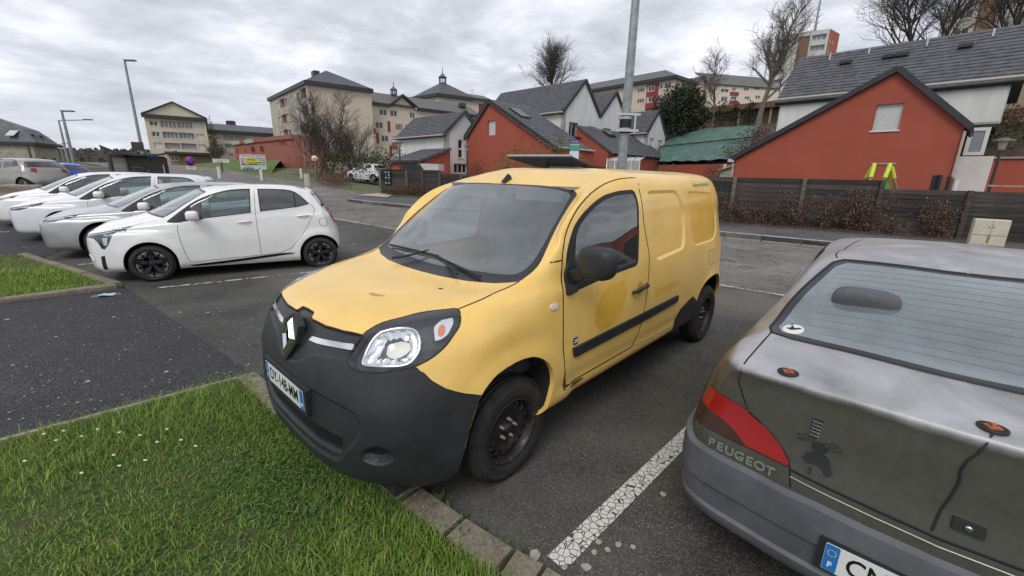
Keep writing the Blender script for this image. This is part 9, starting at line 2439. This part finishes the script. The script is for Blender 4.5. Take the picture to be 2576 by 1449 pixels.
def face_mask():
 p=at_z(268,744,.01);MSK=mat('mask_blue',(.42,.60,.68),.8);mb=MB();vs=[];n,m_=8,5;rng=random.Random(2)
 for j in range(m_+1):
  for i in range(n+1):
   x=(i/n-.5)*.175;y=(j/m_-.5)*.10;vs.append((x,y+.01*math.sin(i),.006+.018*math.cos(x*16)*(1-abs(y)*9)+.007*math.sin(j*3+i*.7)+rng.uniform(0,.003)))
 mb.add(vs,[(j*(n+1)+i,j*(n+1)+i+1,(j+1)*(n+1)+i+1,(j+1)*(n+1)+i)for j in range(m_)for i in range(n)],0,True)
 o=mb.build('face_mask',MSK);o.location=(p.x,p.y,.012);o.rotation_euler=(0,0,.55);tag(o,'pale blue crumpled face mask lying on the asphalt by the kerb corner','face mask')
 for s_ in(-1,1):
  k=MB();k.tube([(s_*.085,-.04,.012),(s_*.14,-.05,.006),(s_*.15,.0,.006),(s_*.13,.05,.006),(s_*.085,.04,.012)],.0018,5);k.build('ear_loop',WHITE_INK,o)
face_mask()
def litter():
 rng=random.Random(12);LCH=mat('pale_lichen',(.36,.36,.30),.9,var=.25,vscale=30)
 for i,(px,py,s_)in enumerate(((1668,1245,.018),(1505,1365,.016),(1555,1372,.016),(1345,1397,.03),(1475,1428,.022),(1495,1392,.014),(1592,1378,.012),(1528,1385,.014),(1455,1395,.012))):
  p=at_z(px,py,0);n=11;P=[(p.x+s_*math.cos(a)*rng.uniform(.75,1.2),p.y+s_*math.sin(a)*rng.uniform(.7,1.2))for a in[6.283*k/n for k in range(n)]];k=MB();k.prism(P,.004,.0075);o=k.build('lichen_patch',LCH);tag(o,'pale crusty lichen spot on the asphalt beside the white line','lichen','lichen spots beside the white bay line')
 mb=MB()
 for _ in range(170):
  a=rng.random();x=-10+8.5*rng.random()*1.0;y=0
  px,py=rng.uniform(10,640),rng.uniform(760,1080)
  p=at_z(px,py,0);s_=rng.uniform(.003,.009)if rng.random()<.9 else rng.uniform(.012,.022);n=6
  P=[(p.x+s_*math.cos(q)*rng.uniform(.6,1.3),p.y+s_*math.sin(q)*rng.uniform(.6,1.3))for q in[6.283*k/n for k in range(n)]];mb.prism(P,.006,.009)
 o=mb.build('lichen_specks',LCH);tag(o,'scattered pale lichen specks on the dark driveway','lichen',kind='stuff')
litter()
# trees and shrubs
def bark(name,c):
 m=M(name,c,.9);m.col(m.ramp(m.noise(6,5,.7),[(.3,tuple(q*.6 for q in c)),(.7,tuple(q*1.4 for q in c))]));return m.m
BARK=bark('grey_brown_bark',(.085,.070,.058));BARK2=bark('dark_bark',(.06,.052,.045));BARK3=bark('pale_bark',(.14,.115,.09))
def tree_mesh(H,spread,seed,trunk_h=.25,r0=.14,kids=(11,6,5,4),up=.75,stems=1,twig=.006,ball=False,dense=1.0,droop=0.0):
 rng=random.Random(seed);T=MB();C=MB()
 def seg(p,d,L,r,n,wob,upb):
  pts=[p];q=p
  for i in range(n):
   d=(d+Vector((rng.gauss(0,wob),rng.gauss(0,wob),rng.gauss(0,wob)+upb))).normalized();q=q+d*(L/n);pts.append(q)
  return pts,d
 def grow(pts,L,r,lev):
  if lev>=len(kids):return
  n=int(kids[lev]*dense)if lev else kids[lev]
  for k in range(n):
   t=.25+.75*(k+rng.random())/n if lev else(trunk_h+(1-trunk_h)*(k+rng.random()*.6)/n)
   f=t*(len(pts)-1);i=min(int(f),len(pts)-2);p=pts[i].lerp(pts[i+1],f-i);ax=(pts[i+1]-pts[i]).normalized()
   a=rng.uniform(0,6.283);o=ax.orthogonal().normalized();o=(Matrix.Rotation(a,3,ax)@o);ang=rng.uniform(.45,.95)if lev else rng.uniform(.35,.9)*(1.15-.4*t)
   d=(ax*math.cos(ang)+o*math.sin(ang));d.z=d.z*up+(.25 if lev<2 else .12)-droop*lev;d.normalize()
   l_=L*(.62 if lev else .62*spread*(1.25-.55*t))*rng.uniform(.7,1.15)
   if ball and lev==0:l_=L*.62*spread*(1.0-.25*abs(t-.5))
   rr=max(twig,r*(.42 if lev else .45)*(1.1-.5*t))
   ns=4 if lev<2 else 3 if lev<3 else 2;sp,_=seg(p,d,l_,rr,ns,.13,.06-droop*.1)
   C.tube(sp,[rr*(1-.65*j/ns)for j in range(ns+1)],6 if lev==0 else 4 if lev==1 else 3,caps=False,sm=lev<2)
   grow(sp,l_,rr,lev+1)
 for s_ in range(stems):
  a=6.283*s_/stems+rng.random();lean=.30 if stems>1 else .03;d=Vector((math.cos(a)*lean,math.sin(a)*lean,1)).normalized();h=H*rng.uniform(.8,1.0)if stems>1 else H
  pts,_=seg(Vector((math.cos(a),math.sin(a),0))*(.12 if stems>1 else 0),d,h*.93,r0,9,.05,.03)
  pts[0]=pts[0]-Vector((0,0,.2));T.tube(pts,[r0*(1-.88*(j/9)**.85)*(1.25 if j==0 else 1)for j in range(10)],9,caps=False)
  grow(pts,h,r0,0)
 return T,C
def bare_tree(label,p,H,spread,seed,bm_=None,name='bare_tree',group=None,**k):
 t=thing(name,label,'tree',p,0,group);T,C=tree_mesh(H,spread,seed,**k);T.build('trunk',bm_ or BARK,t);C.build('crown',bm_ or BARK,t);return t
def leafy(n,blobs,size,seed,mats,ratio=.45,stems=0,hang=0.0,shell=.35):
 rng=random.Random(seed);mb=MB();tot=sum(b[3]*b[4]*b[5]for b in blobs)**1
 for b in blobs:
  k=max(20,int(n*b[3]*b[4]*b[5]/tot))
  for _ in range(k):
   d=Vector((rng.gauss(0,1),rng.gauss(0,1),rng.gauss(0,1))).normalized();q=(shell+(1-shell)*rng.random())if rng.random()<.8 else rng.random()*.9
   q*=1+.16*math.sin(d.x*7+seed)*math.cos(d.z*6+b[0])
   c=Vector((b[0]+d.x*b[3]*q,b[1]+d.y*b[4]*q,b[2]+d.z*b[5]*q));s_=size*rng.uniform(.55,1.35)
   u=(d+Vector((rng.gauss(0,.8),rng.gauss(0,.8),rng.gauss(0,.8)-hang))).normalized();v=u.orthogonal();v=Matrix.Rotation(rng.uniform(0,6.28),3,u)@v
   v=v.normalized()*ratio
   mb.add([c,c+(u*.5+v*.5)*s_,c+u*s_,c+(u*.5-v*.5)*s_],[(0,1,2,3)],rng.choices(range(len(mats)),[3,2,1][:len(mats)])[0])
 if stems:
  for _ in range(stems):
   b=rng.choice(blobs);mb.tube([(b[0]*.3+rng.uniform(-.1,.1),b[1]*.3+rng.uniform(-.1,.1),-.1),(b[0]+rng.uniform(-.5,.5)*b[3],b[1]+rng.uniform(-.5,.5)*b[4],b[2]+rng.uniform(.0,.8)*b[5])],[.018,.005],4,len(mats)-1)
 return mb
def lf(name,c,tr=.25):
 m=M(name,c,.6,0,.3);oi=m.noise(3.0,4,.6);m.col(m.ramp(oi,[(.3,tuple(q*.6 for q in c)),(.7,tuple(q*1.35 for q in c))]))
 t=m.n('ShaderNodeBsdfTranslucent');t.inputs[0].default_value=(*c,1);mx=m.n('ShaderNodeMixShader');mx.inputs[0].default_value=tr;m.l(m.b.outputs[0],mx.inputs[1]);m.l(t.outputs[0],mx.inputs[2]);m.l(mx.outputs[0],m.t.nodes['Material Output'].inputs[0]);return m.m
EVG=[lf('evergreen_leaf',(.030,.045,.022),.05),lf('evergreen_leaf_light',(.050,.068,.032),.05),BARK2]
HEDGE=[lf('hedge_green',(.055,.085,.030)),lf('hedge_olive',(.10,.115,.045)),BARK]
BAMBOO=[lf('bamboo_green',(.10,.165,.035)),lf('bamboo_yellow',(.24,.22,.06)),lf('bamboo_russet',(.20,.13,.04))]
DEAD=[lf('dead_leaf_brown',(.115,.070,.045),.15),lf('dead_leaf_pale',(.24,.16,.11),.15),lf('dead_leaf_rust',(.17,.085,.045),.15)]
REDB=[lf('red_brown_twig',(.13,.065,.05),.1),lf('red_brown_light',(.20,.115,.085),.1),lf('red_brown_dark',(.065,.038,.03),.1)]
def bush(label,p,blobs,n,size,seed,mats,name='shrub',group=None,part='foliage',cat='shrub',**k):
 t=thing(name,label,cat,p,0,group);mb=leafy(n,blobs,size,seed,mats,**k);mb.build(part,mats,t);return t
def gp_(px,py,d,sink=.0):
 p=at_d(px,py,d);return Vector((p.x,p.y,G(p.x,p.y)-sink))
q=gp_(*zp('z4',660,1010),44);top=at_d(*zp('z4',700,320),44).z-q.z
bare_tree('large bare many-branched tree in front of the beige panel block',q,top*.88,.62,21,BARK,r0=.12,kids=(12,6,5,3),stems=3,up=.95,trunk_h=.12,twig=.008)
q=gp_(*zp('z4',560,1010),45);bare_tree('lower bare tree leaning left of the large one before the red building',q,top*.62,.85,22,BARK,r0=.10,kids=(12,6,5,3),stems=2,up=.8,trunk_h=.1,twig=.007)
q=gp_(*zp('z4',870,1010),46);bare_tree('lower bushy bare tree right of the large one',q,top*.52,.9,23,BARK,r0=.10,kids=(13,6,5,3),stems=3,up=.75,trunk_h=.08,twig=.007)
b=at_d(*zp('z5',970,330),82);tp=at_d(*zp('z5',970,-20),82).z;bare_tree('round bare tree standing above the roof of the white gabled house',Vector((b.x,b.y,b.z-4)),tp-b.z+3.2,.80,31,BARK2,r0=.30,kids=(26,7,6,4),up=.95,trunk_h=.42,twig=.014,ball=True)
b=at_d(*zp('z6',150,725),50);tp=at_d(*zp('z6',160,345),50).z;bare_tree('smaller bare tree on the hill terrace beside the slatted fence',b,tp-b.z,.55,41,BARK3,r0=.13,kids=(15,6,5,3),up=.8,trunk_h=.28,twig=.009)
b=at_d(*zp('z6',412,715),46);tp=at_d(*zp('z6',440,95),46).z;bare_tree('tall bare tree with upswept branches on the hill terrace',b,tp-b.z,.50,42,BARK3,r0=.26,kids=(20,7,6,4),up=1.1,trunk_h=.24,twig=.010)
for i,(x,y,d,xt,yt,lb)in enumerate(((1290,280,54,1310,-120,'spreading bare tree behind the slate roof at the top right, left one'),(1440,280,56,1450,-160,'tall bare tree behind the slate roof in front of the brown bay tower'),(1830,260,52,1840,-180,'bare tree at the right edge above the end of the slate roof'))):
 b=at_d(*zp('z6',x,y),d);tp=at_d(*zp('z6',xt,yt),d).z;bare_tree(lb,Vector((b.x,b.y,b.z-3)),tp-b.z+3,.72,51+i,BARK2,r0=.24,kids=(20,7,6,4),up=.7,trunk_h=.26,twig=.011)
b=gp_(60,470,33);bushy=at_d(*zp('e1',60,360),33).z-b.z;bare_tree('dense reddish-brown bare tree at the far left edge over the parked crossover',Vector((b.x-3.5,b.y,b.z)),bushy*.8,1.0,61,bark('reddish_bark',(.11,.062,.045)),r0=.12,kids=(22,8,6,4),stems=3,up=.7,trunk_h=.15,twig=.007)
b=E3(1450,1130,70);bare_tree('small bare garden tree by the white arrow sign',Vector((b.x,b.y,b.z-.5)),at_d(*zp('e3',1400,930),70).z-b.z+.5,.8,71,BARK3,r0=.10,kids=(12,6,5,3),stems=2,trunk_h=.1,twig=.009)
bush('dark narrow cypress behind the white arrow sign',E3(1430,1120,72),[(0,0,1.2,.55,.55,1.6),(0,0,3.0,.38,.38,1.6),(0,0,4.5,.2,.2,.9)],900,.22,72,EVG,'cypress',cat='tree')
bush('dark evergreen bush on top of the green slope',at_d(*zp('z5',2215,715),50),[(0,0,2.2,2.7,2.4,2.6),(-1.6,.3,1.4,1.8,1.8,1.8),(1.6,0,1.7,1.9,1.8,2.0),(.5,0,3.6,1.6,1.6,1.5)],12000,.30,81,EVG,'evergreen_bush')
bush('dark hedge bush left of the number 4 fence',gp_(*zp('e8',870,330),36),[(0,0,1.3,1.7,1.4,1.5),(-1.8,.4,1.1,1.4,1.2,1.2),(1.3,.3,1.2,1.3,1.2,1.4)],2600,.17,82,EVG,'evergreen_bush')
bush('olive hedge bush behind the small no-parking sign',gp_(*zp('e8',480,330),44),[(0,0,1.4,2.2,1.4,1.6),(-2.6,.4,1.2,1.8,1.2,1.3),(2.2,.3,1.3,1.5,1.2,1.5)],2600,.2,83,HEDGE,'hedge_bush')
bush('brown twiggy thicket below the bare trees',gp_(*zp('e8',100,330),42),[(0,0,1.3,2.8,1.4,1.5),(-2.6,.4,1.1,1.8,1.2,1.3),(2.8,.3,1.1,1.8,1.2,1.2)],2600,.2,84,[HEDGE[1],REDB[2],BARK],'thicket',ratio=.2)
for i,(x,y,d,r_)in enumerate(((30,440,34,1.1),(100,470,31,1.0),(-60,460,33,1.1),(230,400,38,1.0),(-110,380,38,1.1))):
 bush('low red-brown shrub in the traffic-island bed, %s'%['behind the square bollard','at its right tip','in front of the ring sign','beside the white hatchback','at the back by the trees'][i],gp_(*zp('e8',x,y),d),[(0,0,.35,r_,r_*.8,.5),(r_*.7,.2,.3,r_*.7,r_*.6,.4)],1300,.10,90+i,REDB,group='red-brown shrubs in the bed across the street',ratio=.25)
def hedge_line(label,code,pts,d,hs,w,n,size,seed,mats,name='bamboo_hedge',**k):
 base=gp_(*zp(code,*pts[0]),d);bl=[]
 for(x,y),h in zip(pts,hs):
  g=gp_(*zp(code,x,y),d);r_=g-base;tpz=at_d(*zp(code,x,h),d).z-g.z;bl.append((r_.x,r_.y,tpz*.5,w,w*.8,tpz*.52))
 return bush(label,base,bl,n,size,seed,mats,name,cat='hedge',**k)
hedge_line('tall green and russet bamboo hedge in front of the red gable','z5',[(450,1060),(560,1060),(680,1060),(800,1060),(900,1060),(1020,1060),(1130,1060),(1230,1060)],19.5,[830,770,790,800,780,800,820,860],.45,6500,.13,101,BAMBOO,ratio=.22,hang=.3)
bush('single tall airy bamboo shoot above the hedge',gp_(*zp('z5',1030,1060),19.2),[(0,0,2.4,.28,.28,.9),(0,0,3.1,.20,.2,.5),(.1,0,3.5,.12,.12,.3)],420,.12,102,BAMBOO,'bamboo',ratio=.2,stems=2,shell=.1,cat='bamboo')
hedge_line('bushy green hedge between the lamp column and the red wall','z5',[(1900,1100),(2000,1100),(2100,1100),(2190,1100)],21,[985,960,975,1010],.5,2400,.11,103,[BAMBOO[0],HEDGE[1],DEAD[0]],'garden_hedge',ratio=.3)
bush('small twiggy shrub left of the beige shed',at_d(*zp('z6',155,1015),26),[(0,0,.2,.55,.5,.65)],700,.09,104,[HEDGE[0],REDB[2],BARK],ratio=.3)
bush('dark garden shrub right of the lamp at the red gable',gp_(*zp('e8',2480,180),27),[(0,0,1.2,.8,.6,.9)],700,.12,105,[HEDGE[0],REDB[2],BARK],ratio=.3)
for i,(x,yb)in enumerate(((900,765),(1070,760),(1240,755))):
 p=at_d(*zp('e6',x,yb),50);bush('clipped evergreen column on the hill terrace, %s of three'%['left','middle','right'][i],p,[(0,0,1.0,.75,.6,1.2),(.1,0,1.9,.6,.5,.6)]if i==0 else[(0,0,1.1,.5,.45,1.2)],420,.24,110+i,EVG,'terrace_shrub')
for i,(x,y,d,mts,lb)in enumerate(((1830,800,34.5,HEDGE,'green scrub on the bank above the red boundary wall'),(1900,690,36.5,REDB,'brown bracken high on the bank at the right edge'),(1770,720,36,REDB,'brown bracken beside the end of the white house'),(420,860,37.5,REDB,'red-brown scrub at the right end of the green sheet'),(500,770,40,REDB,'red-brown scrub against the white wall above the sheet'))):
 p=at_d(*zp('z6',x,y),d);bush(lb,p,[(0,0,.1,1.6,1.6,.9),(1.2,-1,0,1.2,1.2,.7),(-1.2,1,0,1.2,1.2,.7)],1500,.16,120+i,mts)
def climber(label,s_,H,W_,n,seed,group='dead climbers on the plank fence'):
 rng=random.Random(seed);base=fence_pt(s_);nn=Vector((FDIR.y,-FDIR.x,0));nn=nn if nn.dot(base)<0 else-nn;base=base+nn*.16;base.z=G(base.x,base.y)+.13
 t=thing('dead_climber',label,'shrub',base,0,group);S_=MB();Lf=MB()
 for k in range(9):
  a=rng.uniform(-W_,W_)*.5;pts=[Vector((0,0,0))+FDIR*rng.uniform(-.1,.1)];h=H*rng.uniform(.55,1.0)
  for j in range(1,8):pts.append(FDIR*(a*(j/7)**1.2+rng.gauss(0,.05))+nn*rng.uniform(-.02,.16)+Vector((0,0,h*j/7)))
  S_.tube(pts,[.010*(1-.8*j/7)+.002 for j in range(8)],4,caps=False)
  for _ in range(n//9):
   f=rng.random()**.8*7;i=min(int(f),6);c=pts[i].lerp(pts[i+1],f-i)+Vector((rng.gauss(0,.10),rng.gauss(0,.10),rng.gauss(0,.09)))+nn*abs(rng.gauss(0,.06));s2=rng.uniform(.035,.085)
   u=Vector((rng.gauss(0,.6),rng.gauss(0,.6),-1)).normalized();v=Matrix.Rotation(rng.uniform(0,6.28),3,u)@u.orthogonal().normalized();Lf.add([c,c+u*s2*.5+v*s2*.22,c+u*s2,c+u*s2*.5-v*s2*.22],[(0,1,2,3)],rng.choices((0,1,2),(4,2,2))[0])
 S_.build('stems',BARK2,t);Lf.build('dry_leaves',DEAD,t)
def fs(x,y):return along(*zp('e7',x,y),0)[0]
for i,(x,H,W_,n)in enumerate(((30,1.2,.8,700),(230,.9,1.1,900),(430,1.3,.9,520),(620,1.35,1.0,900),(860,1.35,1.1,800),(1060,1.45,1.0,700),(1200,1.5,1.1,1200),(1420,.6,.9,500),(1720,1.25,.9,750),(1850,1.15,.8,600))):
 climber('dead brown climber on the plank fence, number %d counting from the van'%(i+1)if False else['dead brown climber just right of the van on the plank fence','low russet climber between the first two fence posts','thin dead climber left of the second fence post','thick dead climber below the second fence post','dead climber reaching over the middle of the third fence bay','loose dead climber left of the step in the fence','densest dead climber at the step in the fence','low dead tuft right of the step in the fence','pyramid-shaped dead climber in the low fence bay','dead climber left of the cream cabinet'][i],fs(x,560),H,W_,n,200+i)
gc=leaf_carpet('ground_cover',[(fence_pt(s_).x-.25,fence_pt(s_).y-.35,.5)for s_ in[k*.5-.3 for k in range(20)]],4500,.06,DEAD,31,.16);tag(gc,'dry leaves and low scrub along the foot of the plank fence','ground cover',kind='stuff')
for i,(x,h,mts,lb)in enumerate(((1130,.5,HEDGE,'low grey-green shrub at the foot of the number 4 fence'),(1270,.75,DEAD,'brown stemmy shrub in front of the number 4 fence'),(1400,.8,DEAD,'second brown shrub further along the number 4 fence'),(1560,.7,REDB,'dark brown shrub by the third post of the left fence'),(1700,.6,REDB,'brown shrub beside the van windscreen edge'))):
 q=pl_.q('e8',x,560);p=pl_.P(q[0],0,.55);p.z=G(p.x,p.y)+.1;bush(lb,p,[(0,0,h*.4,.55,.4,h*.55)],600,.08,300+i,mts,group='shrubs along the left fence',ratio=.3,stems=10)
vg=[tuple((pl_.P(pl_.q('e8',x,560)[0],0,o_))[:2])for x,o_ in((1040,.1),(1040,1.1),(1700,1.2),(2400,1.1),(2400,.1))]
sheet('verge',vg,TURF,.155,2)
def weed(px,py,n,s_,seed,lb):
 p=at_z(px,py,.01);rng=random.Random(seed);mb=MB()
 for k in range(n):
  a=rng.uniform(0,6.28);L=s_*rng.uniform(.5,1.2);d=Vector((math.cos(a),math.sin(a),rng.uniform(.2,1.1)));v=Vector((-math.sin(a),math.cos(a),0))*L*.26;c=Vector((rng.uniform(-.3,.3)*s_,rng.uniform(-.3,.3)*s_,0));m1=c+d*L*.45
  mb.add([c,m1+v,c+d*L-Vector((0,0,L*.15)),m1-v,m1],[(0,1,4),(1,2,4),(2,3,4),(3,0,4)],rng.randrange(2))
 o=mb.build('weed',LM);o.location=(p.x,p.y,.0);tag(o,lb,'weed','weeds along the near kerb')
for i,(px,py,n,s_)in enumerate(((1105,1258,16,.045),(1128,1285,14,.045),(1165,1303,22,.035),(1213,1330,14,.03),(1270,1378,26,.04),(1300,1392,20,.035),(1350,1440,24,.04),(1085,1245,10,.04))):
 weed(px,py,n,s_,400+i,['round-leaved weed on the kerb just below the front wheel','round-leaved weed nearest the middle of the kerb','tuft of thin grass blades in the kerb gutter','small weed in the gutter above the lichen spot','wide green weed at the kerb edge left of the white line','second wide weed touching the one left of the white line','weed at the bottom edge beside the end of the white line','small weed in the shadow under the bumper'][i])
 # the other parked cars
S0=picanto_spec()
build_car('white_hatchback','small white hatchback with black alloy wheels parked nearest in the row on the left',PIC_POS,PIC_RZ,S0)
ROWD=Vector((-2.05,1.62,0))
def row_car(k,name,label,S,fwd=0.0,dz=0.0):
 p=Vector(PIC_POS)+ROWD*k+Vector((math.cos(PIC_RZ),math.sin(PIC_RZ),0))*fwd
 return build_car(name,label,(p.x,p.y,G(p.x,p.y)*.6+dz),PIC_RZ,S)
LP_=[(-0.22,0.755),(0.02,0.785),(0.20,0.83),(0.40,0.90),(0.30,0.80),(0.10,0.715),(-0.15,0.70)]
def lamps(S):
 S['lamps']=LP_;S['cuts']=[('lamp','headlight_',LP_,(1,1,0),LENS,lambda c:c.x>-.2,None,None)]
 S['lampbits']=[([(-.10,.755),(.22,.815),(.22,.795),(-.10,.735)],DRL)];S['step']=.05
 S['pads']=S['pads']+[('lower_intake',rounded([(-.55,.46),(-.12,.46),(-.16,.30),(-.55,.30)],.03),(1,1,0),.003,BLACK_HOLE,True)]
 return S
row_car(1,'silver_car','low silver car with dark door mirrors parked beside the small white hatchback',lamps(derive(S0,1.10,1.12,.955,paint=SILVER_PAINT,nose=1.12,bglassmat=SIDEGLASS)),.1)
row_car(2,'white_estate_car','white estate car with roof rails, third in the row on the left',lamps(derive(S0,1.13,1.14,1.02,paint=WHITE_PAINT2,nose=1.08,bglassmat=SIDEGLASS)),.35)
row_car(3,'white_car','white car with dark headlamps, last of the four nose-in cars on the left',lamps(derive(S0,1.08,1.12,.98,paint=WHITE_PAINT,nose=1.05,bglassmat=SIDEGLASS)),.6)
def far_car(name,label,px,py,d,rz,S):
 p=at_d(px,py,d);S['step']=.09;t,sh,C=build_car(name,label,(p.x,p.y,min(p.z,G(p.x,p.y))),rz,S)
 tl=pad(sh,'tail_light',[(1.44*S['wb']/2.4,1.06),(1.58*S['wb']/2.4,1.05),(1.60*S['wb']/2.4,.88),(1.44*S['wb']/2.4,.92)],(-1,1,0),.01,RED_LENS,t,True)
 return t
far_car('white_hatchback','white hatchback parked across the street left of the number 4 fence',905,455,38,R(150),derive(S0,1.03,1.06,.97,paint=WHITE_PAINT,wr=.30,rim=.2,arch=.34))
far_car('grey_crossover','grey-beige crossover with black wheel arches parked at the far left',20,482,30,R(168),derive(S0,1.06,1.08,.98,paint=paint('grey_beige_paint',(.34,.32,.29),.3,.3,.05,.6),lipmat=RUBBER,bglassmat=SIDEGLASS))
far_car('blue_hatchback','bright blue hatchback just beyond the grey crossover',112,478,34,R(165),derive(S0,1.0,1.05,.95,paint=paint('bright_blue_paint',(.015,.09,.50),.25,.1,.04,.8)))
far_car('dark_car','dark-windowed car with a silver roof behind the grey crossover',40,470,36,R(166),derive(S0,1.08,1.08,1.0,paint=SILVER_PAINT))
